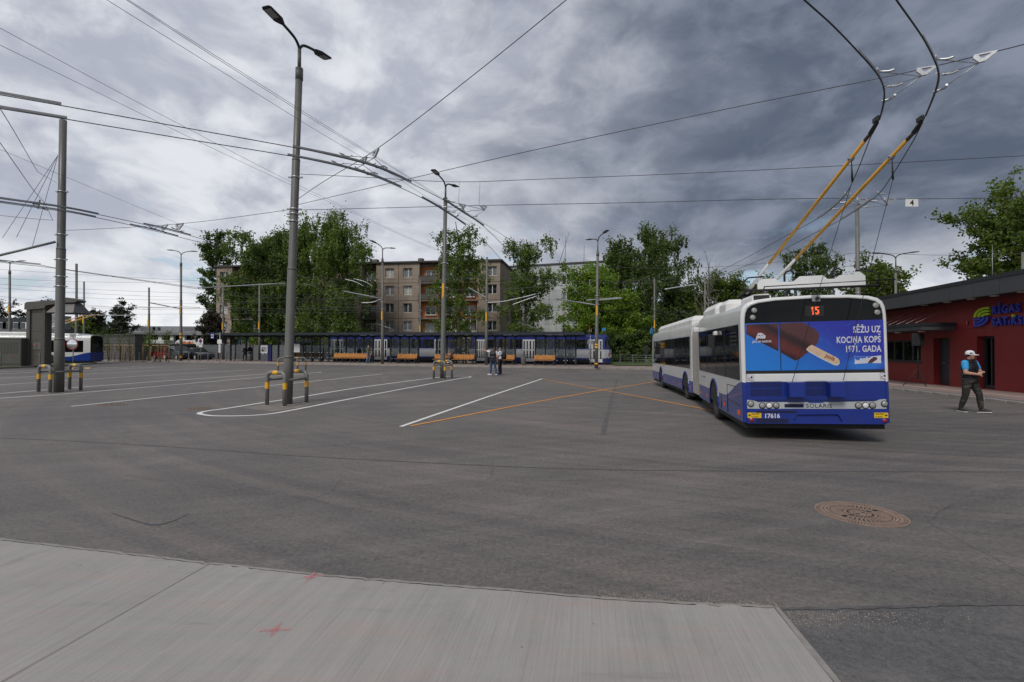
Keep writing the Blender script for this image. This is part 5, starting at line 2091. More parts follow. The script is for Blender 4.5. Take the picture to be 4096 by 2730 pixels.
# lower tail: blue engine door, silver lamp strip, bumper
mb = MB()
mb.box(0.075, BW - 0.075, -0.035, -0.004, 0.765, 1.110)
eng = mb.build('engine_door', M['bus_blue'], bus)
for (x0, y0, x1, y1) in ((183, 330, 627, 237), (183, 448, 627, 350), (988, 328, 1274, 230), (988, 443, 1274, 346)):
    q0 = rf(2950 + x0 * 0.2763, 1460 + y0 * 0.2763)
    q1 = rf(2950 + x1 * 0.2763, 1460 + y1 * 0.2763)
    mb = MB()
    nx_, nz_ = 26 if x1 - x0 > 400 else 18, 7
    for i in range(nx_ + 1):
        xx = q0[0] + (q1[0] - q0[0]) * i / nx_
        mb.box(xx - 0.003, xx + 0.003, -0.0385, -0.0355, q0[1], q1[1])
    for j in range(nz_ + 1):
        zz_ = q0[1] + (q1[1] - q0[1]) * j / nz_
        mb.box(q0[0], q1[0], -0.0415, -0.0387, zz_ - 0.0025, zz_ + 0.0025)
    bk = MB()
    bk.box(q0[0] - 0.004, q1[0] + 0.004, -0.0354, -0.0351, q0[1] - 0.003, q1[1] + 0.003)
    g_ = bk.build('grille', M['dark'], eng)
    o = mb.build('grille_mesh', M['bus_blue'], g_)
    o['kind'] = 'stuff'
for (x0, y0, x1, y1) in ((748, 466, 973, 252), (1342, 462, 1566, 248)):
    q0 = rf(2950 + x0 * 0.2763, 1460 + y0 * 0.2763, 0.2)
    q1 = rf(2950 + x1 * 0.2763, 1460 + y1 * 0.2763, 0.2)
    mb = MB()
    mb.cbox(q0[0], q1[0], -0.24, -0.036, q0[1], q1[1], 0.012)
    bx_ = mb.build('rope_retriever', M['bus_blue'], bus)
    mb = MB()
    mb.box(q0[0] + 0.03, q0[0] + 0.1, -0.2, -0.14, q1[1], q1[1] + 0.012)
    mb.build('rope_guide', M['galv'], bx_)
# side quarter corners (blue wrap) 
for x0, x1 in ((0.0, 0.07), (BW - 0.07, BW)):
    mb = MB()
    s_ = 1 if x0 == 0 else -1
    xo = x0 if s_ > 0 else x1
    mb.loft([[(xo, 0.0, z), (xo + s_ * 0.012, -0.022, z), (xo + s_ * 0.04, -0.036, z), (xo + s_ * 0.071, -0.038, z), (xo + s_ * 0.071, 0.0, z)] for z in (0.335, 1.108)], 0, True, True, False)
    mb.build('corner_panel', M['bus_blue'], bus)
def S3(x, y, off=0.0):
    return rf(2950 + x * 0.2763, 1460 + y * 0.2763, off)


strip = [S3(128, 505), S3(180, 508), S3(240, 520), S3(300, 540), S3(1000, 538), S3(1030, 556), S3(1230, 553), S3(1258, 538), S3(1975, 528), S3(2040, 500), S3(2110, 492), S3(2163, 498), S3(2162, 632), S3(1200, 640), S3(128, 630)]
strip = [(max(0.072, min(BW - 0.072, a)), z) for a, z in strip]
mb = MB()
mb.prism([(a, -0.055, z) for a, z in strip], (0, 0.05, 0))
slv = mb.build('lamp_strip', M['silver'], bus)
for x, y in ((182, 562), (346, 587), (546, 585), (1729, 585), (1932, 583), (2105, 560)):
    lamp(2950 + x * 0.2763, 1460 + y * 0.2763, 0.047, 'grey_lens', -0.053, 0.03)
for x, y in ((446, 586), (1830, 585)):
    lamp(2950 + x * 0.2763, 1460 + y * 0.2763, 0.047, 'white_matt', -0.053, 0.03)
q0, q1 = S3(668, 614), S3(940, 564)
mb = MB()
mb.box(q0[0], q1[0], -0.0575, -0.0552, q0[1], q1[1])
g_ = mb.build('grille', M['mesh'], bus)
c_ = S3(978, 617)
put_text('SOLARIS', 0.105, M['print_black'], slv, frame((c_[0], -0.0562, c_[1]), (1, 0, 0), (0, 0, 1)), bold=0.0015, xs=1.03, spacing=1.12)
# bumper with recessed trapezoid
zb1, zb0 = 0.598, 0.315
mb = MB()
T = [S3(850, 715), S3(1435, 712), S3(1505, 835), S3(785, 838)]
o4 = [(0.075, zb0), (BW - 0.075, zb0), (BW - 0.075, zb1), (0.075, zb1)]
tq = [(T[3][0], 0.36), (T[2][0], 0.36), (T[1][0], T[1][1]), (T[0][0], T[0][1])]
yo, yi = -0.06, -0.025
for i in range(4):
    j = (i + 1) % 4
    mb.add([(o4[i][0], yo, o4[i][1]), (o4[j][0], yo, o4[j][1]), (tq[j][0], yo, tq[j][1]), (tq[i][0], yo, tq[i][1])], [(0, 1, 2, 3)])
    mb.add([(tq[i][0], yo, tq[i][1]), (tq[j][0], yo, tq[j][1]), (tq[j][0], yi, tq[j][1] - (0.02 if j > 1 else 0)), (tq[i][0], yi, tq[i][1] - (0.02 if i > 1 else 0))], [(0, 1, 2, 3)])
    mb.add([(o4[i][0], yo, o4[i][1]), (o4[j][0], yo, o4[j][1]), (o4[j][0], 0.0, o4[j][1]), (o4[i][0], 0.0, o4[i][1])], [(0, 1, 2, 3)])
mb.add([(a, yi, z - (0.02 if k > 1 else 0)) for k, (a, z) in enumerate(tq)], [(0, 1, 2, 3)])
bmp = mb.build('bumper', M['bus_blue'], bus)
for (x0, y0, x1, y1) in ((262, 692, 842, 662), (258, 832, 722, 775)):
    q0, q1 = S3(x0, y0), S3(x1, y1)
    mb = MB()
    mb.box(q0[0], q1[0], -0.0635, -0.0605, q0[1], q1[1])
    mb.build('grille', M['mesh'], bmp)
c_ = S3(372, 762)
put_text('17616', 0.115, M['ad_white'], bmp, frame((c_[0], -0.062, c_[1]), (1, 0, 0), (0, 0, 1)), bold=0.0035, xs=0.98)
for (x0, x1, arrow) in ((134, 331, -1), (1956, 2156, 1)):
    q0, q1 = S3(x0, 763), S3(x1, 688)
    mb = MB()
    mb.box(q0[0], q1[0], -0.0632, -0.0605, q0[1], q1[1])
    s_ = mb.build('warning_sticker', M['sticker_yellow'], bmp)
    tx_ = q0[0] + (0.067 if arrow < 0 else 0.012)
    for tt, zz_, sz in (('UZMANĪBU!', q1[1] - 0.036, 0.033), ('1m sanese', q0[1] + 0.012, 0.036)):
        put_text(tt, sz, M['print_black'], s_, frame((tx_, -0.0642, zz_), (1, 0, 0), (0, 0, 1)), bold=0.0008, xs=0.82)
    ax = q0[0] + 0.036 if arrow < 0 else q1[0] - 0.036
    zc_ = (q0[1] + q1[1]) / 2
    mb = MB()
    mb.prism([(ax + arrow * a_, -0.0645, zc_ + b_) for a_, b_ in ((0.027, 0), (0.0, 0.024), (0.0, 0.009), (-0.024, 0.009), (-0.024, -0.009), (0.0, -0.009), (0.0, -0.024))], (0, 0.001, 0))
    mb.build('arrow', M['print_black'], s_)
for x, y in ((193, 795), (2104, 803)):
    lamp(2950 + x * 0.2763, 1460 + y * 0.2763, 0.036, 'red_lens', -0.06, 0.02, 'bus_blue', 'reflector')
for (x0, x1, y0, y1, cap) in ((130, 230, 229, 140, 'PALDIES!'), (2048, 2146, 208, 116, 'BĪSTAMI!')):
    q0, q1 = S3(x0, y0), S3(x1, y1)
    mb = MB()
    mb.box(q0[0], q1[0], -0.0425, -0.0405, q0[1], q1[1])
    s_ = mb.build('notice_sticker', M['print_black'], bus)
    mb = MB()
    mb.box(q0[0] + 0.004, q1[0] - 0.004, -0.0437, -0.0426, q0[1] + 0.004, q1[1] - 0.004)
    mb.build('sticker_face', M['ad_white'], s_)
    xm = (q0[0] + q1[0]) / 2
    mb = MB()
    mb.box(xm + 0.002, xm + 0.035, -0.0445, -0.0438, q0[1] + 0.045, q0[1] + 0.082)
    mb.build('bus_symbol', M['print_black'], s_)
    mb = MB()
    mb.box(xm - 0.042, xm - 0.018, -0.0445, -0.0438, q0[1] + 0.035, q0[1] + 0.055)
    mb.build('car_symbol', M['print_red'], s_)
    put_text(cap, 0.017, M['print_red'], s_, frame((xm, -0.0448, q0[1] + 0.012), (1, 0, 0), (0, 0, 1)), align='CENTER', bold=0.0004)
# roof gear of the rear section
mb = MB()
mb.cbox(0.12, BW - 0.12, 3.0, 5.05, 2.55, 2.92, 0.14)
mb.build('roof_housing', M['roof_white'], bus)
mb = MB()
mb.cbox(0.08, 0.5, 1.6, 2.5, 2.55, 2.86, 0.1)
mb.build('roof_housing', M['roof_white'], bus)
a, z = rf(3020, 1190, -0.3)
mb = MB()
mb.loft([[(0.26 + i * 0, y_, 2.50), (0.28, y_, 2.76), (0.32, y_, 2.82), (0.58, y_, 2.83), (0.63, y_, 2.78), (0.65, y_, 2.58)] for i, y_ in enumerate((0.22, 1.1))] + [[(0.30, 1.5, 2.5), (0.34, 1.5, 2.6), (0.4, 1.5, 2.65), (0.66, 1.5, 2.65), (0.72, 1.5, 2.62), (0.74, 1.5, 2.58)]], 0, True, True)
sc_ = mb.build('air_scoop', M['roof_white'], bus)
mb = MB()
mb.box(0.31, 0.60, 0.205, 0.219, 2.66, 2.80)
mb.build('grille', M['black'], sc_)
# pole catcher rack: white pressed beam on black stays
mb = MB()
yk = 0.95
zk = 2.98
beam = [(0.58, 0.0), (2.62, 0.0), (2.62, 0.20), (2.52, 0.29), (2.42, 0.29), (2.42, 0.24), (2.16, 0.24), (2.06, 0.17), (1.92, 0.17), (1.84, 0.25), (1.40, 0.25), (1.28, 0.15), (1.02, 0.15), (0.92, 0.23), (0.84, 0.23), (0.72, 0.23), (0.66, 0.23), (0.58, 0.16)]
mb.prism([(a_, yk, zk + b_) for a_, b_ in beam], (0, 0.05, 0))
rk = mb.build('pole_catcher', M['bus_white'], bus)
mb = MB()
mb.tube([(0.30, yk + 0.02, zk + 0.0), (0.30, yk + 0.02, zk + 0.18), (0.40, yk + 0.02, zk + 0.27), (0.70, yk + 0.02, zk + 0.28)], 0.016, 6)
mb.tube([(0.30, yk + 0.02, zk), (2.86, yk + 0.02, zk)], 0.028, 6)
mb.tube([(2.86, yk + 0.02, zk), (2.86, yk + 0.02, zk + 0.2), (2.75, yk + 0.02, zk + 0.30), (2.45, yk + 0.02, zk + 0.32)], 0.016, 6)
mb.build('catcher_frame', M['black'], rk)
mb = MB()
for x_ in (0.62, 1.05, 1.25, 1.95):
    mb.tube([(x_, yk - 0.25, 2.68), (x_ + 0.06, yk - 0.02, zk - 0.04), (x_ + 0.06, yk + 0.02, zk)], 0.018, 6)
mb.tube([(0.52, yk - 0.28, 2.66), (0.60, yk - 0.42, zk + 0.02), (2.95, yk - 0.42, zk + 0.06), (2.65, yk - 0.1, 2.72)], 0.015, 6)
mb.tube([(1.15, yk + 0.3, 2.68), (1.2, yk + 0.02, zk)], 0.018, 6)
mb.build('stay', M['black'], rk)
for x_ in (1.12, 2.02):
    mb = MB()
    mb.tube([(x_, yk + 0.05, zk + 0.12), (x_, yk + 0.05, zk + 0.30), (x_ + 0.03, yk + 0.03, zk + 0.36), (x_ + 0.10, yk, zk + 0.38), (x_ + 0.15, yk - 0.02, zk + 0.34), (x_ + 0.15, yk - 0.02, zk + 0.29)], 0.022, 6)
    mb.build('pole_hook', M['black'], rk)

# -------- trolley poles up to the wires
WZ = 5.6


def l2(p):
    return RMI @ Vector(p)


HEADS = []
for (hx, hy, mx_, my_, bx_, by_, zb_) in ((3484, 532, 3080, 1022, 2981, 1178, 3.02), (3657, 530, 3187, 1018, 3040, 1190, 3.02)):
    # base stands on the roof; find the point on the pixel ray at base height
    hp = Z(hx, hy, WZ - 0.22)
    bp = P(bx_, by_, 14.0)
    bp = CAM + (bp - CAM) * ((3.28 - CAM_H) / (bp.z - CAM_H))
    mid_ = None
    b_, h_ = l2(bp), l2(hp)
    # colour change where the pole passes the reference pixel
    best = min(range(1, 60), key=lambda k: abs((lambda q: (2048 + FPX * (q - CAM).dot(CR) / (q - CAM).dot(CF)) - mx_)(bp.lerp(hp, k / 60))))
    f_ = best / 60
    c_ = b_.lerp(h_, f_)
    d_ = (h_ - b_).normalized()
    base = MB()
    base.tube([b_ + Vector((0, -0.15, -0.30)), b_], [0.11, 0.085], 12)
    base.box(b_.x - 0.2, b_.x + 0.2, b_.y - 0.25, b_.y + 0.35, 2.72, 2.99)
    tp_ = base.build('trolley_base', M['black'], bus)
    mb = MB()
    for s_ in (-0.13, 0.13):
        mb.tube([b_ + Vector((s_, 0.75, -0.42)), b_ + Vector((s_, 0.1, -0.05)), b_ + d_ * 0.4 + Vector((s_ * 0.4, 0, -0.05))], 0.04, 8)
    mb.build('lift_spring', M['black'], tp_)
    mb = MB()
    mb.tube([b_ - d_ * 0.05, b_.lerp(c_, 0.5), c_], [0.046, 0.042, 0.036], 10)
    lp = mb.build('trolley_pole', M['roof_white'], bus)
    mb = MB()
    e_ = c_.lerp(h_, 0.96)
    mb.tube([c_, e_], [0.036, 0.030], 10)
    mb.build('insulated_sleeve', M['trolley_yellow'], lp)
    mb = MB()
    mb.tube([e_, h_], [0.031, 0.028], 10)
    mb.build('burnt_tip', M_('charred sleeve', (0.075, 0.042, 0.015), 0.7, 0, 0.4, 8), lp)
    mb = MB()
    u_ = Vector((0, 0, 1))
    mb.tube([h_ - d_ * 0.02, h_ + d_ * 0.16 + u_ * 0.04, h_ + d_ * 0.22 + u_ * 0.13], [0.038, 0.034, 0.02], 8)
    mb.box(h_.x - 0.022, h_.x + 0.022, h_.y - 0.22, h_.y - 0.10, h_.z + 0.11, h_.z + 0.18)
    mb.build('collector_head', M['black'], lp)
    mb = MB()
    kx_ = 3402 if hx < 3600 else 3570
    best = min(range(1, 80), key=lambda k: abs((lambda q: (2048 + FPX * (q - CAM).dot(CR) / (q - CAM).dot(CF)) - kx_)(bp.lerp(hp, k / 80))))
    q_ = b_.lerp(h_, best / 80)
    mb.tube([q_ - d_ * 0.03, q_ + d_ * 0.03], 0.055, 10)
    mb.build('rope_clamp', M['galv'], lp)
    HEADS.append((q_, h_))
for (q_, h_), tgt in zip(HEADS, ((3169, 1528), (3373, 1523))):
    e_ = rf(*tgt, 0.2)
    end = Vector((e_[0], -0.2, e_[1]))
    mb = MB()
    n = 14
    mb.tube([q_ + Vector((0, 0, -0.04)), q_ + Vector((0, -0.01, -0.42))], [0.008, 0.02], 6)
    pts_ = []
    for k in range(n + 1):
        t = k / n
        p = (q_ + Vector((0, -0.01, -0.42))).lerp(end, t)
        p.y += 0.04 * math.sin(math.pi * t)
        pts_.append(p)
    mb.tube(pts_, 0.0055, 5)
    mb.build('pole_rope', M['black'], bus)

# -------- bellows and front section
F0 = Vector((5.98, 17.0, 0.0))
fh = R(8.25)
fey = Vector((math.sin(fh), math.cos(fh), 0))
fex = Vector((math.cos(fh), -math.sin(fh), 0.012)).normalized()
FM_ = frame(F0 + Vector((0, 0, -0.05)), fex, fey)
FM_ = FM_ @ Matrix.Rotation(-0.006, 4, 'X')
fsec = empty('front_section', (0, 0, 0))
fsec.parent = bus
fsec.matrix_parent_inverse = Matrix.Identity(4)
fsec.matrix_basis = RMI @ FM_
L2 = 10.1
bus_section('f', fsec, L2, [1.1, 7.06], (0.25, L2 - 0.35, 1.13, 2.215))
for y_ in (1.1, 7.06):
    wheel(fsec, y_)
    arch_lip(fsec, y_)
for y_ in (2.3, 3.6, 5.9, 8.2, 0.35):
    mb = MB()
    mb.box(-0.012, -0.001, y_ - 0.04, y_ + 0.04, 0.46, 0.54)
    mb.build('side_marker', M['orange_lens'], fsec)
for y_ in (1.7, 3.2, 4.7, 6.2, 7.7):
    mb = MB()
    mb.box(-0.010, -0.0065, y_ - 0.012, y_ + 0.012, 1.13, 2.21)
    mb.build('window_seam', M['black'], fsec)
mb = MB()
mb.cbox(0.10, BW - 0.10, 0.25, 8.6, 2.52, 2.92, 0.14)
mb.build('roof_housing', M['roof_white'], fsec)
mb = MB()
mb.tube([(-0.02, L2 - 0.05, 2.25), (-0.25, L2 + 0.2, 2.2), (-0.28, L2 + 0.22, 1.9)], 0.03, 6)
mb.cbox(-0.42, -0.18, L2 + 0.14, L2 + 0.32, 1.55, 2.0, 0.03)
mb.build('wing_mirror', M['black'], fsec)
mb = MB()
mb.tube([(0.02, L2 - 0.1, 2.55), (-0.02, L2 + 0.0, 3.0)], 0.012, 6)
mb.add([(-0.02, L2 + 0.0, 2.99), (-0.06, L2 + 0.25, 2.90), (-0.10, L2 + 0.22, 2.62), (-0.03, L2 + 0.0, 2.70)], [(0, 1, 2, 3)])
mb.build('pennant', M_('blue flag cloth', (0.03, 0.22, 0.52), 0.7, 0, 0.15), fsec)
# bellows: accordion rings between the two sections
secp = [(0.03, 0.36), (0.03, 1.2), (0.03, 2.2), (0.06, 2.38), (0.14, 2.52), (0.30, 2.62), (0.6, 2.68), (1.265, 2.70)]
secp = secp + [(BW - a, z) for a, z in secp[-2::-1]]
FR = RMI @ FM_
rings = []
nf = 13
for k in range(nf * 2 + 1):
    t = k / (nf * 2)
    d = 0.06 if k % 2 else -0.012
    row = []
    for a, z in secp:
        aa = a + (d if a < BW / 2 else -d)
        zz_ = z - (d if z > 2.3 else 0)
        pr = Vector((aa, L1 - 0.02, zz_))
        pf = FR @ Vector((aa, 0.02, zz_))
        row.append(pr.lerp(pf, t))
    rings.append(row)
mb = MB()
mb.loft(rings, 0, False, False, False)
mb.build('bellows', M['bellows'], bus)

# -------- second trolleybus on the far road
B2 = Vector((-39.2, 47.6, 0.0))
bus2 = empty('trolleybus', B2, R(107), 'white and blue trolleybus standing behind the charging gantry', 'trolleybus')
bus_section('b', bus2, 12.0, [3.25, 9.2], (0.55, 11.6, 1.13, 2.20))
for y_ in (3.25, 9.2):
    wheel(bus2, y_)
    arch_lip(bus2, y_)
mb = MB()
mb.prism([(a, -0.024, z) for a, z in [(0.075, 1.15)] + i2[1:-1] + [(BW - 0.075, 1.15)]], (0, 0.02, 0))
mb.build('rear_window', M['bus_glass'], bus2)
mb = MB()
mb.box(0.02, BW - 0.02, -0.06, -0.003, 0.33, 1.14)
mb.build('bumper', M['bus_blue'], bus2)
for (y0, y1, zt_) in ((4.5, 11.4, 2.95), (0.9, 3.6, 2.86)):
    mb = MB()
    mb.cbox(0.15, BW - 0.15, y0, y1, 2.55, zt_, 0.12)
    mb.build('roof_housing', M['roof_white'], bus2)
for y_ in (2.0, 3.8, 5.6, 7.4, 9.2):
    mb = MB()
    mb.box(-0.010, -0.0065, y_ - 0.012, y_ + 0.012, 1.13, 2.19)
    mb.build('window_seam', M['black'], bus2)
for k, dx in enumerate((0.75, 1.7)):
    base = Vector((dx, 5.0, 3.05))
    tip = Vector((dx + (0.5 if k else 0.15), -0.3, 5.0))
    mb = MB()
    mb.tube([base, base.lerp(tip, 0.45)], [0.05, 0.042], 8)
    tp_ = mb.build('trolley_pole', M['roof_white'], bus2)
    mb = MB()
    mb.tube([base.lerp(tip, 0.45), base.lerp(tip, 0.9)], [0.042, 0.036], 8)
    mb.build('insulated_sleeve', M['trolley_yellow'], tp_)
    mb = MB()
    mb.tube([base.lerp(tip, 0.9), tip, tip + Vector((0, -0.05, 0.15))], [0.036, 0.05, 0.05], 8)
    mb.build('collector_head', M['black'], tp_)
# ================================================================== platform: trams, shelter, furniture
SD = Vector((1, KS, 0)).normalized()           # along the platform, to the right
SN = Vector((SD.y, -SD.x, 0))                  # towards the yard
SANG = math.atan2(SD.y, SD.x)


def on_line(px, y0):
    """point where the sight line of a pixel column meets the line y = y0 + KS * x"""
    d = ray(px, 1400)
    k = y0 / (d.y - KS * d.x)
    return Vector((d.x * k, d.y * k, 0))


POST_Y0 = 48.62
TRAM_Y0 = 51.9
M['tram_blue'] = M_('tram blue', (0.008, 0.020, 0.165), 0.35, 0, 0.08, 1, coat=0.3)
M['tram_white'] = M_('tram pale grey', (0.42, 0.43, 0.45), 0.4, 0, 0.05, 1)
M['tram_door'] = M_('tram door white', (0.66, 0.66, 0.66), 0.4, 0, 0.05, 1)
M['tram_glass'] = glass_mat('tram glass', (0.62, 0.66, 0.66), 0.62)


def tram(p_left, p_right, label, doors_px, number):
    v = p_right - p_left
    L = v.length
    root = empty('tram', (p_left.x, p_left.y, 0.0), math.atan2(v.y, v.x), label, 'tram', 'trams at the platform')
    W = 2.5
    z0, z1, z2, z3, z4 = 0.32, 0.78, 1.62, 2.86, 3.02
    dirv = v.normalized()

    def lx(px):
        return (on_line(px, TRAM_Y0) - p_left).dot(dirv)
    doors = sorted((lx(a), lx(b)) for a, b in doors_px)
    # windows fill the runs between the doors
    runs = []
    cur = 1.0
    for a, b in doors + [(L - 1.0, L)]:
        if a - cur > 0.8:
            runs.append((cur, a))
        cur = b
    wins = []
    for a, b in runs:
        n = max(1, round((b - a) / 1.55))
        for i in range(n):
            wins.append((a + (b - a) * i / n + 0.09, a + (b - a) * (i + 1) / n - 0.09))
    holes = [(a, b, 1.72, 2.60) for a, b in wins]
    dholes = [(a, b, 0.36, 2.62) for a, b in doors]
    e = 0.55                                     # ends taper
    for y, sgn in ((0.0, 1), (W, -1)):
        hs = holes + (dholes if sgn > 0 else [])
        mb = MB()
        for (za, zb, mi) in ((z0, z1, 0), (z1, z2, 1), (z2, z3, 0)):
            hh = [(max(h[0], e), min(h[1], L - e), max(h[2], za), min(h[3], zb)) for h in hs if h[2] < zb and h[3] > za]
            mb.wall((0, y, 0), (1, 0, 0), (0, 0, 1), L - e, zb, hh, 0.06, mi, (0, -sgn, 0), 0, w0=e, h0=za)
        mb.build('side_wall', [M['tram_blue'], M['tram_white']], root)
    # ends
    mb = MB()
    for x, s in ((e, -1), (L - e, 1)):
        for (za, zb, mi) in ((z0, z1, 0), (z1, z2, 1), (z2, z3, 0)):
            ring = []
            for z in (za, zb):
                bul = e * (1.0 if z <= z2 else 1.0 - 0.55 * (z - z2) / (z3 - z2))
                ring.append([(x, 0, z), (x + s * bul * 0.75, 0.22, z), (x + s * bul, 0.7, z), (x + s * bul, W - 0.7, z), (x + s * bul * 0.75, W - 0.22, z), (x, W, z)])
            mb.loft(ring, mi, False)
    mb.build('end_wall', [M['tram_blue'], M['tram_white']], root)
    for x, s in ((e, -1), (L - e, 1)):
        mb = MB()
        ring = []
        for z in (1.72, 2.62):
            bul = e * (1.0 - 0.55 * (z - z2) / (z3 - z2))
            ring.append([(x + s * (bul * 0.25 + 0.01), 0.05 - 0.012, z), (x + s * (bul * 0.75 + 0.012), 0.215, z), (x + s * (bul + 0.014), 0.7, z), (x + s * (bul + 0.014), W - 0.7, z), (x + s * (bul * 0.75 + 0.012), W - 0.215, z)])
        mb.loft(ring, 0, False)
        mb.build('windscreen', M['pane'], root)
    # roof
    mb = MB()
    rg = []
    for (i, z) in ((0.0, z3), (0.10, z3 + 0.10), (0.30, z4), (0.8, z4 + 0.06)):
        ee = i * 0.7
        rg.append([(ee + 0.24, W - i * 0.9 - 0.4 + 0.0, z), (e, W - i * 0.9, z), (L - e, W - i * 0.9, z), (L - ee - 0.24, W - i * 0.9 - 0.4, z), (L - ee - 0.24, i * 0.9 + 0.4, z), (L - e, i * 0.9, z), (e, i * 0.9, z), (ee + 0.24, i * 0.9 + 0.4, z)])
    mb.loft(rg, 0, True, True)
    rf_ = mb.build('roof', M['tram_blue'], root)
    for xx in (L * 0.3, L * 0.62):
        mb = MB()
        mb.cbox(xx - 0.9, xx + 0.9, 0.7, W - 0.7, z4 + 0.05, z4 + 0.3, 0.05)
        mb.build('roof_box', M['tram_door'], rf_)
    mb = MB()
    c = L * 0.48
    for sy in (0.7, 1.8):
        mb.tube([(c - 0.9, sy, z4 + 0.1), (c + 0.7, sy, z4 + 0.55), (c - 1.5, 1.25, z4 + 1.25)], 0.03, 6)
    mb.tube([(c - 1.5, 0.4, z4 + 1.27), (c - 1.5, 2.1, z4 + 1.27)], 0.035, 6)
    mb.build('pantograph', M['rail'], rf_)
    # floor, seats
    mb = MB()
    mb.box(0.3, L - 0.3, 0.08, W - 0.08, z0, 0.86)
    mb.box(1.0, L - 1.0, 0.25, W - 0.25, 0.05, z0)
    mb.build('floor_pan', M['dark'], root)
    mb = MB()
    for a, b in wins:
        mb.box((a + b) / 2 - 0.05, (a + b) / 2 + 0.05, 0.25, 1.0, 0.87, 1.85)
        mb.box((a + b) / 2 - 0.05, (a + b) / 2 + 0.35, 0.25, 1.0, 1.2, 1.3)
    o = mb.build('seats', M['dark'], root)
    o['kind'] = 'stuff'
    for y in (0.035, W - 0.035):
        for a, b in wins:
            mb = MB()
            t = 0.03
            yy0, yy1 = (y - 0.03, y + 0.03)
            mb.box(a, b, yy0, yy1, 1.72, 1.72 + t)
            mb.box(a, b, yy0, yy1, 2.60 - t, 2.60)
            mb.box(a, a + t, yy0, yy1, 1.72 + t, 2.60 - t)
            mb.box(b - t, b, yy0, yy1, 1.72 + t, 2.60 - t)
            mb.box(a + t, b - t, yy0, yy1, 2.20, 2.23)
            w_ = mb.build('window', M['black'], root)
            mb = MB()
            mb.add([(a, y, 1.72), (b, y, 1.72), (b, y, 2.60), (a, y, 2.60)], [(0, 1, 2, 3)])
            mb.build('pane', M['tram_glass'], w_)
    for a, b in doors:
        n = 4 if b - a > 0.9 else 2
        for i in range(n):
            x0, x1 = a + (b - a) * i / n + 0.012, a + (b - a) * (i + 1) / n - 0.012
            m0 = x0 + (x1 - x0) * 0.24
            m1 = x1 - (x1 - x0) * 0.24
            hs = [(m0 - x0, m1 - x0, 0.30, 1.12), (m0 - x0, m1 - x0, 1.24, 2.08)]
            mb = MB()
            mb.wall((x0, 0.03, 0.38), (1, 0, 0), (0, 0, 1), x1 - x0, 2.22, hs, 0.03, 0, (0, -1, 0))
            d_ = mb.build('door_leaf', M['tram_door'], root)
            for h in hs:
                mb = MB()
                mb.add([(x0 + h[0], 0.05, 0.38 + h[2]), (x0 + h[1], 0.05, 0.38 + h[2]), (x0 + h[1], 0.05, 0.38 + h[3]), (x0 + h[0], 0.05, 0.38 + h[3])], [(0, 1, 2, 3)])
                mb.build('pane', M['pane'], d_)
    # bogies
    for cx in (3.4, L - 3.4):
        for dx in (-0.9, 0.9):
            mb = MB()
            mb.tube([(cx + dx, 0.3, 0.33), (cx + dx, 0.42, 0.33)], 0.33, 20, smooth=False)
            mb.build('wheel', M['chassis'], root)
        mb = MB()
        mb.prism([(cx - 1.6, -0.006, 0.33), (cx + 1.6, -0.006, 0.33), (cx + 1.35, -0.006, 0.62), (cx - 1.35, -0.006, 0.62)], (0, 0.005, 0))
        mb.build('bogie_opening', M['dark'], root)
    mb = MB()
    mb.tube([(L - 0.03, 0.55, 0.95), (L + 0.02, 0.55, 0.95)], 0.1, 14)
    mb.build('headlight', M['white_matt'], root)
    mb = MB()
    mb.box(L - 0.20, L - 0.10, 0.13, 0.17, 1.0, 1.3)
    mb.build('tail_lamp', M['red_lens'], root)
    mb = MB()
    mb.box(0.10, 0.16, 0.14, 0.2, 1.0, 1.35)
    mb.build('tail_lamp', M['red_lens'], root)
    put_text(number, 0.17, M['print_black'], root, frame((L * 0.62, -0.004, 1.36), (1, 0, 0), (0, 0, 1)))
    # frieze of small print along the waist
    mb = MB()
    rr = random.Random(3)
    for k in range(160):
        x = 1.0 + (L - 2.0) * k / 160
        if any(a - 0.1 < x < b + 0.1 for a, b in doors):
            continue
        z = 1.50 + rr.uniform(-0.05, 0.08)
        mb.box(x, x + rr.uniform(0.03, 0.08), -0.005, -0.002, z, z + rr.uniform(0.02, 0.05))
    o = mb.build('skyline_print', M['print_black'], root)
    o['kind'] = 'stuff'
    return root


t1 = tram(on_line(1303, TRAM_Y0), on_line(1819, TRAM_Y0), 'blue and white tram car numbered 35241 behind the shelter', [(1325, 1372), (1497, 1548), (1737, 1765)], '35241')
t2 = tram(on_line(1868, TRAM_Y0), on_line(2442, TRAM_Y0), 'blue and white leading tram car with a blue pennant', [(1905, 1940), (2090, 2140), (2355, 2410)], '35109')
# pennant, roof light of the leading tram
pl = t2
mb = MB()
L_ = (on_line(2442, TRAM_Y0) - on_line(1868, TRAM_Y0)).length
mb.tube([(L_ - 0.55, 0.4, 3.0), (L_ - 0.50, 0.35, 3.75)], 0.015, 5)
mb.add([(L_ - 0.5, 0.35, 3.75), (L_ - 0.85, 0.3, 3.70), (L_ - 0.88, 0.33, 3.42), (L_ - 0.52, 0.36, 3.50)], [(0, 1, 2, 3)])
mb.build('pennant', bpy.data.materials['blue flag cloth'], pl)

# -------- long shelter
POSTS = [923, 985.5, 1049, 1114, 1179, 1214, 1246.6, 1281, 1315, 1350, 1384, 1419.5, 1454.7, 1491.7, 1562.6, 1599.6, 1637, 1674, 1747, 1787.6, 1826, 1863.6, 1903.5, 1981, 2021, 2061, 2142, 2181.7, 2222, 2262.6, 2303]
so = on_line(POSTS[0], POST_Y0)
shel = empty('platform_shelter', (so.x, so.y, KZ), SANG, 'long anthracite platform shelter with slim posts and glass panels', 'shelter')


def sx_(px):
    return (on_line(px, POST_Y0) - so).dot(SD)


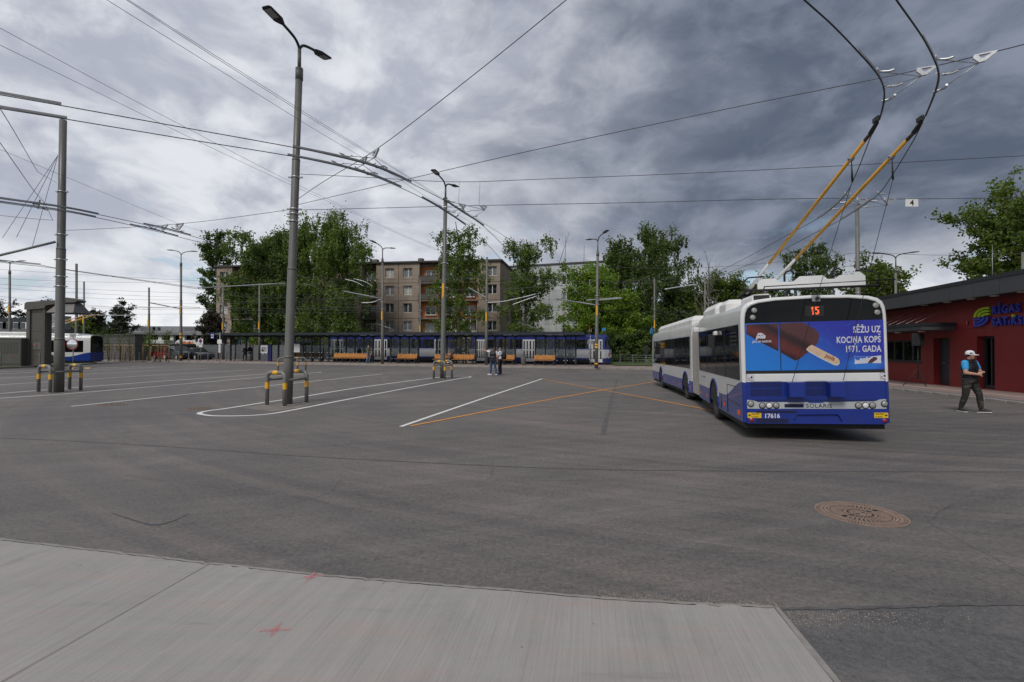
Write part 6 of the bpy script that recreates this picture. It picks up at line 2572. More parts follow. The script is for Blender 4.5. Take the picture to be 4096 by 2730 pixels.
PX = [sx_(p) for p in POSTS]
XL, XR = sx_(868), sx_(2344)
mb = MB()
mb.box(-0.07, 0.07, -0.07, 0.07, 0, 2.62)
pm = mb.mesh('post', M['shelter'])
mb = MB()
mb.bar((0, -0.02, 2.56), (0, -1.35, 2.86), 0.07, 0.10)
mb.bar((0, 0.02, 2.56), (0, 1.1, 2.80), 0.07, 0.10)
brm = mb.mesh('bracket', M['shelter'])
for x in PX:
    obj_from('post', pm, shel, (x, 0, 0))
    obj_from('bracket', brm, shel, (x, 0, 0))
mb = MB()
mb.box(XL, XR, -1.5, 1.25, 2.86, 2.98)
mb.box(XL - 0.03, XR + 0.03, -1.56, -1.5, 2.80, 3.04)
mb.box(XL, XR, -0.06, 0.06, 2.63, 2.80)
rf_ = mb.build('roof', M['shelter'], shel)
mb = MB()
mb.box(XL + 0.2, XR - 0.2, -1.3, 1.0, 2.981, 3.01)
mb.build('roof_cover', M['roof_dark'], rf_)
mb = MB()
nb = 300
for i in range(nb):
    x = XL + 15 + (XR - XL - 15.3) * i / nb
    mb.box(x - 0.012, x + 0.012, -1.53, -1.52, 3.04, 3.12)
o = mb.build('bird_spikes', M['shelter'], rf_)
o['kind'] = 'stuff'
# glass between neighbouring posts, with round steel studs
mb = MB()
mb.tube([(0, -0.012, 0), (0, 0.012, 0)], 0.035, 8)
dm = mb.mesh('glass_stud', M['white_matt'])
for a, b in zip(PX, PX[1:]):
    if b - a > 1.25 or a < PX[4]:
        continue
    mb = MB()
    mb.box(a + 0.10, b - 0.10, -0.006, 0.006, 0.25, 2.45)
    g_ = mb.build('glass_panel', M['glass'], shel)
    for x in (a + 0.16, b - 0.16):
        for z in (0.45, 1.0, 1.6, 2.25):
            obj_from('glass_stud', dm, g_, (x, 0, z))

# -------- benches in front of the posts
def bench(p0, p1, label, off=0.55, back=False):
    c0, c1 = on_line(p0, POST_Y0), on_line(p1, POST_Y0)
    L = (c1 - c0).length
    o0 = c0 + SN * off
    root = empty('bench', (o0.x, o0.y, KZ), SANG, label, 'bench', 'wooden benches under the shelter')
    for k in range(4):
        mb = MB()
        z = 0.52 + k * 0.105
        mb.box(0, L, 0.20 + k * 0.02, 0.235 + k * 0.02, z, z + 0.092)
        mb.build('backrest_slat', M['wood'], root)
    for k in range(4):
        mb = MB()
        mb.box(-0.05, L - 0.05, -0.25 + k * 0.11, -0.155 + k * 0.11, 0.435, 0.465)
        mb.build('seat_slat', M['wood'], root)
    n = max(2, round(L / 1.1) + 1)
    for i in range(n):
        x = 0.12 + (L - 0.24) * i / (n - 1)
        mb = MB()
        mb.box(x - 0.06, x + 0.06, -0.08, 0.12, 0, 0.39)
        mb.box(x - 0.03, x + 0.03, -0.24, 0.2, 0.39, 0.43)
        mb.bar((x, 0.27, 0.40), (x, 0.33, 0.93), 0.05, 0.03, up=(0, 1, 0))
        mb.build('support', M['shelter'], root)
    return root


bench(1344, 1489, 'long wooden bench between the ticket machine and the green-jacketed person')
bench(1596, 1674, 'short wooden bench in front of the tram number')
bench(1744, 1902, 'long wooden bench with a seated person on it')
bench(1979, 2062, 'wooden bench partly hidden by the two standing people')
bench(2139, 2223, 'wooden bench next to the last waste bin')
bench(1146, 1270, 'wooden bench behind the route map panel', -1.0)


def bin_(px, label, off=0.6):
    c = on_line(px, POST_Y0) + SN * off
    root = empty('waste_bin', (c.x, c.y, KZ), SANG, label, 'waste bin', 'grey waste bins on the platform')
    mb = MB()
    mb.lathe([(0.0, 0.02), (0.20, 0.02), (0.23, 0.06), (0.25, 0.75), (0.24, 0.78), (0.0, 0.78)], 20)
    mb.build('body', M['pole'], root)
    mb = MB()
    for k in range(4):
        a = k * math.pi / 2 + 0.78
        mb.tube([(0.22 * math.cos(a), 0.22 * math.sin(a), 0.76), (0.22 * math.cos(a), 0.22 * math.sin(a), 0.98)], 0.015, 6)
    mb.lathe([(0.0, 1.04), (0.20, 1.03), (0.25, 0.98), (0.0, 0.97)], 20)
    mb.build('lid', M['pole'], root)


bin_(2100, 'grey waste bin beside a tram door with a domed lid')
bin_(1015, 'grey waste bin between the ticket machine and the walkers')
# ticket machine
c = on_line(1075, POST_Y0) + SN * 0.3
tm = empty('ticket_machine', (c.x, c.y, KZ), SANG, 'grey and white ticket machine with a dark blue side column', 'ticket machine')
s_ = c.y / 2048
w_ = 33 * s_
mb = MB()
mb.cbox(-w_ / 2, w_ / 2, -0.35, 0.35, 0.0, 1.78, 0.03)
mb.build('cabinet', M_('machine grey', (0.085, 0.095, 0.11), 0.5, 0, 0.1), tm)
mb = MB()
mb.cbox(-w_ / 2 + 0.01, w_ / 2 - 0.01, -0.42, -0.352, 0.88, 1.70, 0.02)
fp = mb.build('front_panel', M['tram_door'], tm)
mb = MB()
mb.box(-w_ / 2 + 0.1, w_ / 2 - 0.1, -0.43, -0.421, 1.02, 1.58)
mb.build('recess', M_('machine panel', (0.30, 0.30, 0.30), 0.4, 0, 0.3, 20), fp)
mb = MB()
mb.box(-w_ / 2 + 0.14, -0.02, -0.44, -0.431, 1.08, 1.25)
mb.build('keypad', M['black'], fp)
mb = MB()
mb.box(-w_ / 2 + 0.16, w_ * 0.12, -0.44, -0.431, 1.30, 1.52)
mb.build('screen', M['curtain'], fp)
for x in (-0.24, -0.12, 0.22):
    mb = MB()
    mb.box(x - 0.04, x + 0.04, -0.36, -0.351, 0.76, 0.84)
    mb.build('label_plate', M['white_matt'], tm)
mb = MB()
mb.box(w_ / 2 + 0.02, w_ / 2 + 0.36, -0.30, -0.2, 0.0, 1.80)
mb.build('side_column', M_('machine blue', (0.012, 0.012, 0.10), 0.4, 0, 0.08), tm)
# route map
c = on_line(1194, POST_Y0) + SN * 0.35
s_ = c.y / 2048
mp = empty('map_panel', (c.x, c.y, KZ), SANG, 'framed route map panel on the shelter posts', 'map')
w_ = 36 * s_
mb = MB()
mb.box(-w_ / 2, w_ / 2, -0.03, 0.03, 0.98, 1.98)
mb.build('frame', M['shelter'], mp)


def map_print():
    mm, t, b = new_mat('printed route map')
    tc = t.nodes.new('ShaderNodeTexCoord')
    vo = t.nodes.new('ShaderNodeTexVoronoi')
    vo.feature = 'DISTANCE_TO_EDGE'
    vo.inputs['Scale'].default_value = 9
    link(t, tc.outputs['Object'], vo.inputs['Vector'])
    c_ = mixc(t, mrange(t, vo.outputs[0], 0.05, 0.01), (0.60, 0.61, 0.60), (0.28, 0.29, 0.30))
    link(t, c_, b.inputs['Base Color'])
    return mm


mb = MB()
mb.box(-w_ / 2 + 0.03, w_ / 2 - 0.03, -0.034, -0.031, 1.0, 1.88)
mb.build('map_sheet', map_print(), mp)
mb = MB()
mb.box(-w_ / 2 + 0.03, w_ / 2 - 0.03, -0.034, -0.031, 1.885, 1.955)
mb.build('header', M['tram_blue'], mp)
for px, zc, lab in ((905, 2.35, 'dark hanging departure display at the shelter end post'), (2284, 2.1, 'dark hanging departure display near the tram nose')):
    c = on_line(px, POST_Y0) + SN * 0.5
    d_ = empty('departure_display', (c.x, c.y, KZ), SANG, lab, 'display', 'departure displays in the shelter')
    mb = MB()
    mb.cbox(-0.42, 0.42, -0.12, 0.12, zc - 0.35, zc + 0.25, 0.03)
    mb.build('housing', M['shelter'], d_)
    mb = MB()
    mb.box(-0.36, 0.36, -0.128, -0.121, zc - 0.30, zc + 0.18)
    mb.build('screen', M['dark'], d_)
    mb = MB()
    mb.tube([(0, 0, zc + 0.22), (0, 0.3, 2.80)], 0.03, 6)
    mb.build('hanger', M['shelter'], d_)

# -------- grey panel fence behind the platform
f0, f1 = P(806, 1440, 63.5), P(1440, 1440, 60.5)
fe = empty('panel_fence', (f0.x, f0.y, 0.15), math.atan2(f1.y - f0.y, f1.x - f0.x), 'grey steel panel fence with pale rails behind the platform', 'fence')
FL = (f1 - f0).length
M['fence'] = M_('fence panel grey', (0.155, 0.165, 0.17), 0.6, 0.1, 0.12, 2)
nseg = 9
for i in range(nseg):
    x0, x1 = FL * i / nseg, FL * (i + 1) / nseg
    mb = MB()
    mb.box(x0 + 0.06, x1 - 0.06, 0.0, 0.04, 0.02, 1.72)
    mb.build('panel', M['fence'], fe)
    for z in (0.86, 1.72):
        mb = MB()
        mb.box(x0 + 0.06, x1 - 0.06, -0.03, 0.05, z + 0.001, z + 0.05)
        mb.build('rail', M['galv'], fe)
    mb = MB()
    mb.box(x0 - 0.055, x0 + 0.055, -0.05, 0.06, 0, 1.82)
    mb.build('post', M['shelter'], fe)
    mb = MB()
    for k in range(1, 6):
        xx = x0 + (x1 - x0) * k / 6
        mb.box(xx - 0.008, xx + 0.008, -0.012, -0.002, 0.05, 1.7)
    for k in range(1, 12):
        mb.box(x0 + 0.07, x1 - 0.07, -0.012, -0.002, k * 0.145 - 0.006, k * 0.145 + 0.006)
    o = mb.build('wire_grid', M['galv'], fe)
    o['kind'] = 'stuff'

# steel railing on the lawn to the right of the trams
f0, f1 = P(2432, 1462, 53), P(2760, 1470, 46)
fe = empty('railing', (f0.x, f0.y, 0.15), math.atan2(f1.y - f0.y, f1.x - f0.x), 'low galvanised railing between lawn and tracks', 'railing')
FL = (f1 - f0).length
n = 6
for i in range(n + 1):
    mb = MB()
    mb.box(FL * i / n - 0.035, FL * i / n + 0.035, -0.03, 0.03, 0, 0.95)
    mb.build('post', M['galv'], fe)
for z in (0.28, 0.5, 0.72, 0.94):
    mb = MB()
    mb.tube([(0, 0, z), (FL, 0, z)], 0.022, 6)
    mb.build('rail', M['galv'], fe)

# -------- stop signs at both ends
def sign_pole(px, Y, z0, h, label, cat='sign'):
    b = P(px, 1440, Y)
    root = empty('bus_stop_sign', (b.x, b.y, z0), SANG, label, cat)
    mb = MB()
    mb.tube([(0, 0, 0), (0, 0, h)], 0.035, 8)
    mb.build('pole', M['galv'], root)
    return root


r_ = sign_pole(879, 52, 0.15, 3.0, 'stop sign pole with blue tram-stop plate and timetables')
mb = MB()
mb.box(-1.15, -0.72, -0.03, 0.03, 2.35, 2.98)
pl_ = mb.build('stop_plate', M['tram_blue'], r_)
mb = MB()
mb.box(-1.08, -0.79, -0.036, -0.031, 2.45, 2.80)
w2 = mb.build('symbol_field', M['white_matt'], pl_)
mb = MB()
mb.box(-1.04, -0.83, -0.040, -0.037, 2.55, 2.72)
mb.build('tram_symbol', M['print_black'], w2)
mb = MB()
mb.tube([(-0.72, 0, 2.85), (0, 0, 2.85)], 0.02, 6)
mb.build('arm', M['galv'], r_)
mb = MB()
mb.box(-0.28, 0.25, -0.05, -0.036, 1.85, 2.28)
mb.build('header_plate', M['white_matt'], r_)
for k in range(3):
    mb = MB()
    mb.box(-0.14, 0.12, -0.05, -0.036, 0.95 + k * 0.29, 1.21 + k * 0.29)
    mb.build('timetable', M['ad_white'], r_)
r_ = sign_pole(2361, 46, 0.15, 2.75, 'stop sign pole seen from behind near the tram nose')
mb = MB()
mb.box(-0.28, 0.28, 0.036, 0.05, 1.95, 2.30)
mb.build('header_plate', M['rail'], r_)
for k in range(2):
    mb = MB()
    mb.box(-0.13, 0.13, 0.036, 0.05, 1.0 + k * 0.3, 1.27 + k * 0.3)
    mb.build('timetable', M['rail'], r_)
# no-parking zone sign
b = P(803, 1440, 56)
r_ = empty('no_parking_sign', (b.x, b.y, 0.15), SANG, 'white zone sign with a blue and red no-parking roundel', 'sign')
mb = MB()
mb.tube([(0, 0, 0), (0, 0, 2.6)], 0.035, 8)
mb.build('pole', M['galv'], r_)
mb = MB()
mb.box(-0.33, 0.33, -0.06, -0.04, 1.75, 2.40)
pl_ = mb.build('plate', M['white_matt'], r_)
for rr, mt, d in ((0.21, 'red_lens', 0.062), (0.165, 'tram_blue', 0.064)):
    mb = MB()
    mb.tube([(0, -d, 2.15), (0, -d - 0.001, 2.15)], rr, 24, smooth=False)
    mb.build('roundel', M[mt], pl_)
mb = MB()
mb.bar((-0.13, -0.068, 2.28), (0.13, -0.068, 2.02), 0.004, 0.05, up=(0.7, 0, 0.7))
mb.build('roundel_bar', M['red_lens'], pl_)
put_text('ZONA', 0.15, M['print_black'], pl_, frame((0, -0.064, 1.80), (1, 0, 0), (0, 0, 1)), align='CENTER', bold=0.003)
mb = MB()
mb.box(-0.22, 0.22, -0.05, -0.037, 1.50, 1.72)
mb.build('plate', M['white_matt'], r_)
# ================================================================== poles, guards, lamps
def lamp_arm(mb, top, pts, r=0.045):
    mb.tube([Vector(top) + Vector(p) for p in pts], r, 8)


def lamp_head(root, p, d, tilt, L=0.72):
    """flat LED head at p pointing along d (horizontal unit vector)"""
    d = Vector(d).normalized()
    d = (d + Vector((0, 0, tilt))).normalized()
    sidev = d.cross(UP).normalized()
    upv = sidev.cross(d)
    P0 = Vector(p)
    mb = MB()
    prof = [(0.0, 0.05, 0.035), (0.08, 0.09, 0.05), (0.2, 0.15, 0.055), (L - 0.06, 0.16, 0.03), (L, 0.12, 0.015)]
    rings = []
    for x, wv, t in prof:
        c = P0 + d * x
        rings.append([c + sidev * wv + upv * t * 0.4, c + sidev * wv * 0.6 + upv * t, c - sidev * wv * 0.6 + upv * t, c - sidev * wv + upv * t * 0.4, c - sidev * wv - upv * t * 0.6, c + sidev * wv - upv * t * 0.6])
    mb.loft(rings, 0, True, True)
    o = mb.build('lamp_head', M['lamp'], root)
    mb = MB()
    c0, c1 = P0 + d * (L * 0.42), P0 + d * (L - 0.07)
    mb.add([c0 + sidev * 0.12 - upv * 0.042, c0 - sidev * 0.12 - upv * 0.042, c1 - sidev * 0.12 - upv * 0.030, c1 + sidev * 0.12 - upv * 0.030], [(0, 1, 2, 3)])
    mb.build('lamp_glass', M['lampglass'], o)


def clamp(root, base, top, r, z):
    f = (z - base.z) / (top.z - base.z)
    c = base.lerp(top, f)
    mb = MB()
    mb.tube([c - Vector((0, 0, 0.03)), c + Vector((0, 0, 0.03))], r + 0.012, 14)
    mb.box(c.x - r - 0.10, c.x - r - 0.01, c.y - 0.03, c.y + 0.03, c.z - 0.02, c.z + 0.02)
    mb.box(c.x + r + 0.01, c.x + r + 0.10, c.y - 0.03, c.y + 0.03, c.z - 0.02, c.z + 0.02)
    mb.build('clamp', M['galv'], root)


def pole(label, base, top, r0, r1, steps=(), clamps=(), bands=(), mat='pole', n=18, name='catenary_pole', tagz=None, group=None):
    """stepped steel mast from base to top (world points)"""
    base, top = Vector(base), Vector(top)
    root = empty(name, base, 0, label, 'pole', group)
    t = top - base
    pts, rs = [Vector((0, 0, -0.05))], [r0]
    prev = r0
    fs = list(steps)
    for i, f in enumerate(fs):
        rn = r0 + (r1 - r0) * (i + 1) / max(1, len(fs))
        c = t * f
        pts += [c, c + t.normalized() * 0.05]
        rs += [prev, rn]
        prev = rn
    pts.append(t)
    rs.append(prev if fs else r1)
    mb = MB()
    mb.tube(pts, rs, n, 0, True)
    mb.build('shaft', M[mat], root)
    L = t.length
    for f in fs:
        c = t * f
        rr = r0 + (r1 - r0) * fs.index(f) / max(1, len(fs))
        mb = MB()
        mb.tube([c - t.normalized() * 0.02, c + t.normalized() * 0.045], [rr + 0.006, rr - 0.004], n)
        mb.build('collar', M['pole'], root)
    for z in clamps:
        f = z / t.z
        clamp(root, Vector((0, 0, 0)), t, r0 + (r1 - r0) * f, z)
    for (z0, z1) in bands:
        a, b = t * (z0 / t.z), t * (z1 / t.z)
        mb = MB()
        rr = r0 + 0.004
        mb.tube([a, b], rr, n, 0, False)
        mb.build('yellow_band', M['yellow'], root)
    if tagz:
        c = t * (tagz / t.z)
        rr = r0 + (r1 - r0) * tagz / t.z
        mb = MB()
        mb.box(c.x - 0.10, c.x + 0.02, c.y - rr - 0.012, c.y - rr + 0.03, c.z - 0.42, c.z + 0.42)
        mb.build('number_plate', M['yellow'], root)
    return root, t


def lamp_top(root, t, arms, r=0.05, h=0.75, sleeve=0.115):
    """short neck above the mast with curved arms: arms = [(dx, dy, reach, rise, tilt)]"""
    mb = MB()
    mb.tube([t + Vector((0, 0, -0.25)), t + Vector((0, 0, 0.12))], sleeve, 16)
    mb.build('sleeve', M['pole'], root)
    mb = MB()
    mb.tube([t + Vector((0, 0, 0.1)), t + Vector((0, 0, h))], r, 10)
    mb.build('neck', M['pole'], root)
    for (dx, dy, reach, rise, tilt) in arms:
        d = Vector((dx, dy, 0)).normalized()
        q = t + Vector((0, 0, h - 0.05))
        pts = [q, q + Vector((0, 0, rise * 0.28)) + d * reach * 0.04, q + Vector((0, 0, rise * 0.62)) + d * reach * 0.22, q + Vector((0, 0, rise * 0.82)) + d * reach * 0.52, q + Vector((0, 0, rise)) + d * reach]
        mb = MB()
        mb.tube(spline(pts, 5), r * 0.8, 8)
        mb.build('arm', M['lamp'], root)
        lamp_head(root, pts[-1] - d * 0.05, d, tilt)


def guard(legs, label, h=0.98):
    """two hoops of thick pipe joined by rails; legs = four ground points a1,a2 (hoop 1), b1,b2 (hoop 2)"""
    c = sum(legs, Vector()) / 4
    root = empty('pole_guard', (c.x, c.y, 0), 0, label, 'guard rail', 'hoop guards round the lamp posts')
    r = 0.058
    for a, b in (legs[:2], legs[2:]):
        a, b = a - c, b - c
        a.z = b.z = 0
        d = (b - a).normalized()
        L = (b - a).length
        R_ = 0.16
        pts = [a, a + UP * (h - R_)]
        for k in range(1, 6):
            an = math.pi / 2 * k / 5
            pts.append(a + UP * (h - R_ + R_ * math.sin(an)) + d * (R_ - R_ * math.cos(an)))
        for k in range(0, 6):
            an = math.pi / 2 * (1 - k / 5)
            pts.append(b + UP * (h - R_ + R_ * math.sin(an)) - d * (R_ - R_ * math.cos(an)))
        pts.append(b)
        mb = MB()
        mb.tube(pts, r, 14)
        hp = mb.build('hoop', M['hoop'], root)
        for q in (a, b):
            mb = MB()
            mb.tube([q + UP * 0.50, q + UP * 0.69], r + 0.003, 14, 0, False)
            mb.build('yellow_band', M['yellow'], hp)
            mb = MB()
            mb.lathe([(r + 0.05, 0.0045), (r + 0.045, 0.012), (r, 0.014)], 14, 0, (q.x, q.y, 0))
            mb.build('foot_grout', M['concrete_edge'], hp)
        m_ = (a + b) / 2 + UP * h
        mb = MB()
        mb.tube([m_ - d * 0.095, m_ + d * 0.095], r + 0.003, 14, 0, False)
        mb.build('yellow_band', M['yellow'], hp)
    for a, b in ((legs[0], legs[3]), (legs[1], legs[2])):
        p, q = a - c, b - c
        p.z = q.z = 0.76
        mb = MB()
        mb.tube([p, q], 0.036, 10)
        mb.build('rail', M['hoop'], root)


# near double lamp post B
bB = Vector((-6.84, 15.63, 0))
tB = P(1197, 290, 15.9)
rB, vB = pole('tall grey lamp post with two arms standing in the painted island', bB, tB, 0.145, 0.105, (0.138, 0.40, 0.73), (6.0, 5.85, 5.62, 7.0), name='lamp_post')
hd = P(1115, 118, 15.0) - bB
lamp_top(rB, vB, [(-0.30, -0.95, 0.75, 0.42, 0.12), (0.30, 0.95, 0.75, 0.42, 0.12)], 0.055, 0.72)
g = [G(1068, 1622), G(1139, 1627), G(1226, 1612)]
g.append(g[2] + (g[0] - g[1]))
guard([g[0], g[1], g[2], g[3]], 'yellow-banded hoop guard round the tall double lamp post')
# the far hoops seen behind it
g2 = [G(1114, 1494), G(1192, 1492)]
# left mast A
bA = Vector((-17.0, 19.24, 0))
tA = P(252.5, 482, 19.5)
rA, vA = pole('tall grey catenary mast behind the hoop guard by the lane lines', bA, tA, 0.16, 0.118, (0.19, 0.52, 0.73), (4.35, 3.98, 5.0, 7.6, 5.95))
g = [G(154, 1570), G(201, 1573), G(278, 1560), G(323, 1563)]
guard([g[0], g[1], g[3], g[2]], 'yellow-banded hoop guard round the catenary mast')
# mid lamp post C
bC = Vector((-3.96, 29.3, 0))
tC = P(1782, 800, 29.6)
rC, vC = pole('grey double lamp post at the far end of the painted island', bC, tC, 0.15, 0.11, (0.13, 0.47, 0.62), (5.2, 6.6), name='lamp_post', tagz=5.0)
lamp_top(rC, vC, [(-0.35, -0.93, 0.85, 0.5, 0.14), (0.35, 0.93, 0.85, 0.45, 0.1)], 0.055, 0.72)
g = [G(1735, 1517), G(1779, 1519), G(1807, 1514)]
g.append(g[2] + (g[0] - g[1]))
guard(g, 'yellow-banded hoop guard round the mid lamp post')
g = [G(1112, 1492.5), G(1190, 1491.5)]
dq = Vector((0.25, 0.75, 0))
guard([g[0], g[0] + dq, g[1] + dq * 1.0, g[1]][:1] + [g[1], g[1] + dq, g[0] + dq], 'yellow-banded hoop guard standing behind the tall double lamp post')


def far_pole(px, by, top, Y, label, lamps=(), r=0.13, z0=0.15, bands=(), tagz=None, steps=(0.35, 0.62), dx=0, name='catenary_pole'):
    b = P(px, by, Y)
    b.z = z0
    t = P(px + dx, top, Y)
    rt, v = pole(label, b, t, r, r * 0.72, steps, (v_ for v_ in (5.2, 5.9)), bands, 'pole_far', 12, name, tagz)
    if lamps:
        lamp_top(rt, v, lamps, 0.05, 0.95, r * 0.8)
    return rt


LA = [(-0.85, 0.2, 0.9, 0.9, 0.2), (0.85, 0.2, 0.9, 0.35, -0.1)]
far_pole(2385, 1469, 1013, 42.0, 'lamp post with three yellow bands beside the tram nose', [(0.35, -0.93, 0.9, 0.55, 0.15), (-0.45, 0.85, 0.9, 0.4, 0.1)], 0.15, 0.15, ((0.28, 0.40), (1.62, 1.76), (1.84, 1.97)), 4.7, dx=6, name='lamp_post')
far_pole(1530, 1453, 1041, 48.5, 'lamp post rising through the shelter roof by the green-jacketed person', [(-0.45, -0.9, 0.95, 0.55, 0.15), (0.55, 0.85, 0.95, 0.4, 0.1)], 0.14, tagz=4.6, name='lamp_post')
far_pole(1945, 1457, 1030, 46.8, 'catenary mast rising through the shelter near the pointing person', (), 0.14, tagz=4.4, dx=3)
far_pole(724, 1446, 1056, 56, 'lamp post with yellow bands at the parked cars', [(-0.9, 0.1, 1.0, 0.6, 0.05), (0.9, 0.1, 1.0, 0.5, 0.0)], 0.15, 0.15, ((0.35, 0.52), (2.45, 2.62), (2.85, 3.02)), 5.6, name='lamp_post')
far_pole(596, 1441, 1151, 58, 'bare mast beside the leafy staked sapling', (), 0.13, tagz=4.2)
far_pole(306, 1440, 1056, 52, 'mast close behind the end of the charging gantry', (), 0.15, tagz=5.4)
far_pole(336, 1440, 1127, 60, 'thinner mast next to the charging gantry tip', (), 0.12, tagz=4.6)
far_pole(39, 1440, 1088, 57, 'double lamp post behind the cabinet and the teal workshop', [(-0.95, 0, 1.05, 0.3, 0.05), (0.95, 0, 1.05, 0.3, 0.05)], 0.15, tagz=5.5, name='lamp_post')
far_pole(893, 1441, 1140, 61, 'mast rising at the shelter end before the brown block corner', (), 0.15, tagz=4.0)
far_pole(1038, 1439, 1136, 61, 'mast in front of the dense birch', (), 0.14, tagz=4.1)
far_pole(1681, 1450, 1118, 60, 'mast behind the trams by the orange loggia', (), 0.13, tagz=3.8)
far_pole(2359, 1455, 1119, 60, 'mast just behind the banded lamp post', (), 0.11, tagz=3.9)
far_pole(2618, 1470, 1115, 57, 'mast with fanned stays beyond the trolleybus front', (), 0.12, tagz=4.3)
far_pole(2820, 1470, 1117, 57, 'mast behind the trolleybus bellows', (), 0.12)
far_pole(3436, 1510, 823, 31, 'tall mast behind the tail of the trolleybus', (), 0.16, 0.0, dx=-8, steps=(0.3, 0.62))
rt = far_pole(3583, 1480, 1079, 42, 'double lamp post over the terminal roof end', [(-0.95, 0, 1.25, 0.42, 0.05), (0.95, 0, 1.25, 0.5, 0.1)], 0.14, 0.0, name='lamp_post')
far_pole(4092, 1420, 1010, 34, 'short mast showing over the terminal roof', (), 0.13, 0.0)
# fair-weather floodlight tower on the skyline
b = P(646, 1390, 240)
rt = empty('floodlight_tower', (b.x, b.y, 0), 0, 'distant lattice floodlight tower on the skyline', 'tower')
mb = MB()
h_ = P(646, 1315, 240).z
for sx, sy in ((-0.9, 0), (0.9, 0), (0, 1.2)):
    mb.tube([(sx, sy, 0), (sx * 0.6, sy * 0.6, h_)], 0.14, 5)
for k in range(8):
    z = h_ * k / 8
    mb.tube([(-0.9, 0, z), (0.8, 0, z + h_ / 8)], 0.09, 4)
    mb.tube([(0.9, 0, z), (-0.8, 0, z + h_ / 8)], 0.09, 4)
mb.build('mast', M['galv'], rt)
mb = MB()
for z in (h_, h_ - 1.6):
    mb.box(-2.6, 2.6, -0.3, 0.3, z, z + 0.8)
mb.build('lamp_rack', M['rail'], rt)

# ================================================================== overhead line
def sag(a, b, s=0.0, n=10):
    a, b = Vector(a), Vector(b)
    return [a.lerp(b, k / n) + Vector((0, 0, -4 * s * (k / n) * (1 - k / n))) for k in range(n + 1)]


def wire(pts, r, label, name='overhead_wire', mat='wire', group=None, cat='wire'):
    mb = MB()
    c = Vector(pts[0])
    mb.tube([Vector(p) - c for p in pts], r, 6)
    o = mb.build(name, M[mat], None, c)
    return tag(o, label, cat, group)


def zpts(pts, z=5.6, n=6):
    return spline([Z(px, py, z) for px, py in pts], n)


# near curved pair crossing from the left
U1 = [(-150, 353), (0, 380), (245, 423), (700, 505), (1171, 590), (1345, 627), (1460, 656), (1545, 686), (1645, 734), (1772, 800), (1850, 850), (1936, 908), (2028, 1000), (2100, 1090)]
U2 = [(-150, 412), (0, 435), (268, 478), (700, 550), (1150, 623), (1320, 657), (1420, 682), (1510, 712), (1605, 753), (1688, 793), (1760, 834), (1864, 904), (1970, 1000), (2040, 1085)]
wire(zpts(U1), 0.0085, 'upper contact wire of the near pair sweeping past the double lamp post', 'contact_wire', group='near contact wire pair')
wire(zpts(U2), 0.0085, 'lower contact wire of the near pair sweeping past the double lamp post', 'contact_wire', group='near contact wire pair')


def rail(pts, label, z=5.645, w=0.024, h=0.036, group='curve rails on the contact wires'):
    p = zpts(pts, z, 5)
    mb = MB()
    rings = []
    for i, q in enumerate(p):
        d = (p[min(i + 1, len(p) - 1)] - p[max(i - 1, 0)]).normalized()
        a = d.cross(UP).normalized()
        rings.append([q + a * w / 2 + UP * h / 2, q - a * w / 2 + UP * h / 2, q - a * w / 2 - UP * h / 2, q + a * w / 2 - UP * h / 2])
    mb.loft(rings, 0, True, True)
    o = mb.build('curve_rail', M['rail'])
    return tag(o, label, 'rail', group)


rail([(-120, 350), (0, 371), (245, 415)], 'grey curve rail end on the upper wire above the catenary mast')
rail([(-120, 408), (0, 427), (268, 471)], 'grey curve rail end on the lower wire touching the mast top')
rail([(1171, 585), (1345, 621), (1460, 650), (1545, 680), (1645, 727)], 'long grey curve rail on the upper wire by the double lamp post')
rail([(1150, 618), (1320, 652), (1420, 677), (1510, 706), (1605, 747)], 'long grey curve rail on the lower wire by the double lamp post')
rail([(1772, 795), (1850, 845), (1936, 902)], 'second grey curve rail on the upper wire by the mid lamp post')
rail([(1688, 788), (1760, 829), (1864, 898)], 'second grey curve rail on the lower wire by the mid lamp post')

# far-left pair
V1 = [(-100, 778), (0, 795.7), (245, 830), (394, 859), (574, 898), (763, 944), (857, 975), (960, 1020), (1060, 1075), (1150, 1140)]
V2 = [(-100, 795), (0, 811), (256, 847), (383, 871), (520, 901), (712, 948), (857, 988), (950, 1030), (1040, 1082), (1120, 1140)]
wire(zpts(V1), 0.009, 'upper wire of the contact pair passing the catenary mast', 'contact_wire', group='mast contact wire pair')
wire(zpts(V2), 0.009, 'lower wire of the contact pair passing the catenary mast', 'contact_wire', group='mast contact wire pair')
rail([(-100, 774), (0, 791), (245, 826), (394, 855)], 'upper curve rail crossing the catenary mast')
rail([(-100, 791), (0, 806), (256, 842), (383, 867)], 'lower curve rail crossing the catenary mast')
rail([(574, 894), (660, 913), (763, 940)], 'upper curve rail left of the double lamp post below the span')
rail([(520, 897), (610, 917), (712, 944)], 'lower curve rail left of the double lamp post below the span')
W1 = [(-80, 1035), (0, 1046), (163, 1061), (254, 1077), (719, 1142), (860, 1160), (1100, 1192)]
W2 = [(-80, 1040), (0, 1050), (138, 1064), (223, 1075), (719, 1146), (860, 1166), (1100, 1200)]
wire(zpts(W1), 0.012, 'upper wire of the low contact pair over the charging gantry', 'contact_wire', group='gantry contact wire pair')
wire(zpts(W2), 0.012, 'lower wire of the low contact pair over the charging gantry', 'contact_wire', group='gantry contact wire pair')
rail([(-80, 1030), (0, 1041), (163, 1057)], 'curve rail at the end of the bracket arm', 5.66)

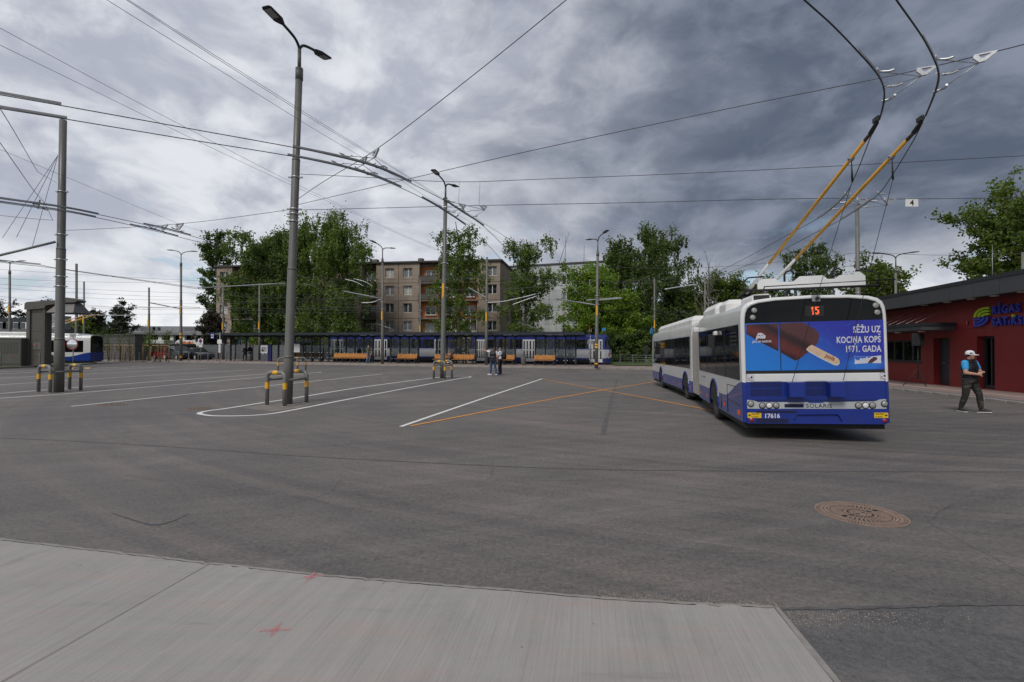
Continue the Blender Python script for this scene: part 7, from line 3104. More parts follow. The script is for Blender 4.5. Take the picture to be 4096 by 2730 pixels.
# pair over the near trolleybus
X1 = [(3150, -70), (3217, 0), (3330, 102), (3431, 207), (3507, 295), (3534, 353), (3533, 411), (3516, 480), (3487, 538), (3423, 700), (3379, 784), (3323, 838), (3267, 878), (3145, 943), (3080, 980), (2921, 1065), (2800, 1116), (2659, 1158), (2560, 1185)]
X2 = [(3530, -80), (3585, 0), (3690, 150), (3739, 245), (3753, 295), (3748, 339), (3730, 393), (3701, 464), (3655, 560), (3570, 700), (3514, 777), (3435, 836), (3365, 880), (3267, 929), (3094, 1018), (2911, 1093), (2800, 1132), (2715, 1158), (2600, 1192)]
wire(zpts(X1), 0.0095, 'contact wire carrying the first trolley pole of the near trolleybus', 'contact_wire', group='trolleybus contact wire pair')
wire(zpts(X2), 0.0095, 'contact wire carrying the second trolley pole of the near trolleybus', 'contact_wire', group='trolleybus contact wire pair')
rail([(3431, 200), (3480, 252), (3515, 300), (3537, 353), (3537, 411), (3519, 478)], 'curved rail strip on the wire of the first trolley pole', 5.63, 0.012, 0.035)
rail([(3690, 142), (3722, 198), (3745, 250), (3757, 295), (3752, 339), (3733, 393), (3704, 462)], 'curved rail strip on the wire of the second trolley pole', 5.63, 0.012, 0.035)
rail([(3379, 779), (3323, 833), (3267, 873)], 'pale rail strip on the first wire near the far hangers', 5.64, 0.012, 0.04)
rail([(3490, 793), (3435, 831), (3365, 875)], 'pale rail strip on the second wire near the far hangers', 5.64, 0.012, 0.04)


# hanger plates: triangular castings that clip a span wire to its curved contact wire
def hanger(tip_px, body_px, z, arms_px, zc, label):
    """casting between two picture points at height z, with rods to each clip on the wire"""
    a, b = Z(*tip_px, z), Z(*body_px, z)
    root = empty('wire_hanger', a, 0, label, 'wire hanger', 'cast hangers on the span wires')
    d = (b - a)
    L = d.length
    d = d / L
    dn = Vector((0, 0, -1))
    mb = MB()
    t = 0.02
    s = d.cross(dn).normalized() * t
    o1 = [Vector((0, 0, 0)), d * L, d * L * 1.05 + dn * L * 0.18, d * L * 0.78 + dn * L * 0.48, d * L * 0.55 + dn * L * 0.46, d * L * 0.12 + dn * L * 0.14]
    i1_ = [d * L * 0.28 + dn * L * 0.07, d * L * 0.80 + dn * L * 0.07, d * L * 0.74 + dn * L * 0.24, d * L * 0.60 + dn * L * 0.27]
    # ring of quads around the slot
    oo = [o1[0], o1[1], o1[2], o1[3], o1[4], o1[5]]
    ii = [i1_[0], i1_[1], i1_[1].lerp(i1_[2], 0.4), i1_[2], i1_[3], i1_[0].lerp(i1_[3], 0.2)]
    rings = []
    n = 6
    for k in range(n + 1):
        k_ = k % n
        rings.append([oo[k_] + s, oo[k_] - s, ii[k_] - s, ii[k_] + s])
    mb.loft(rings, 0, True)
    mb.build('casting', M['alu'], root)
    low = a + d * L * 0.8 + dn * L * 0.5
    for ap in arms_px:
        q = Z(*ap, zc)
        mb = MB()
        mb.tube([low - a, q - a], 0.007, 5)
        mb.build('rod', M['galv'], root)
        # horn-shaped clip on the wire
        dd = (low - q)
        dd.z = 0
        dd = dd.normalized()
        sv = Vector((-dd.y, dd.x, 0))
        mb = MB()
        mb.tube(spline([q - a - dd * 0.02 + UP * 0.04, q - a + dd * 0.10 + UP * 0.05 + sv * 0.04, q - a + dd * 0.16 + UP * 0.02 - sv * 0.05, q - a + dd * 0.20 + UP * 0.03 - sv * 0.11], 4), 0.017, 6)
        mb.build('clip', M['alu'], root)
    return root


hanger((3752, 262), (3668, 275), 6.0, ((3512, 287), (3537, 353), (3530, 415)), 5.65, 'hanger casting on the span above the first trolley pole')
hanger((3992, 202), (3895, 222), 6.0, ((3745, 238), (3752, 305), (3735, 378)), 5.65, 'hanger casting on the span above the second trolley pole')
hanger((3470, 797), (3430, 791), 6.0, ((3380, 777), (3352, 812), (3318, 842)), 5.66, 'hanger casting over the tail roof beside the tall mast')
hanger((3585, 796), (3540, 790), 6.0, ((3512, 775), (3478, 806), (3432, 834)), 5.66, 'hanger casting beside the number four plate')
hanger((1835, 814), (1862, 820), 6.0, ((1755, 828), (1790, 850), (1820, 872)), 5.68, 'hanger casting on the lower span by the mid lamp post')
hanger((1918, 822), (1946, 826), 6.0, ((1790, 806), (1850, 845), (1890, 872)), 5.68, 'second hanger casting on the lower span by the mid lamp post')
hanger((1515, 594), (1492, 610), 6.0, ((1362, 622), (1460, 652), (1545, 680)), 5.68, 'upper hanger casting on the steep span by the double lamp post')
hanger((1468, 627), (1448, 640), 6.0, ((1330, 652), (1422, 676), (1508, 704)), 5.68, 'lower hanger casting on the steep span by the double lamp post')
hanger((735, 893), (705, 898), 6.0, ((690, 915), (735, 930)), 5.68, 'hanger casting above the rail end near the corner tree')
hanger((672, 898), (645, 902), 6.0, ((600, 912), (655, 930)), 5.68, 'hanger casting beside the rail end near the corner tree')
hanger((160, 800), (150, 810), 6.0, ((130, 815), (180, 838)), 5.68, 'cluster hanger on the pair in front of the catenary mast')

# span wires, from mast to mast
ST = 'wire_thin'


def span(a, b, s, label, r=0.006, mid=None):
    pts = sag(a, b, s, 16) if mid is None else spline([a] + mid + [b], 6)
    return wire(pts, r, label, 'span_wire', ST, 'span wires', 'wire')


Bz = lambda px, py: P(px, py, 15.7)
span(Bz(1185, 802), P(2290, -20, 8.3), 0, 'steep span wire rising from the double lamp post to the sky', 0.008, [P(1290, 730, 13.2), P(1517, 590, 11.2), P(1900, 296, 9.6)])
span(Bz(1190, 820), P(4150, 165, 7.3), 0, 'long span wire from the lamp post over the trolleybus', 0.008, [P(1405, 770, 14.2), P(1745, 691, 12.6), P(2150, 598, 11.0), P(2900, 438, 9.3), P(3534, 310, 7.9), P(3880, 232, 7.5)])
span(Bz(1200, 697), P(4200, 618, 15.0), 0, 'upper level span wire crossing the whole sky', 0.009, [P(1447, 709, 15.5), P(1810, 728, 15.4), P(2150, 718, 15.3), P(3000, 683, 15.1)])
span(Bz(1190, 841), P(4200, 790, 15.0), 0, 'lower level span wire with the number four plate', 0.009, [P(1560, 832, 15.4), P(1915, 823, 15.3), P(2500, 812, 15.2), P(3229, 795, 15.1), P(3600, 797, 15.0)])
for x, y0, y1 in ((1838, 729, 815), (1920, 729, 822)):
    wire([P(x, y0, 15.4), P(x - 4, y1, 15.4)], 0.004, 'thin dropper %s the mid lamp post between two level spans' % ('nearer to' if x < 1900 else 'farther from'), 'dropper_wire', ST, 'thin droppers on the level spans')
span(P(260, 923, 19.3), Bz(1149, 841), 0.0, 'span wire between the catenary mast and the double lamp post', 0.008, [P(536, 909, 18.5), P(800, 888, 17.3)])
span(P(-60, 390, 8.5), P(226, 731, 19.2), 0, 'span wire climbing from the catenary mast to the near wires', 0.007, [P(6, 444, 9.5), P(143, 675, 15), P(161, 694, 16.5)])
span(P(-60, 500, 9), P(210, 880, 19.1), 0, 'second span wire climbing from the catenary mast', 0.007, [P(0, 572, 10), P(132, 759, 13.5), P(180, 817, 16.5)])
span(P(-60, 855, 19), P(214, 882, 19.2), 0.02, 'level span wire running out of view from the mast', 0.008)
for q, lab in (((10, 952), 'longest stay rope fanning from the mast top'), ((66, 950), 'middle stay rope fanning from the mast top'), ((130, 985), 'shortest stay rope fanning from the mast top')):
    span(P(232, 622, 19.35), P(*q, 19.0), 0, lab, 0.008)
# bracket arm on mast A
a_, b_ = P(-30, 1029, 18.2), P(223, 968, 19.2)
mb = MB()
mb.tube([Vector((0, 0, 0)), b_ - a_], 0.045, 10)
tag(mb.build('bracket_arm', M['rail'], None, a_), 'sloping steel bracket arm clamped to the catenary mast', 'bracket')

# service cables high above the yard
for i, (pts, lab) in enumerate((([(-60, 82), (0, 113), (438, 350), (800, 541), (1150, 721), (1382, 830), (1600, 935), (1762, 1004)], 'thin service cable starting highest at the sky edge'), ([(-60, 150), (0, 181), (348, 350), (800, 570), (1150, 734), (1382, 838), (1600, 940), (1762, 1008)], 'thin service cable running just below the highest one'), ([(-60, 575), (0, 599), (233, 696), (708, 893), (800, 924), (900, 955)], 'thin cable passing behind the catenary mast towards the trees'), ([(400, -22), (427, 0), (820, 245), (1228, 500), (1443, 627), (1575, 704), (1758, 819), (2064, 989)], 'thin cable descending past the lamp post head'), ([(470, -25), (505, 0), (880, 243), (1284, 500), (1481, 619), (1634, 712), (1783, 806), (1928, 891), (2070, 980)], 'twin cable descending past the lamp post head'), ([(478, -25), (513, 0), (888, 240), (1294, 498), (1486, 616), (1640, 711), (1788, 804), (1934, 891), (2074, 980)], 'twin cable close beside the other descending cable'))):
    wire(spline([Z(x, y, 8.2) for x, y in pts], 6), 0.0055, lab, 'service_cable', ST, 'service cables')

# far wires along the streets
AT = {-40: 'the edge of view', 724: 'the banded post at the cars', 596: 'the bare mast', 306: 'the gantry mast', 336: 'the thin gantry mast', 893: 'the shelter end mast', 1038: 'the mast at the dense birch', 1530: 'the shelter lamp post', 1681: 'the orange loggia mast', 1945: 'the shelter mast', 2388: 'the banded post at the tram', 2618: 'the fanned mast', 2620: 'the fanned mast', 2820: 'the bellows mast', 3436: 'the tall tail mast'}
ORD = ['topmost', 'second', 'third', 'fourth', 'fifth']


def far_wires(rows):
    seen = {}
    for (x0, y0, Y0, x1, y1, Y1, s_) in rows:
        k = 'faint wire from %s to %s' % (AT.get(x0, 'the far trees'), AT.get(x1, 'the blocks behind'))
        seen[k] = seen.get(k, -1) + 1
        lab = ORD[seen[k]] + ' ' + k
        wire(sag(P(x0, y0, Y0), P(x1, y1, Y1), s_, 14), 0.0105, lab, 'distant_wire', ST, 'distant overhead wires')


far_wires([(-40, 1076, 45, 1640, 1150, 62, 0.3), (-40, 1112, 46, 724, 1128, 56, 0.2), (-40, 1135, 48, 724, 1172, 56, 0.1), (-40, 1150, 48, 724, 1190, 56, 0.1), (-40, 1182, 52, 596, 1240, 58, 0.1), (306, 1190, 52, 724, 1200, 56, 0.1), (306, 1225, 52, 1038, 1232, 61, 0.15), (336, 1232, 58, 1240, 1244, 62, 0.1), (450, 1258, 60, 1700, 1245, 60, 0.1), (596, 1212, 58, 1530, 1180, 48, 0.4), (724, 1170, 56, 1945, 1172, 46, 0.6), (724, 1235, 56, 1530, 1226, 48, 0.1), (893, 1205, 61, 1681, 1200, 60, 0.2), (1038, 1185, 61, 1945, 1105, 46, 0.4), (1150, 1105, 52, 1945, 1108, 46, 0.3), (1149, 1235, 50, 2300, 1240, 50, 0.2), (1530, 1150, 48, 2388, 1130, 42, 0.4), (1945, 1105, 46, 2700, 1118, 44, 0.3), (1945, 1175, 46, 2388, 1210, 42, 0.1), (2388, 1065, 42, 3436, 1010, 31, 0.5), (2388, 1130, 42, 3436, 1060, 31, 0.4), (2388, 1245, 42, 2820, 1245, 57, 0.1), (2388, 1210, 42, 2620, 1210, 57, 0.1), (2618, 1255, 57, 2900, 1262, 57, 0.1), (3436, 1006, 31, 4150, 1010, 28, 0.2), (2400, 1100, 42, 2900, 1110, 50, 0.2), (1240, 1222, 56, 2100, 1232, 52, 0.3), (1300, 1210, 54, 2000, 1226, 50, 0.3)])


def far_rail(pts, Y, lab):
    q = spline([P(x, y, Y) for x, y in pts], 5)
    mb = MB()
    c = q[0].copy()
    mb.tube([p - c for p in q], 0.035, 6)
    tag(mb.build('curve_rail', M['alu'], None, c), lab, 'rail', 'curve rails on the contact wires')


far_rail([(1380, 1118), (1420, 1128), (1455, 1145)], 52, 'short pale rail in front of the white-stemmed birch')
far_rail([(1415, 1116), (1460, 1128), (1490, 1146)], 52, 'short pale rail next to the other before the birch')
far_rail([(1445, 1212), (1490, 1210), (1530, 1195)], 49, 'pale curved rail by the lamp post in the shelter')
far_rail([(1950, 1212), (2010, 1207), (2100, 1188), (2145, 1176)], 46, 'pale curved rail beside the weeping birch')
far_rail([(2050, 1220), (2090, 1205), (2150, 1184)], 45, 'upper pale curved rail beside the weeping birch')
far_rail([(2345, 1202), (2400, 1197), (2485, 1191)], 43, 'pale straight rail at the banded lamp post')
far_rail([(2385, 1202), (2430, 1199), (2490, 1193)], 42, 'lower pale straight rail at the banded lamp post')
far_rail([(2659, 1158), (2720, 1148), (2790, 1138)], 30, 'pale rail end above the trolleybus front')
far_rail([(350, 1260), (440, 1262), (540, 1262)], 58, 'pale rail before the twin-crowned pine')
far_rail([(530, 1228), (640, 1230), (724, 1228), (800, 1231)], 55, 'long rail with clips before the banded lamp post')
# boom at the near mast with stays at the shelter
for (a, b, lab) in ((P(792, 1153, 54), P(1143, 1134, 50), 'dark horizontal boom reaching towards the double lamp post'), (P(1376, 1166, 50), P(1530, 1196, 48.5), 'dark boom bracket on the shelter lamp post'), (P(1875, 1152, 50), P(1945, 1192, 46.8), 'dark boom bracket on the shelter mast'), (P(2225, 1196, 46), P(2388, 1222, 42), 'dark boom bracket on the banded lamp post'), (P(600, 1212, 58), P(724, 1236, 56), 'dark boom bracket between the two masts by the cars')):
    mb = MB()
    mb.tube([Vector((0, 0, 0)), b - a], 0.06, 8)
    tag(mb.build('bracket_arm', M['rail'], None, a), lab, 'bracket')
for k, (x, y) in enumerate(((2690, 1225), (2672, 1232), (2655, 1238), (2638, 1244))):
    wire([P(2620, 1135, 57), P(x, y, 56)], 0.012, ('longest', 'second', 'third', 'shortest')[k] + ' stay rope fanning from the mast beyond the trolleybus front', 'stay_wire', ST, 'fanned stays beyond the trolleybus')

# number plate hung on the span
c = P(3647, 812, 15.0)
pl_ = empty('number_plate', c, 0, 'white plate with the number four hung on the span wire', 'sign')
mb = MB()
mb.box(-0.185, 0.185, -0.008, 0.008, -0.115, 0.115)
mb.build('plate', M['white_matt'], pl_)
put_text('4', 0.24, M['print_black'], pl_, frame((0, -0.010, -0.085), (1, 0, 0), (0, 0, 1)), align='CENTER', bold=0.004)
mb = MB()
for x in (-0.14, 0.14):
    mb.tube([(x, 0, 0.11), (x, 0, 0.15)], 0.008, 5)
mb.build('clips', M['galv'], pl_)
# ================================================================== people
M['skin'] = M_('skin', (0.46, 0.25, 0.18), 0.55, 0, 0.08, 12)
M['hair'] = M_('dark hair', (0.03, 0.022, 0.017), 0.7, 0, 0.2, 30)
M['hair_grey'] = M_('grey hair', (0.17, 0.16, 0.15), 0.7, 0, 0.2, 30)
M['vest'] = M_('black quilted vest', (0.012, 0.013, 0.017), 0.6, 0, 0.2, 10)
M['shirt_blue'] = M_('sky blue shirt', (0.035, 0.33, 0.68), 0.75, 0, 0.1, 10)
M['shirt_white'] = M_('white shirt', (0.70, 0.70, 0.73), 0.75, 0, 0.08, 10)
M['jeans'] = M_('blue jeans', (0.045, 0.085, 0.17), 0.8, 0, 0.25, 8)
M['jeans_light'] = M_('light blue jeans', (0.10, 0.19, 0.34), 0.8, 0, 0.2, 8)
M['black_cloth'] = M_('black cloth', (0.011, 0.011, 0.013), 0.8, 0, 0.2, 8)
M['shoe_black'] = M_('dark shoe', (0.022, 0.02, 0.019), 0.6, 0, 0.15, 10)
M['shoe_white'] = M_('white shoe', (0.68, 0.67, 0.65), 0.6, 0, 0.08, 10)
M['jacket_green'] = M_('olive jacket', (0.16, 0.155, 0.085), 0.8, 0, 0.15, 8)
M['jacket_tan'] = M_('tan jacket', (0.32, 0.19, 0.125), 0.8, 0, 0.15, 8)
M['bag_white'] = M_('white plastic bag', (0.62, 0.60, 0.58), 0.4, 0, 0.1, 10)


def camo():
    mm, t, b = new_mat('dark camouflage cloth')
    tc = t.nodes.new('ShaderNodeTexCoord')
    x, y, z = sep(t, tc.outputs['Object'])
    n = noise(t, comb(t, mth(t, 'MULTIPLY', x, 6), mth(t, 'MULTIPLY', y, 6), mth(t, 'MULTIPLY', z, 17)), 1.0, 4, 0.6, 0.8)
    c = mixc(t, mrange(t, n, 0.42, 0.55), (0.012, 0.012, 0.012), (0.030, 0.028, 0.024))
    c = mixc(t, mrange(t, n, 0.60, 0.66), c, (0.10, 0.09, 0.07))
    link(t, c, b.inputs['Base Color'])
    b.inputs['Roughness'].default_value = 0.85
    return mm


M['camo'] = camo()


def quilt():
    mm, t, b = new_mat('quilted black nylon')
    tc = t.nodes.new('ShaderNodeTexCoord')
    x, y, z = sep(t, tc.outputs['Object'])
    s_ = mth(t, 'ABSOLUTE', mth(t, 'SINE', mth(t, 'MULTIPLY', z, 52)))
    c = mixc(t, mrange(t, s_, 0.0, 0.35), (0.004, 0.004, 0.006), (0.010, 0.011, 0.015))
    link(t, c, b.inputs['Base Color'])
    b.inputs['Roughness'].default_value = 0.5
    bn = t.nodes.new('ShaderNodeBump')
    bn.inputs['Strength'].default_value = 0.9
    bn.inputs['Distance'].default_value = 0.02
    link(t, mth(t, 'POWER', s_, 0.5), bn.inputs['Height'])
    link(t, bn.outputs[0], b.inputs['Normal'])
    return mm


M['quilt'] = quilt()


def body_mesh(prims, voxel, mats):
    """union of tapered capsules and ellipsoids, remeshed into one skin; faces take the material of the nearest primitive"""
    bm = bmesh.new()
    for p in prims:
        if p[0] == 'cap':
            _, a, b, ra, rb, mi = p
            a, b = Vector(a), Vector(b)
            d = b - a
            L = d.length
            q = d.to_track_quat('Z', 'Y').to_matrix().to_4x4()
            if L > 1e-4:
                bmesh.ops.create_cone(bm, cap_ends=True, segments=14, radius1=ra, radius2=rb, depth=L, matrix=Matrix.Translation((a + b) / 2) @ q)
            for c, r in ((a, ra), (b, rb)):
                bmesh.ops.create_icosphere(bm, subdivisions=2, radius=r, matrix=Matrix.Translation(c))
        else:
            _, c, r, mi = p[:4]
            bmesh.ops.create_icosphere(bm, subdivisions=3, radius=1.0, matrix=Matrix.Translation(Vector(c)) @ Matrix.Diagonal((*r, 1)))
    me = bpy.data.meshes.new('tmp')
    bm.to_mesh(me)
    bm.free()
    o = bpy.data.objects.new('tmp', me)
    COL.objects.link(o)
    md = o.modifiers.new('r', 'REMESH')
    md.mode = 'VOXEL'
    md.voxel_size = voxel
    md.use_smooth_shade = True
    sm = o.modifiers.new('s', 'SMOOTH')
    sm.factor = 0.5
    sm.iterations = 2
    dg = bpy.context.evaluated_depsgraph_get()
    out = bpy.data.meshes.new_from_object(o.evaluated_get(dg))
    bpy.data.objects.remove(o, do_unlink=True)
    bpy.data.meshes.remove(me)
    out.materials.clear()
    for mm in mats:
        out.materials.append(mm)
    n = len(out.polygons)
    cen = np.zeros(n * 3)
    out.polygons.foreach_get('center', cen)
    cen = cen.reshape(-1, 3)
    best = np.full(n, 1e9)
    idx = np.zeros(n, dtype=np.int32)
    for p in prims:
        if p[0] == 'cap':
            a, b = np.array(p[1]), np.array(p[2])
            d = b - a
            t = np.clip((cen - a) @ d / max(1e-9, d @ d), 0, 1)
            dist = np.linalg.norm(cen - a - t[:, None] * d, axis=1) - (p[3] + (p[4] - p[3]) * t)
        else:
            q = (cen - np.array(p[1])) / np.array(p[2])
            dist = (np.linalg.norm(q, axis=1) - 1) * min(p[2])
        k = dist < best
        best[k] = dist[k]
        idx[k] = p[-1]
    out.polygons.foreach_set('material_index', idx)
    out.polygons.foreach_set('use_smooth', np.ones(n, dtype=bool))
    out.update()
    return out


def V3(*a):
    return tuple(a)


def figure(label, loc, heading, J, mats, fat=1.0, voxel=0.014, extra=(), fingers=False, scale=1.0, face=0.0):
    """J: joints in metres, local +Y = where the person faces, +X = their right.
    mats: skin, hair, top, sleeve, trousers, shoe (material names)"""
    root = empty('person', loc, heading, label, 'person')
    root.scale = (scale,) * 3
    S_, Hr, T, Sl, Tr, Sh = range(6)
    pr = []
    j = lambda k: Vector(J[k])
    pel, ch, nk, hd = j('pelvis'), j('chest'), j('neck'), j('head')
    fx, fy = math.sin(face), math.cos(face)
    F_ = Vector((fx, fy, 0))
    Rt = Vector((fy, -fx, 0))
    # torso
    pr.append(('cap', tuple(pel + Vector((0.07, 0, 0))), tuple(pel + Vector((-0.07, 0, 0))), 0.125 * fat, 0.125 * fat, Tr))
    w_ = pel.lerp(ch, 0.42)
    pr.append(('cap', tuple(w_ + Vector((0.055, 0, 0))), tuple(w_ + Vector((-0.055, 0, 0))), 0.125 * fat, 0.125 * fat, T))
    pr.append(('cap', tuple(pel + Vector((0.06, 0, 0.10))), tuple(pel + Vector((-0.06, 0, 0.10))), 0.132 * fat, 0.132 * fat, T))
    pr.append(('cap', tuple(ch + Vector((0.08, 0, 0))), tuple(ch + Vector((-0.08, 0, 0))), 0.13 * fat, 0.13 * fat, T))
    pr.append(('cap', tuple(ch.lerp(nk, 0.62) + Vector((0.12, 0, 0))), tuple(ch.lerp(nk, 0.62) + Vector((-0.12, 0, 0))), 0.085 * fat, 0.085 * fat, T))
    pr.append(('cap', tuple(ch.lerp(nk, 0.75)), tuple(nk), 0.075, 0.066, T))
    pr.append(('cap', tuple(nk), tuple(hd + Vector((0, 0, -0.07)) - F_ * 0.015), 0.056, 0.056, S_))
    # head
    pr.append(('ell', tuple(hd), (0.078, 0.092, 0.112) if abs(face) < 0.8 else (0.092, 0.078, 0.112), S_))
    jaw = hd + F_ * 0.028 - Vector((0, 0, 0.065))
    pr.append(('ell', tuple(jaw), (0.060, 0.062, 0.058), S_))
    nose = hd + F_ * 0.092 + Vector((0, 0, -0.012))
    pr.append(('cap', tuple(hd + F_ * 0.078 + Vector((0, 0, 0.022))), tuple(nose), 0.012, 0.018, S_))
    pr.append(('cap', tuple(hd + F_ * 0.078 - Rt * 0.02 + Vector((0, 0, -0.062))), tuple(hd + F_ * 0.078 + Rt * 0.02 + Vector((0, 0, -0.062))), 0.011, 0.011, S_))
    pr.append(('cap', tuple(hd + F_ * 0.077 - Rt * 0.045 + Vector((0, 0, 0.032))), tuple(hd + F_ * 0.077 + Rt * 0.045 + Vector((0, 0, 0.032))), 0.013, 0.013, S_))
    for s in (-1, 1):
        e = hd + Rt * 0.080 * s - F_ * 0.008
        pr.append(('cap', tuple(e + Vector((0, 0, 0.022))), tuple(e - Vector((0, 0, 0.02))), 0.014, 0.012, S_))
    pr.append(('ell', tuple(hd + Vector((0, 0, 0.030)) - F_ * 0.018), (0.083, 0.088, 0.094), Hr))
    for s, n in ((1, 'R'), (-1, 'L')):
        sh, el, wr, ha = j('sho' + n), j('elb' + n), j('wri' + n), j('han' + n)
        pr.append(('cap', tuple(sh), tuple(sh.lerp(el, 0.55)), 0.070 * fat ** 0.7, 0.061 * fat ** 0.7, Sl))
        lower = J.get('bare', False)
        pr.append(('cap', tuple(sh.lerp(el, 0.55)), tuple(el), 0.052 * fat ** 0.6 if lower else 0.058, 0.046 * fat ** 0.6 if lower else 0.052, S_ if lower else Sl))
        pr.append(('cap', tuple(el), tuple(wr), 0.046 * fat ** 0.6 if lower else 0.051, 0.031 if lower else 0.042, S_ if lower else Sl))
        # palm, thumb and four fingers
        dv = (ha - wr).normalized()
        pv = Vector(J.get('pal' + n, (0, 0, -1)))
        sv = dv.cross(pv).normalized()
        pm_ = wr + dv * 0.055
        pr.append(('cap', tuple(wr + dv * 0.01), tuple(wr + dv * 0.085), 0.030, 0.034, S_))
        if fingers:
            for k in range(4):
                o = (k - 1.5) * 0.019
                Lf = (0.066, 0.076, 0.072, 0.056)[k]
                a = wr + dv * 0.10 + sv * o
                m_ = a + dv * Lf * 0.55 + pv * 0.008
                e_ = m_ + (dv * 0.75 + pv * 0.6).normalized() * Lf * 0.5
                pr.append(('cap', tuple(a), tuple(m_), 0.0095, 0.009, S_))
                pr.append(('cap', tuple(m_), tuple(e_), 0.009, 0.008, S_))
            tb = wr + dv * 0.035 - sv * 0.028 * (1 if s > 0 else 1)
            tm_ = tb + (dv * 0.6 - sv * 0.8).normalized() * 0.042
            pr.append(('cap', tuple(tb), tuple(tm_), 0.013, 0.011, S_))
            pr.append(('cap', tuple(tm_), tuple(tm_ + dv * 0.035), 0.011, 0.009, S_))
        else:
            if J.get('point' + n):
                pr.append(('cap', tuple(wr + dv * 0.08), tuple(wr + dv * 0.19), 0.016, 0.013, S_))
                pr.append(('cap', tuple(wr + dv * 0.06 + pv * 0.02), tuple(wr + dv * 0.10 + pv * 0.03), 0.026, 0.022, S_))
            else:
                pr.append(('cap', tuple(wr + dv * 0.08), tuple(wr + dv * 0.16 + pv * 0.015), 0.028, 0.017, S_))
            pr.append(('cap', tuple(wr + dv * 0.04 - sv * 0.03), tuple(wr + dv * 0.09 - sv * 0.045), 0.014, 0.012, S_))
        hp, kn, an, to = j('hip' + n), j('kne' + n), j('ank' + n), j('toe' + n)
        pr.append(('cap', tuple(hp), tuple(kn), 0.100 * fat ** 0.8, 0.068 * fat ** 0.6, Tr))
        pr.append(('cap', tuple(kn), tuple(kn.lerp(an, 0.45)), 0.066 * fat ** 0.6, 0.066 * fat ** 0.5, Tr))
        pr.append(('cap', tuple(kn.lerp(an, 0.45)), tuple(an + (kn - an).normalized() * 0.04), 0.066 * fat ** 0.5, 0.054, Tr))
        d = (to - an)
        d.z = 0
        d = d.normalized()
        hl = an - d * 0.045
        zt = to.z
        pr.append(('cap', (hl.x, hl.y, an.z - 0.045), tuple(to - d * 0.06 + Vector((0, 0, 0.006))), 0.040, 0.042, Sh))
        pr.append(('cap', tuple(to - d * 0.06 + Vector((0, 0, 0.006))), tuple(to), 0.042, 0.030, Sh))
        pr.append(('cap', tuple(an), tuple(to - d * 0.10 + Vector((0, 0, 0.03))), 0.045, 0.036, Sh))
    pr += list(extra)
    me = body_mesh(pr, voxel, [M[m_] for m_ in mats])
    me.name = 'body'
    obj_from('body', me, root)
    # eyes
    for s in (-1, 1):
        mb = MB()
        c = hd + F_ * 0.079 + Rt * 0.03 * s + Vector((0, 0, 0.012))
        mb.ball(tuple(c), 0.011, 8)
        mb.build('eye', M['print_black'], root)
    return root


def stand(**kw):
    J = dict(pelvis=(0, 0, 0.96), chest=(0, 0.0, 1.30), neck=(0, 0.0, 1.50), head=(0, 0.025, 1.64),
             shoR=(0.19, 0, 1.43), elbR=(0.245, -0.03, 1.15), wriR=(0.25, 0.05, 0.92), hanR=(0.25, 0.07, 0.82),
             shoL=(-0.19, 0, 1.43), elbL=(-0.245, -0.03, 1.15), wriL=(-0.25, 0.05, 0.92), hanL=(-0.25, 0.07, 0.82),
             hipR=(0.095, 0, 0.92), kneR=(0.105, 0.02, 0.51), ankR=(0.11, -0.01, 0.09), toeR=(0.125, 0.17, 0.042),
             hipL=(-0.095, 0, 0.92), kneL=(-0.105, 0.02, 0.51), ankL=(-0.11, -0.01, 0.09), toeL=(-0.125, 0.17, 0.042))
    J.update(kw)
    return J


def head_to(dx, dy):
    """z rotation that turns local +Y towards (dx, dy)"""
    return math.atan2(dy, dx) - math.pi / 2


# 1: man in black vest, cap, walking, arms folded low
J1 = stand(pelvis=(0, 0.0, 0.93), chest=(0, -0.01, 1.27), neck=(0, -0.005, 1.475), head=(0.0, 0.02, 1.615), bare=True,
           shoR=(0.215, 0, 1.40), elbR=(0.285, 0.06, 1.125), wriR=(0.10, 0.26, 1.085), hanR=(-0.02, 0.27, 1.075), palR=(0, -0.7, -0.7),
           shoL=(-0.215, 0, 1.40), elbL=(-0.30, 0.09, 1.13), wriL=(-0.09, 0.285, 1.15), hanL=(0.03, 0.27, 1.135), palL=(0, -0.7, -0.7),
           hipR=(0.105, 0, 0.90), kneR=(0.14, -0.03, 0.50), ankR=(0.15, -0.15, 0.10), toeR=(0.20, 0.02, 0.045),
           hipL=(-0.105, 0, 0.90), kneL=(-0.14, 0.15, 0.51), ankL=(-0.16, 0.18, 0.09), toeL=(-0.24, 0.36, 0.06))
p1 = GG(3880, 1650)
hd1 = head_to(0.34, -0.94)
man = figure('person in black quilted vest and white cap walking past the terminal', (p1.x, p1.y, p1.z - 0.002), hd1, J1, ['skin', 'hair', 'quilt', 'shirt_blue', 'camo', 'shoe_black'], 1.34, 0.0065, (), True, 1.0, -0.75)
# collar, hem and shoe soles, cap
mb = MB()
F1 = Vector((math.sin(-0.75), math.cos(-0.75), 0))
R1 = Vector((F1.y, -F1.x, 0))
hc = Vector(J1['head']) + Vector((0, 0, 0.03))


def capring(r, z, fw=0.0):
    return [hc + F1 * (math.cos(2 * math.pi * k / 24) * r * 1.1 - 0.012 + fw) + R1 * math.sin(2 * math.pi * k / 24) * r + UP * z for k in range(24)]


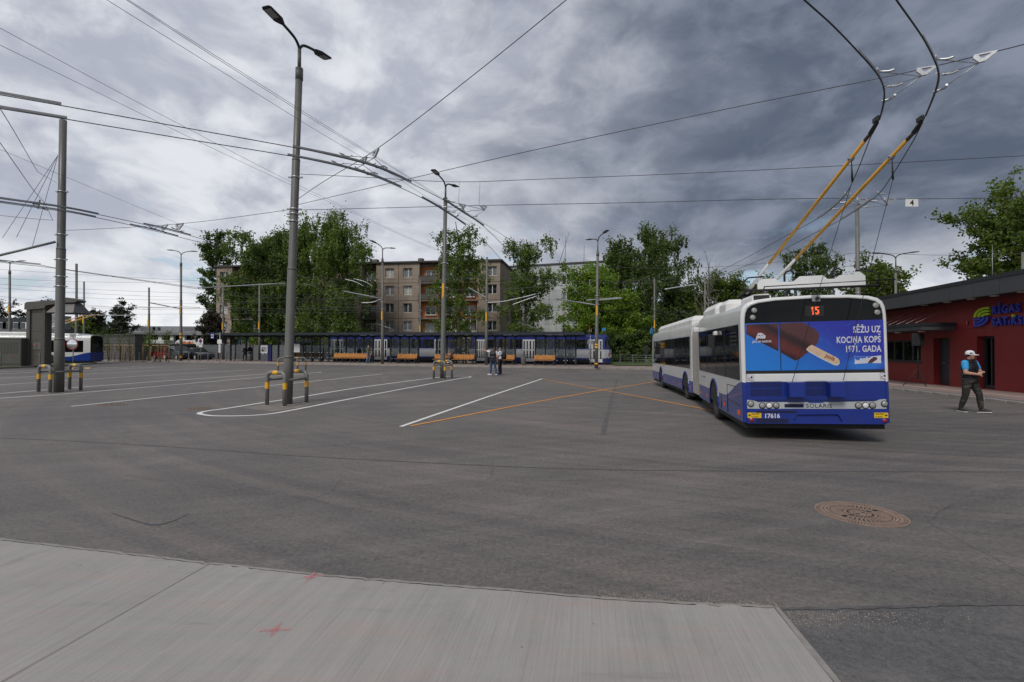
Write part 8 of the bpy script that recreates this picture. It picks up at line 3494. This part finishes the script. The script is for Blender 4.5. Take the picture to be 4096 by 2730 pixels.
mb.loft([capring(0.098, -0.005), capring(0.100, 0.03), capring(0.088, 0.075), capring(0.055, 0.105), capring(0.004, 0.115)], 0, True, False, True)
cp = mb.build('cap', M['shirt_white'], man)
mb = MB()
vis_o, vis_i = [], []
for k in range(13):
    a = -1.15 + 2.3 * k / 12
    i_ = hc + F1 * (math.cos(a) * 0.106 - 0.012) + R1 * math.sin(a) * 0.097 + UP * 0.006
    o_ = hc + F1 * (math.cos(a) * 0.106 + 0.085 * math.cos(a * 1.2)) + R1 * math.sin(a) * 0.094 - UP * (0.012 + 0.012 * abs(math.sin(a)))
    vis_i.append(i_)
    vis_o.append(o_)
mb.loft([vis_i, vis_o, [q - UP * 0.006 for q in vis_o], [q - UP * 0.006 for q in vis_i]], 0, False, False, True)
mb.build('visor', M['shirt_white'], cp)
mb = MB()
q = hc - F1 * 0.0 + R1 * 0.0
mb.prism([hc + F1 * (-0.02 + a_) + R1 * 0.0965 * math.sqrt(max(0, 1 - ((a_ - 0.02) / 0.11) ** 2)) * 1.06 + UP * b_ for a_, b_ in ((-0.02, 0.02), (0.035, 0.02), (0.04, 0.045), (0.0, 0.055), (-0.02, 0.045))], R1 * 0.004)
mb.build('emblem', M['print_black'], cp)
for n in 'RL':
    an, to = Vector(J1['ank' + n]), Vector(J1['toe' + n])
    d = (to - an)
    hz, tz = an.z - 0.085, to.z - 0.034
    d.z = 0
    L = d.length
    d.normalize()
    sv = Vector((-d.y, d.x, 0))
    ring = []
    for f_, w_ in ((-0.09, 0.022), (-0.075, 0.038), (0.05, 0.040), (0.13, 0.047), (L + 0.005, 0.040), (L + 0.03, 0.018)):
        c = an + d * f_
        z = hz + (tz - hz) * max(0, min(1, (f_ + 0.05) / (L + 0.05)))
        ring.append([Vector((c.x, c.y, z)) + sv * w_, Vector((c.x, c.y, z)) - sv * w_, Vector((c.x, c.y, z + 0.02)) - sv * w_, Vector((c.x, c.y, z + 0.02)) + sv * w_])
    mb = MB()
    mb.loft(ring, 0, True, True)
    mb.build('shoe_sole', M['shoe_white'], man)
mb = MB()
mb.tube([Vector((0.0, 0.165, 0.99)), Vector((0, 0.175, 1.2)), Vector((0, 0.15, 1.36)), Vector((0, 0.085, 1.47))], 0.006, 6)
mb.build('zipper', M['black'], man)
ring = []
for z, r_, dy in ((1.43, 0.105, 0.0), (1.475, 0.088, 0.0), (1.51, 0.080, 0.005)):
    ring.append([Vector((math.cos(2 * math.pi * k / 20) * r_ * 1.02, math.sin(2 * math.pi * k / 20) * r_ * 0.95 + dy, z)) for k in range(20)])
mb = MB()
mb.loft(ring, 0, True, False, True)
mb.build('collar', M['quilt'], man)

# 2: pointing man, seen from behind-left
p2 = G(1972, 1503)
J2 = stand(bare=True, shoL=(-0.20, 0.02, 1.44), elbL=(-0.44, 0.12, 1.50), wriL=(-0.66, 0.20, 1.60), hanL=(-0.76, 0.23, 1.64), pointL=True,
           kneR=(0.13, 0.03, 0.51), ankR=(0.20, 0.0, 0.09), toeR=(0.14, 0.17, 0.042), ankL=(-0.16, 0.05, 0.09), toeL=(-0.34, 0.12, 0.042), kneL=(-0.13, 0.04, 0.51), head=(-0.01, 0.03, 1.63))
pt = figure('person in black vest and jeans pointing across the yard', (p2.x, p2.y, 0), head_to(0.05, 1.0), J2, ['skin', 'black_cloth', 'vest', 'shirt_white', 'jeans', 'shoe_white'], 1.12, 0.018, (), False, 1.03, 0.9)
mb = MB()
mb.cbox(-0.16, 0.12, -0.20, -0.10, 0.86, 1.02, 0.03)
mb.build('waist_bag', M['black_cloth'], pt)
mb = MB()
mb.tube([(-0.10, 0.05, 1.71), (-0.14, 0.09, 1.695)], [0.06, 0.03], 10)
mb.build('cap_visor', M['black_cloth'], pt)
# 3: man in white shirt beside him with a backpack
p3 = G(2006, 1500)
J3 = stand(bare=True, elbR=(0.25, 0.02, 1.14), wriR=(0.10, 0.20, 1.0), hanR=(0.02, 0.22, 0.93), elbL=(-0.25, 0.02, 1.14), wriL=(-0.10, 0.20, 0.98), hanL=(-0.02, 0.22, 0.92))
pw = figure('person in white shirt with black backpack beside the pointing one', (p3.x - 0.10, p3.y + 0.45, 0), head_to(-0.85, 0.5), J3, ['skin', 'hair_grey', 'shirt_white', 'shirt_white', 'black_cloth', 'shoe_black'], 1.0, 0.018, (), False, 1.0)
mb = MB()
mb.lathe([(0.0, 0.0), (0.13, 0.03), (0.17, 0.14), (0.165, 0.30), (0.12, 0.46), (0.0, 0.50)], 14, 0, (0.05, -0.26, 0.98))
tag(mb.build('backpack', M['black_cloth'], pw))
# 4: man in olive jacket on the platform
def on_platform(px, off):
    p = on_line(px, POST_Y0) + SN * off
    return Vector((p.x, p.y, KZ))


p4 = on_platform(1505, 1.55)
J4 = stand(elbR=(0.24, 0.06, 1.16), wriR=(0.16, 0.26, 1.10), hanR=(0.12, 0.34, 1.12), elbL=(-0.24, 0.06, 1.16), wriL=(-0.14, 0.26, 1.10), hanL=(-0.08, 0.34, 1.12), kneL=(-0.10, 0.10, 0.51), ankL=(-0.11, 0.06, 0.09), toeL=(-0.12, 0.23, 0.042), kneR=(0.10, 0.0, 0.51), ankR=(0.11, -0.14, 0.09), toeR=(0.12, 0.04, 0.042))
pg = figure('person in olive jacket and light jeans standing at the long bench', p4, head_to(0.95, -0.3), J4, ['skin', 'hair_grey', 'jacket_green', 'jacket_green', 'jeans_light', 'shoe_black'], 1.08, 0.02)
mb = MB()
mb.cbox(-0.14, 0.14, -0.29, -0.13, 1.02, 1.42, 0.05)
mb.build('backpack', M['black_cloth'], pg)
# 5: seated person with bag
p5 = on_platform(1808, 0.62)
J5 = stand(pelvis=(0, -0.05, 0.56), chest=(0, -0.02, 0.90), neck=(0, 0.04, 1.09), head=(0, 0.09, 1.22), shoR=(0.19, 0.02, 1.02), elbR=(0.27, 0.05, 0.78), wriR=(0.09, 0.26, 0.74), hanR=(0.02, 0.32, 0.74), shoL=(-0.19, 0.02, 1.02), elbL=(-0.27, 0.05, 0.78), wriL=(-0.09, 0.26, 0.74), hanL=(-0.02, 0.32, 0.74),
           hipR=(0.10, 0.0, 0.54), kneR=(0.16, 0.40, 0.50), ankR=(0.16, 0.36, 0.09), toeR=(0.18, 0.54, 0.042), hipL=(-0.10, 0.0, 0.54), kneL=(-0.16, 0.40, 0.50), ankL=(-0.16, 0.36, 0.09), toeL=(-0.18, 0.54, 0.042))
figure('person in black and tan jacket seated on the long bench', p5, head_to(SN.x, SN.y), J5, ['skin', 'black_cloth', 'jacket_tan', 'black_cloth', 'black_cloth', 'shoe_black'], 1.12, 0.02)
p5b = on_platform(1811, 1.15)
bg = empty('shopping_bag', p5b, SANG, 'white plastic bag with a red base at the seated person\'s feet', 'bag')
mb = MB()
mb.lathe([(0.10, 0.0), (0.15, 0.04), (0.16, 0.14)], 12)
mb.build('red_base', M['print_red'], bg)
mb = MB()
mb.lathe([(0.16, 0.14), (0.15, 0.26), (0.08, 0.36), (0.03, 0.42)], 12)
mb.tube([(-0.03, 0, 0.40), (-0.05, 0, 0.50), (0.0, 0, 0.55), (0.05, 0, 0.50), (0.03, 0, 0.40)], 0.012, 5)
mb.build('bag_body', M['bag_white'], bg)
# 6, 7: two walkers in black
for px, off, lab, sc, mt in ((962, -1.4, 'person in black tracksuit striding past the panel fence', 1.0, 'hair'), (1000, 0.7, 'person in black hooded top behind a shelter post', 0.98, 'black_cloth')):
    p = on_platform(px, off)
    st_ = 0.22 if px < 980 else 0.12
    J = stand(kneL=(-0.10, 0.16, 0.52), ankL=(-0.10, st_, 0.09), toeL=(-0.11, st_ + 0.18, 0.05), kneR=(0.10, -0.06, 0.50), ankR=(0.10, -st_ - 0.08, 0.13), toeR=(0.11, -st_ + 0.07, 0.045), elbR=(0.24, -0.10, 1.16), wriR=(0.23, 0.0, 0.93), hanR=(0.23, 0.04, 0.85), elbL=(-0.24, 0.05, 1.15), wriL=(-0.20, 0.16, 1.0), hanL=(-0.18, 0.22, 0.95))
    figure(lab, p, head_to(-1, 0.25), J, ['skin', mt, 'black_cloth', 'black_cloth', 'black_cloth', 'shoe_black'], 1.08, 0.022, (), False, sc)
# 8: person waiting by the tram door
p8 = on_platform(1391, -2.2)
figure('dark figure standing between the long bench and the tram', p8, head_to(0.3, 1), stand(), ['skin', 'hair', 'black_cloth', 'black_cloth', 'black_cloth', 'shoe_black'], 1.05, 0.024, (), False, 0.95)
# ================================================================== island with charging gantry, parked vehicles, small things
M['gantry'] = M_('charger bronze grey', (0.100, 0.093, 0.081), 0.4, 0.1, 0.1, 2)
M['gantry_light'] = M_('charger hood grey', (0.155, 0.150, 0.138), 0.45, 0.2, 0.06, 2)
M['cabinet'] = M_('cabinet grey', (0.085, 0.082, 0.072), 0.5, 0, 0.1, 2)
# kerbed island
fr = [G(-260, 1490, 0), G(0, 1477, 0), G(232, 1467, 0), G(340, 1461, 0), G(380, 1458, 0), G(388, 1456.5, 0)]
bk = [G(384, 1455, 0), G(330, 1452.5, 0), G(200, 1453, 0), G(0, 1455, 0), G(-260, 1458, 0)]
ol = [Vector((p.x, p.y, 0)) for p in fr + bk]
mb = MB()
cI = sum(ol, Vector()) / len(ol)
inn = [p + (cI - p).normalized() * 0.2 for p in ol]
mb.loft([[(p.x, p.y, -0.05) for p in ol], [(p.x, p.y, 0.13) for p in ol], [(p.x, p.y, 0.135) for p in inn]], 0, True)
tag(mb.build('island_kerb', M['kerb']), kind='structure')
mb = MB()
mb.add([(p.x, p.y, 0.133) for p in inn], [list(range(len(inn)))])
tag(mb.build('island_pavement', M['grass']), kind='structure')
for i, (px, py) in enumerate(((285, 1475), (318, 1474.5), (352, 1474), (270, 1475.3))):
    p = G(px, py)
    r_ = empty('rubber_bump', (p.x, p.y, 0), 0.05, ('yellow speed bump segment third from the island tip', 'black speed bump segment second from the island tip', 'yellow speed bump segment closest to the island tip', 'black speed bump segment farthest from the island tip')[i], 'speed bump', 'speed bump segments')
    mb = MB()
    mb.loft([[(x, -0.25, 0.004), (x, -0.15, 0.04), (x, 0.15, 0.04), (x, 0.25, 0.004)] for x in (-0.3, 0.3)], 0, False, False)
    mb.build('segment', M['yellow'] if i % 2 == 0 else M['black'], r_)

# charging gantry: pylon with rounded cantilever roof and hood
YG = 40.2
g0, g1 = P(97, 1468, YG), P(175, 1468, YG)
gr = empty('charging_gantry', (g0.x, YG, 0.13), 0.04, 'bronze grey charging gantry with a cantilever arm and hood', 'charging gantry')
w_ = g1.x - g0.x
hz = P(97, 1208, YG).z - 0.13
mb = MB()
prof = [(0.0, 0.18), (0.05, 0.05), (0.18, 0.0), (0.36, 0.0), (0.36, 0.10), (w_ - 0.16, 0.10), (w_ - 0.16, 0.0), (w_ - 0.05, 0.03), (w_, 0.18), (w_, 0.62), (0.0, 0.62)]
mb.loft([[(x, y, z) for x, y in prof] for z in (0.0, hz - 0.5)], 0, True, True)
py_ = mb.build('pylon', M['gantry'], gr)
for z in (hz * 0.24, hz * 0.54, hz * 0.83):
    mb = MB()
    mb.box(0.37, w_ - 0.17, 0.092, 0.099, z, z + 0.02)
    mb.build('panel_joint', M['black'], py_)
mb = MB()
mb.box(0.55, 1.15, 0.085, 0.099, hz * 0.26, hz * 0.26 + 0.55)
mb.build('control_panel', M['gantry_light'], py_)
mb = MB()
mb.box(0.82, 0.86, 0.078, 0.084, hz * 0.26 + 0.06, hz * 0.26 + 0.36)
mb.build('slot', M['black'], py_)
mb = MB()
mb.box(0.62, 0.72, 0.078, 0.084, hz * 0.26 + 0.33, hz * 0.26 + 0.38)
mb.build('red_button', M['orange_lens'], py_)
aL = P(304, 1220, YG).x - g0.x
mb = MB()
arm = [(0.0, hz - 0.62), (0.02, hz - 0.16), (0.12, hz - 0.04), (0.35, hz), (2.5, hz + 0.16), (aL * 0.78, hz + 0.34), (aL * 0.80, hz + 0.36), (aL * 0.95, hz + 0.30), (aL, hz + 0.16), (aL * 0.99, hz + 0.05), (aL * 0.96, hz - 0.02), (aL * 0.72, hz - 0.05), (w_ * 1.05, hz - 0.28), (w_, hz - 0.5), (0.36, hz - 0.62)]
mb.loft([[(x, y, z) for x, z in [(a_, b_) for a_, b_ in arm]] for y in (-0.10, 0.85)], 0, True, True)
mb.build('cantilever', M['gantry'], gr)
h0, h1 = P(204, 1250, YG).x - g0.x, P(309, 1250, YG).x - g0.x
zt_, zb_ = hz - 0.03, P(204, 1252, YG).z - 0.13
mb = MB()
mb.loft([[(h0, -0.55, zb_), (h1, -0.55, zb_), (h1, 1.25, zb_), (h0, 1.25, zb_)], [(h0 + 0.45, 0.1, zt_ - 0.02), (h1 - 0.40, 0.1, zt_ - 0.02), (h1 - 0.40, 0.8, zt_ - 0.02), (h0 + 0.45, 0.8, zt_ - 0.02)]], 0, True, True)
mb.build('hood', M['gantry_light'], gr)
mb = MB()
mb.box(h0 + 0.02, h1 - 0.02, -0.52, 1.22, zb_ - 0.06, zb_ - 0.002)
mb.build('hood_lip', M['black'], gr)
# electrical cabinet
c0, c1 = P(-190, 1470, 39.5), P(74, 1470, 39.5)
cb_ = empty('electrical_cabinet', (c0.x, 39.5, 0.13), 0.04, 'wide grey electrical cabinet with louvred doors', 'cabinet')
w_ = c1.x - c0.x
h_ = P(0, 1356, 39.5).z - 0.13
mb = MB()
mb.cbox(0, w_, 0, 1.2, 0.12, h_, 0.03)
mb.box(0.03, w_ - 0.03, 0.03, 1.17, 0.0, 0.12)
mb.build('housing', M['cabinet'], cb_)
mb = MB()
mb.box(-0.04, w_ + 0.04, -0.04, 1.24, h_ + 0.001, h_ + 0.07)
mb.build('lid', M['cabinet'], cb_)
for k in range(3):
    x0, x1 = w_ * k / 3 + 0.03, w_ * (k + 1) / 3 - 0.03
    mb = MB()
    mb.box(x0, x1, -0.02, -0.001, 0.2, h_ - 0.12)
    d_ = mb.build('cabinet_door', M['cabinet'], cb_)
    mb = MB()
    for i in range(14):
        for c_ in range(6):
            xx = x0 + 0.12 + c_ * (x1 - x0 - 0.24) / 6
            zz_ = h_ * 0.46 + i * h_ * 0.032
            mb.box(xx, xx + (x1 - x0) / 9, -0.026, -0.021, zz_, zz_ + 0.018)
    o = mb.build('louvres', M['black'], d_)
    o['kind'] = 'stuff'
mb = MB()
q = P(45, 1434, 39.5).x - c0.x
mb.tube([(q, -0.021, 0.72), (q, -0.026, 0.72)], 0.06, 12)
mb.build('logo_mark', M['red_lens'], cb_)
# dark bollards on the island and along the far pavement
def bollard(px, Y, z0, h, r, lab, mt='pole'):
    b = P(px, 1450, Y)
    o = empty('bollard', (b.x, b.y, z0), 0, lab, 'bollard', 'slim bollards')
    mb = MB()
    mb.lathe([(r, 0.0), (r, h - 0.03), (r * 0.8, h), (0.001, h + 0.004)], 12)
    mb.build('shaft', M[mt], o)
    mb = MB()
    mb.lathe([(r + 0.004, h - 0.14), (r + 0.004, h - 0.10)], 12)
    mb.build('band', M['galv'], o)


for px, lab in ((159, 'slim dark bollard before the gantry pylon'), (253, 'slim dark bollard beside the catenary mast'), (2, 'slim dark bollard at the cabinet')):
    bollard(px, 38.5, 0.13, 1.05, 0.05, lab)
for px, lab in ((500, 'bollard before the shed corner'), (557, 'bollard by the coach'), (598, 'bollard at the foot of the bare mast'), (639, 'bollard before the red car'), (676, 'bollard before the dark car bonnet'), (716, 'bollard beside the banded lamp post'), (755, 'bollard before the last dark car'), (793, 'bollard at the no-parking sign'), (832, 'bollard at the start of the panel fence'), (867, 'bollard before the second fence panel'), (905, 'bollard by the shelter end post'), (937, 'bollard next to the striding person')):
    bollard(px, 54.5, KZ, 0.95, 0.05, lab, 'pole_far')
# traffic mirror
b = P(292, 1458, 39.6)
mr = empty('traffic_mirror', (b.x, b.y, 0.13), 0, 'round traffic mirror with red rim on a thin post', 'mirror')
cz_ = P(292, 1378, 39.6).z - 0.13
mb = MB()
mb.tube([(0, 0, 0), (0, 0, cz_ + 0.6)], 0.035, 8)
mb.build('post', M['galv'], mr)
n = 24
mb = MB()
rg = lambda r, y: [(r * math.cos(2 * math.pi * k / n), y, cz_ + r * math.sin(2 * math.pi * k / n)) for k in range(n)]
mb.loft([rg(0.44, -0.05), rg(0.44, -0.12), rg(0.39, -0.13)], 0)
mb.build('rim', M['red_lens'], mr)
mb = MB()
mb.loft([rg(0.39, -0.12), rg(0.3, -0.16), rg(0.15, -0.19), rg(0.001, -0.20)], 0, True, False, True)
mb.build('mirror_face', M_('convex mirror', (0.85, 0.86, 0.87), 0.03, 1.0, 0), mr)
mb = MB()
mb.box(-0.24, 0.24, -0.06, -0.04, cz_ + 0.5, cz_ + 0.82)
pl_ = mb.build('plate', M['tram_white'], mr)
mb = MB()
for k, zz_ in enumerate((0.69, 0.60)):
    mb.box(-0.17 + k * 0.1, 0.17 - k * 0.1, -0.064, -0.061, cz_ + zz_, cz_ + zz_ + 0.04)
mb.build('print_lines', M['print_black'], pl_)


# parked cars
def car(label, px, Y, length, col, heading=0.0, h=1.5, suv=False):
    b = P(px, 1440, Y)
    root = empty('parked_car', (b.x, b.y, 0.1), heading, label, 'car', 'cars parked along the far pavement')
    L, W = length, 1.82
    paint = M_('car paint ' + str(px), col, 0.25, 0.2, 0.03, 1, coat=0.8)
    bh = 0.62 * h
    side = [(0.0, 0.30), (0.02, 0.62), (0.10, bh - 0.06), (0.9 if not suv else 0.35, bh + 0.02), (L * 0.72, bh), (L - 0.25, bh - 0.14), (L - 0.03, 0.55), (L, 0.30), (L * 0.5, 0.22)]
    mb = MB()
    mb.loft([[(x, y_ + (0.0 if k in (1, 2) else s_), z) for x, z in side] for k, (y_, s_) in enumerate(((0.06, 0), (0.0, 0), (W, 0), (W - 0.06, 0)))], 0, True, True)
    mb.build('body', paint, root)
    roof = [(0.35 if suv else 0.7, bh - 0.02), (0.75 if suv else 1.25, h - 0.04), (1.2 if suv else 1.7, h), (L * 0.52, h - 0.02), (L * 0.72, bh - 0.02)]
    mb = MB()
    mb.loft([[(x, (0.10 if z < h - 0.2 else 0.24) if s_ == 0 else W - (0.10 if z < h - 0.2 else 0.24), z) for x, z in roof] for s_ in (0, 1)], 0, True, True)
    cab = mb.build('cabin', paint, root)
    for s_ in (0, 1):
        y_ = lambda z: (0.10 + (z - bh) / (h - bh) * 0.14) - 0.008 if s_ == 0 else W - (0.10 + (z - bh) / (h - bh) * 0.14) + 0.008
        x0, x1 = roof[1][0] + 0.0, roof[3][0]
        zt_ = h - 0.12
        mb = MB()
        pts = [(roof[0][0] + 0.28, bh + 0.05), (x0 + 0.05, zt_), (x1 - 0.02, zt_), (roof[4][0] - 0.22, bh + 0.05)]
        mb.add([(x, y_(z), z) for x, z in pts], [(0, 1, 2, 3)])
        mb.build('side_window', M['pane'], cab)
    for cx in (0.85, L - 0.9):
        for y_ in (0.02, W - 0.22):
            mb = MB()
            mb.tube([(cx, y_ - 0.03, 0.33), (cx, y_ + 0.2, 0.33)], 0.33, 20, smooth=False)
            t_ = mb.build('wheel', M['tyre'], root)
            mb = MB()
            yy = y_ - 0.035 if y_ < 1 else y_ + 0.205
            mb.tube([(cx, yy, 0.33), (cx, yy + 0.003, 0.33)], 0.21, 14, smooth=False)
            mb.build('rim', M['silver'], t_)
    mb = MB()
    mb.box(L - 0.14, L + 0.01, 0.08, 0.45, 0.62, 0.76)
    mb.build('headlight', M['grey_lens'], root)
    mb = MB()
    mb.box(-0.012, 0.10, 0.08, 0.42, 0.70, 0.86)
    mb.build('tail_light', M['red_lens'], root)


car('red hatchback parked behind the staked sapling', 604, 63, 3.9, (0.30, 0.012, 0.015), -0.5, 1.5)
car('black estate car parked beside the banded lamp post', 652, 62, 4.6, (0.010, 0.010, 0.012), -0.62, 1.65, True)
car('dark saloon parked in front of the no-parking sign', 724, 62, 4.4, (0.012, 0.013, 0.016), -0.6, 1.45)
car('dark grey car behind the saloon at the panel fence', 768, 68, 4.4, (0.03, 0.032, 0.036), -0.3, 1.6, True)


def truck(label, px0, px1, Y, h, body, cabw, cabmat, pic=False, cat='truck', nm='delivery_truck'):
    a, b = P(px0, 1440, Y), P(px1, 1440, Y)
    L = b.x - a.x
    root = empty(nm, (a.x, Y, 0.1), 0, label, cat)
    mb = MB()
    mb.cbox(cabw, L, 0, 2.4, 0.75, h, 0.04)
    bx_ = mb.build('cargo_box', body, root)
    if cabw:
        mb = MB()
        mb.loft([[(cabw - 0.05, y_, 0.55), (0.05, y_, 0.55), (0.0, y_, 1.3), (0.35, y_, 2.3), (0.6, y_, 2.5), (cabw - 0.05, y_, 2.5)] for y_ in (0.05, 2.35)], 0, True, True)
        cb2 = mb.build('cab', cabmat, root)
        mb = MB()
        mb.add([(0.25, 0.04, 1.45), (cabw * 0.75, 0.04, 1.45), (cabw * 0.75, 0.04, 2.15), (0.42, 0.04, 2.15)], [(0, 1, 2, 3)])
        mb.build('side_window', M['pane'], cb2)
    for cx in ([0.75] if cabw else [1.0]) + [L - 1.2]:
        mb = MB()
        mb.tube([(cx, 0.05, 0.48), (cx, 0.35, 0.48)], 0.48, 20, smooth=False)
        mb.build('wheel', M['tyre'], root)
    if pic:
        for k, (cx, cz_, r, c_) in enumerate(((cabw + 0.6, h - 0.36, 0.26, (0.6, 0.12, 0.02)), (cabw + 0.98, h - 0.46, 0.24, (0.62, 0.25, 0.02)), (cabw + 1.36, h - 0.38, 0.25, (0.5, 0.06, 0.02)), (cabw + 1.72, h - 0.48, 0.22, (0.62, 0.3, 0.03)))):
            mb = MB()
            mb.tube([(cx, -0.004 - 0.002 * k, cz_), (cx, -0.005 - 0.002 * k, cz_)], r, 16, smooth=False)
            mb.build('printed_fruit', M_('fruit print %d' % k, c_, 0.5, 0, 0.2, 3), bx_)
        mb = MB()
        mb.box(cabw + 0.5, L - 0.2, -0.004, -0.002, 0.9, h - 0.8)
        mb.build('printed_field', M_('dark print', (0.05, 0.045, 0.045), 0.5, 0, 0.1), bx_)
    return root


truck('white fruit delivery truck behind the banded lamp post', 692, 800, 72, 2.45, M['white_matt'], 0.95, M['white_matt'], True)
truck('white box truck parked at the depot columns', 575, 655, 80, 2.6, M['white_matt'], 0, None, False, 'truck', 'box_truck')
# coach rear
a = P(541, 1440, 62)
co = empty('coach', (a.x, a.y, 0.1), -0.1, 'grey coach seen from behind next to the shed', 'coach')
w_ = P(574, 1440, 62).x - a.x
h_ = P(541, 1373, 62).z - 0.1
mb = MB()
prof = [(0.0, 0.35), (0.0, h_ - 0.25), (0.06, h_ - 0.08), (0.2, h_), (w_ - 0.2, h_), (w_ - 0.06, h_ - 0.08), (w_, h_ - 0.25), (w_ + 0.02, 0.35)]
mb.loft([[(x, y_, z) for x, z in prof] for y_ in (0.0, 9.0)], 0, True, True)
mb.build('body', M_('coach paint', (0.17, 0.165, 0.15), 0.35, 0.2, 0.05), co)
mb = MB()
mb.box(0.08, w_ - 0.08, -0.012, -0.002, h_ - 0.95, h_ - 0.15)
mb.build('rear_window', M['pane'], co)
mb = MB()
mb.box(0.1, 0.25, -0.012, -0.002, 0.7, 1.1)
mb.build('tail_light', M['red_lens'], co)
mb = MB()
mb.box(w_ - 0.25, w_ - 0.1, -0.012, -0.002, 0.7, 1.1)
mb.build('tail_light', M['red_lens'], co)

# loudspeaker on a tripod by the serving window
b = P(3672, 1400, 24.6)
zg = gz(b.x, b.y) + 0.15
zt_ = P(3672, 1337, 24.6).z
spk = empty('speaker_stand', (b.x, b.y, zg), 0, 'black tripod stand before the serving window', 'stand')
mb = MB()
mb.tube([(0, 0, 0.35), (0, 0, zt_ - zg - 0.5)], 0.022, 8)
mb.build('pole', M['black'], spk)
for k in range(3):
    a_ = k * 2.094 + 0.4
    mb = MB()
    mb.tube([(0, 0, 0.82), (0.58 * math.cos(a_), 0.58 * math.sin(a_), 0.0)], 0.016, 6)
    mb.tube([(0, 0, 0.42), (0.29 * math.cos(a_), 0.29 * math.sin(a_), 0.41)], 0.010, 6)
    mb.build('leg', M['black'], spk)
sp = empty('loudspeaker', (b.x, b.y, zt_ - 0.56), 0.3, 'black loudspeaker cabinet raised on a tripod at the terminal', 'loudspeaker')
mb = MB()
mb.cbox(-0.20, 0.20, -0.18, 0.18, 0.0, 0.58, 0.03)
mb.build('cabinet', M['black'], sp)
mb = MB()
mb.box(-0.17, 0.17, -0.19, -0.182, 0.03, 0.54)
mb.build('front_grille', M['dark'], sp)
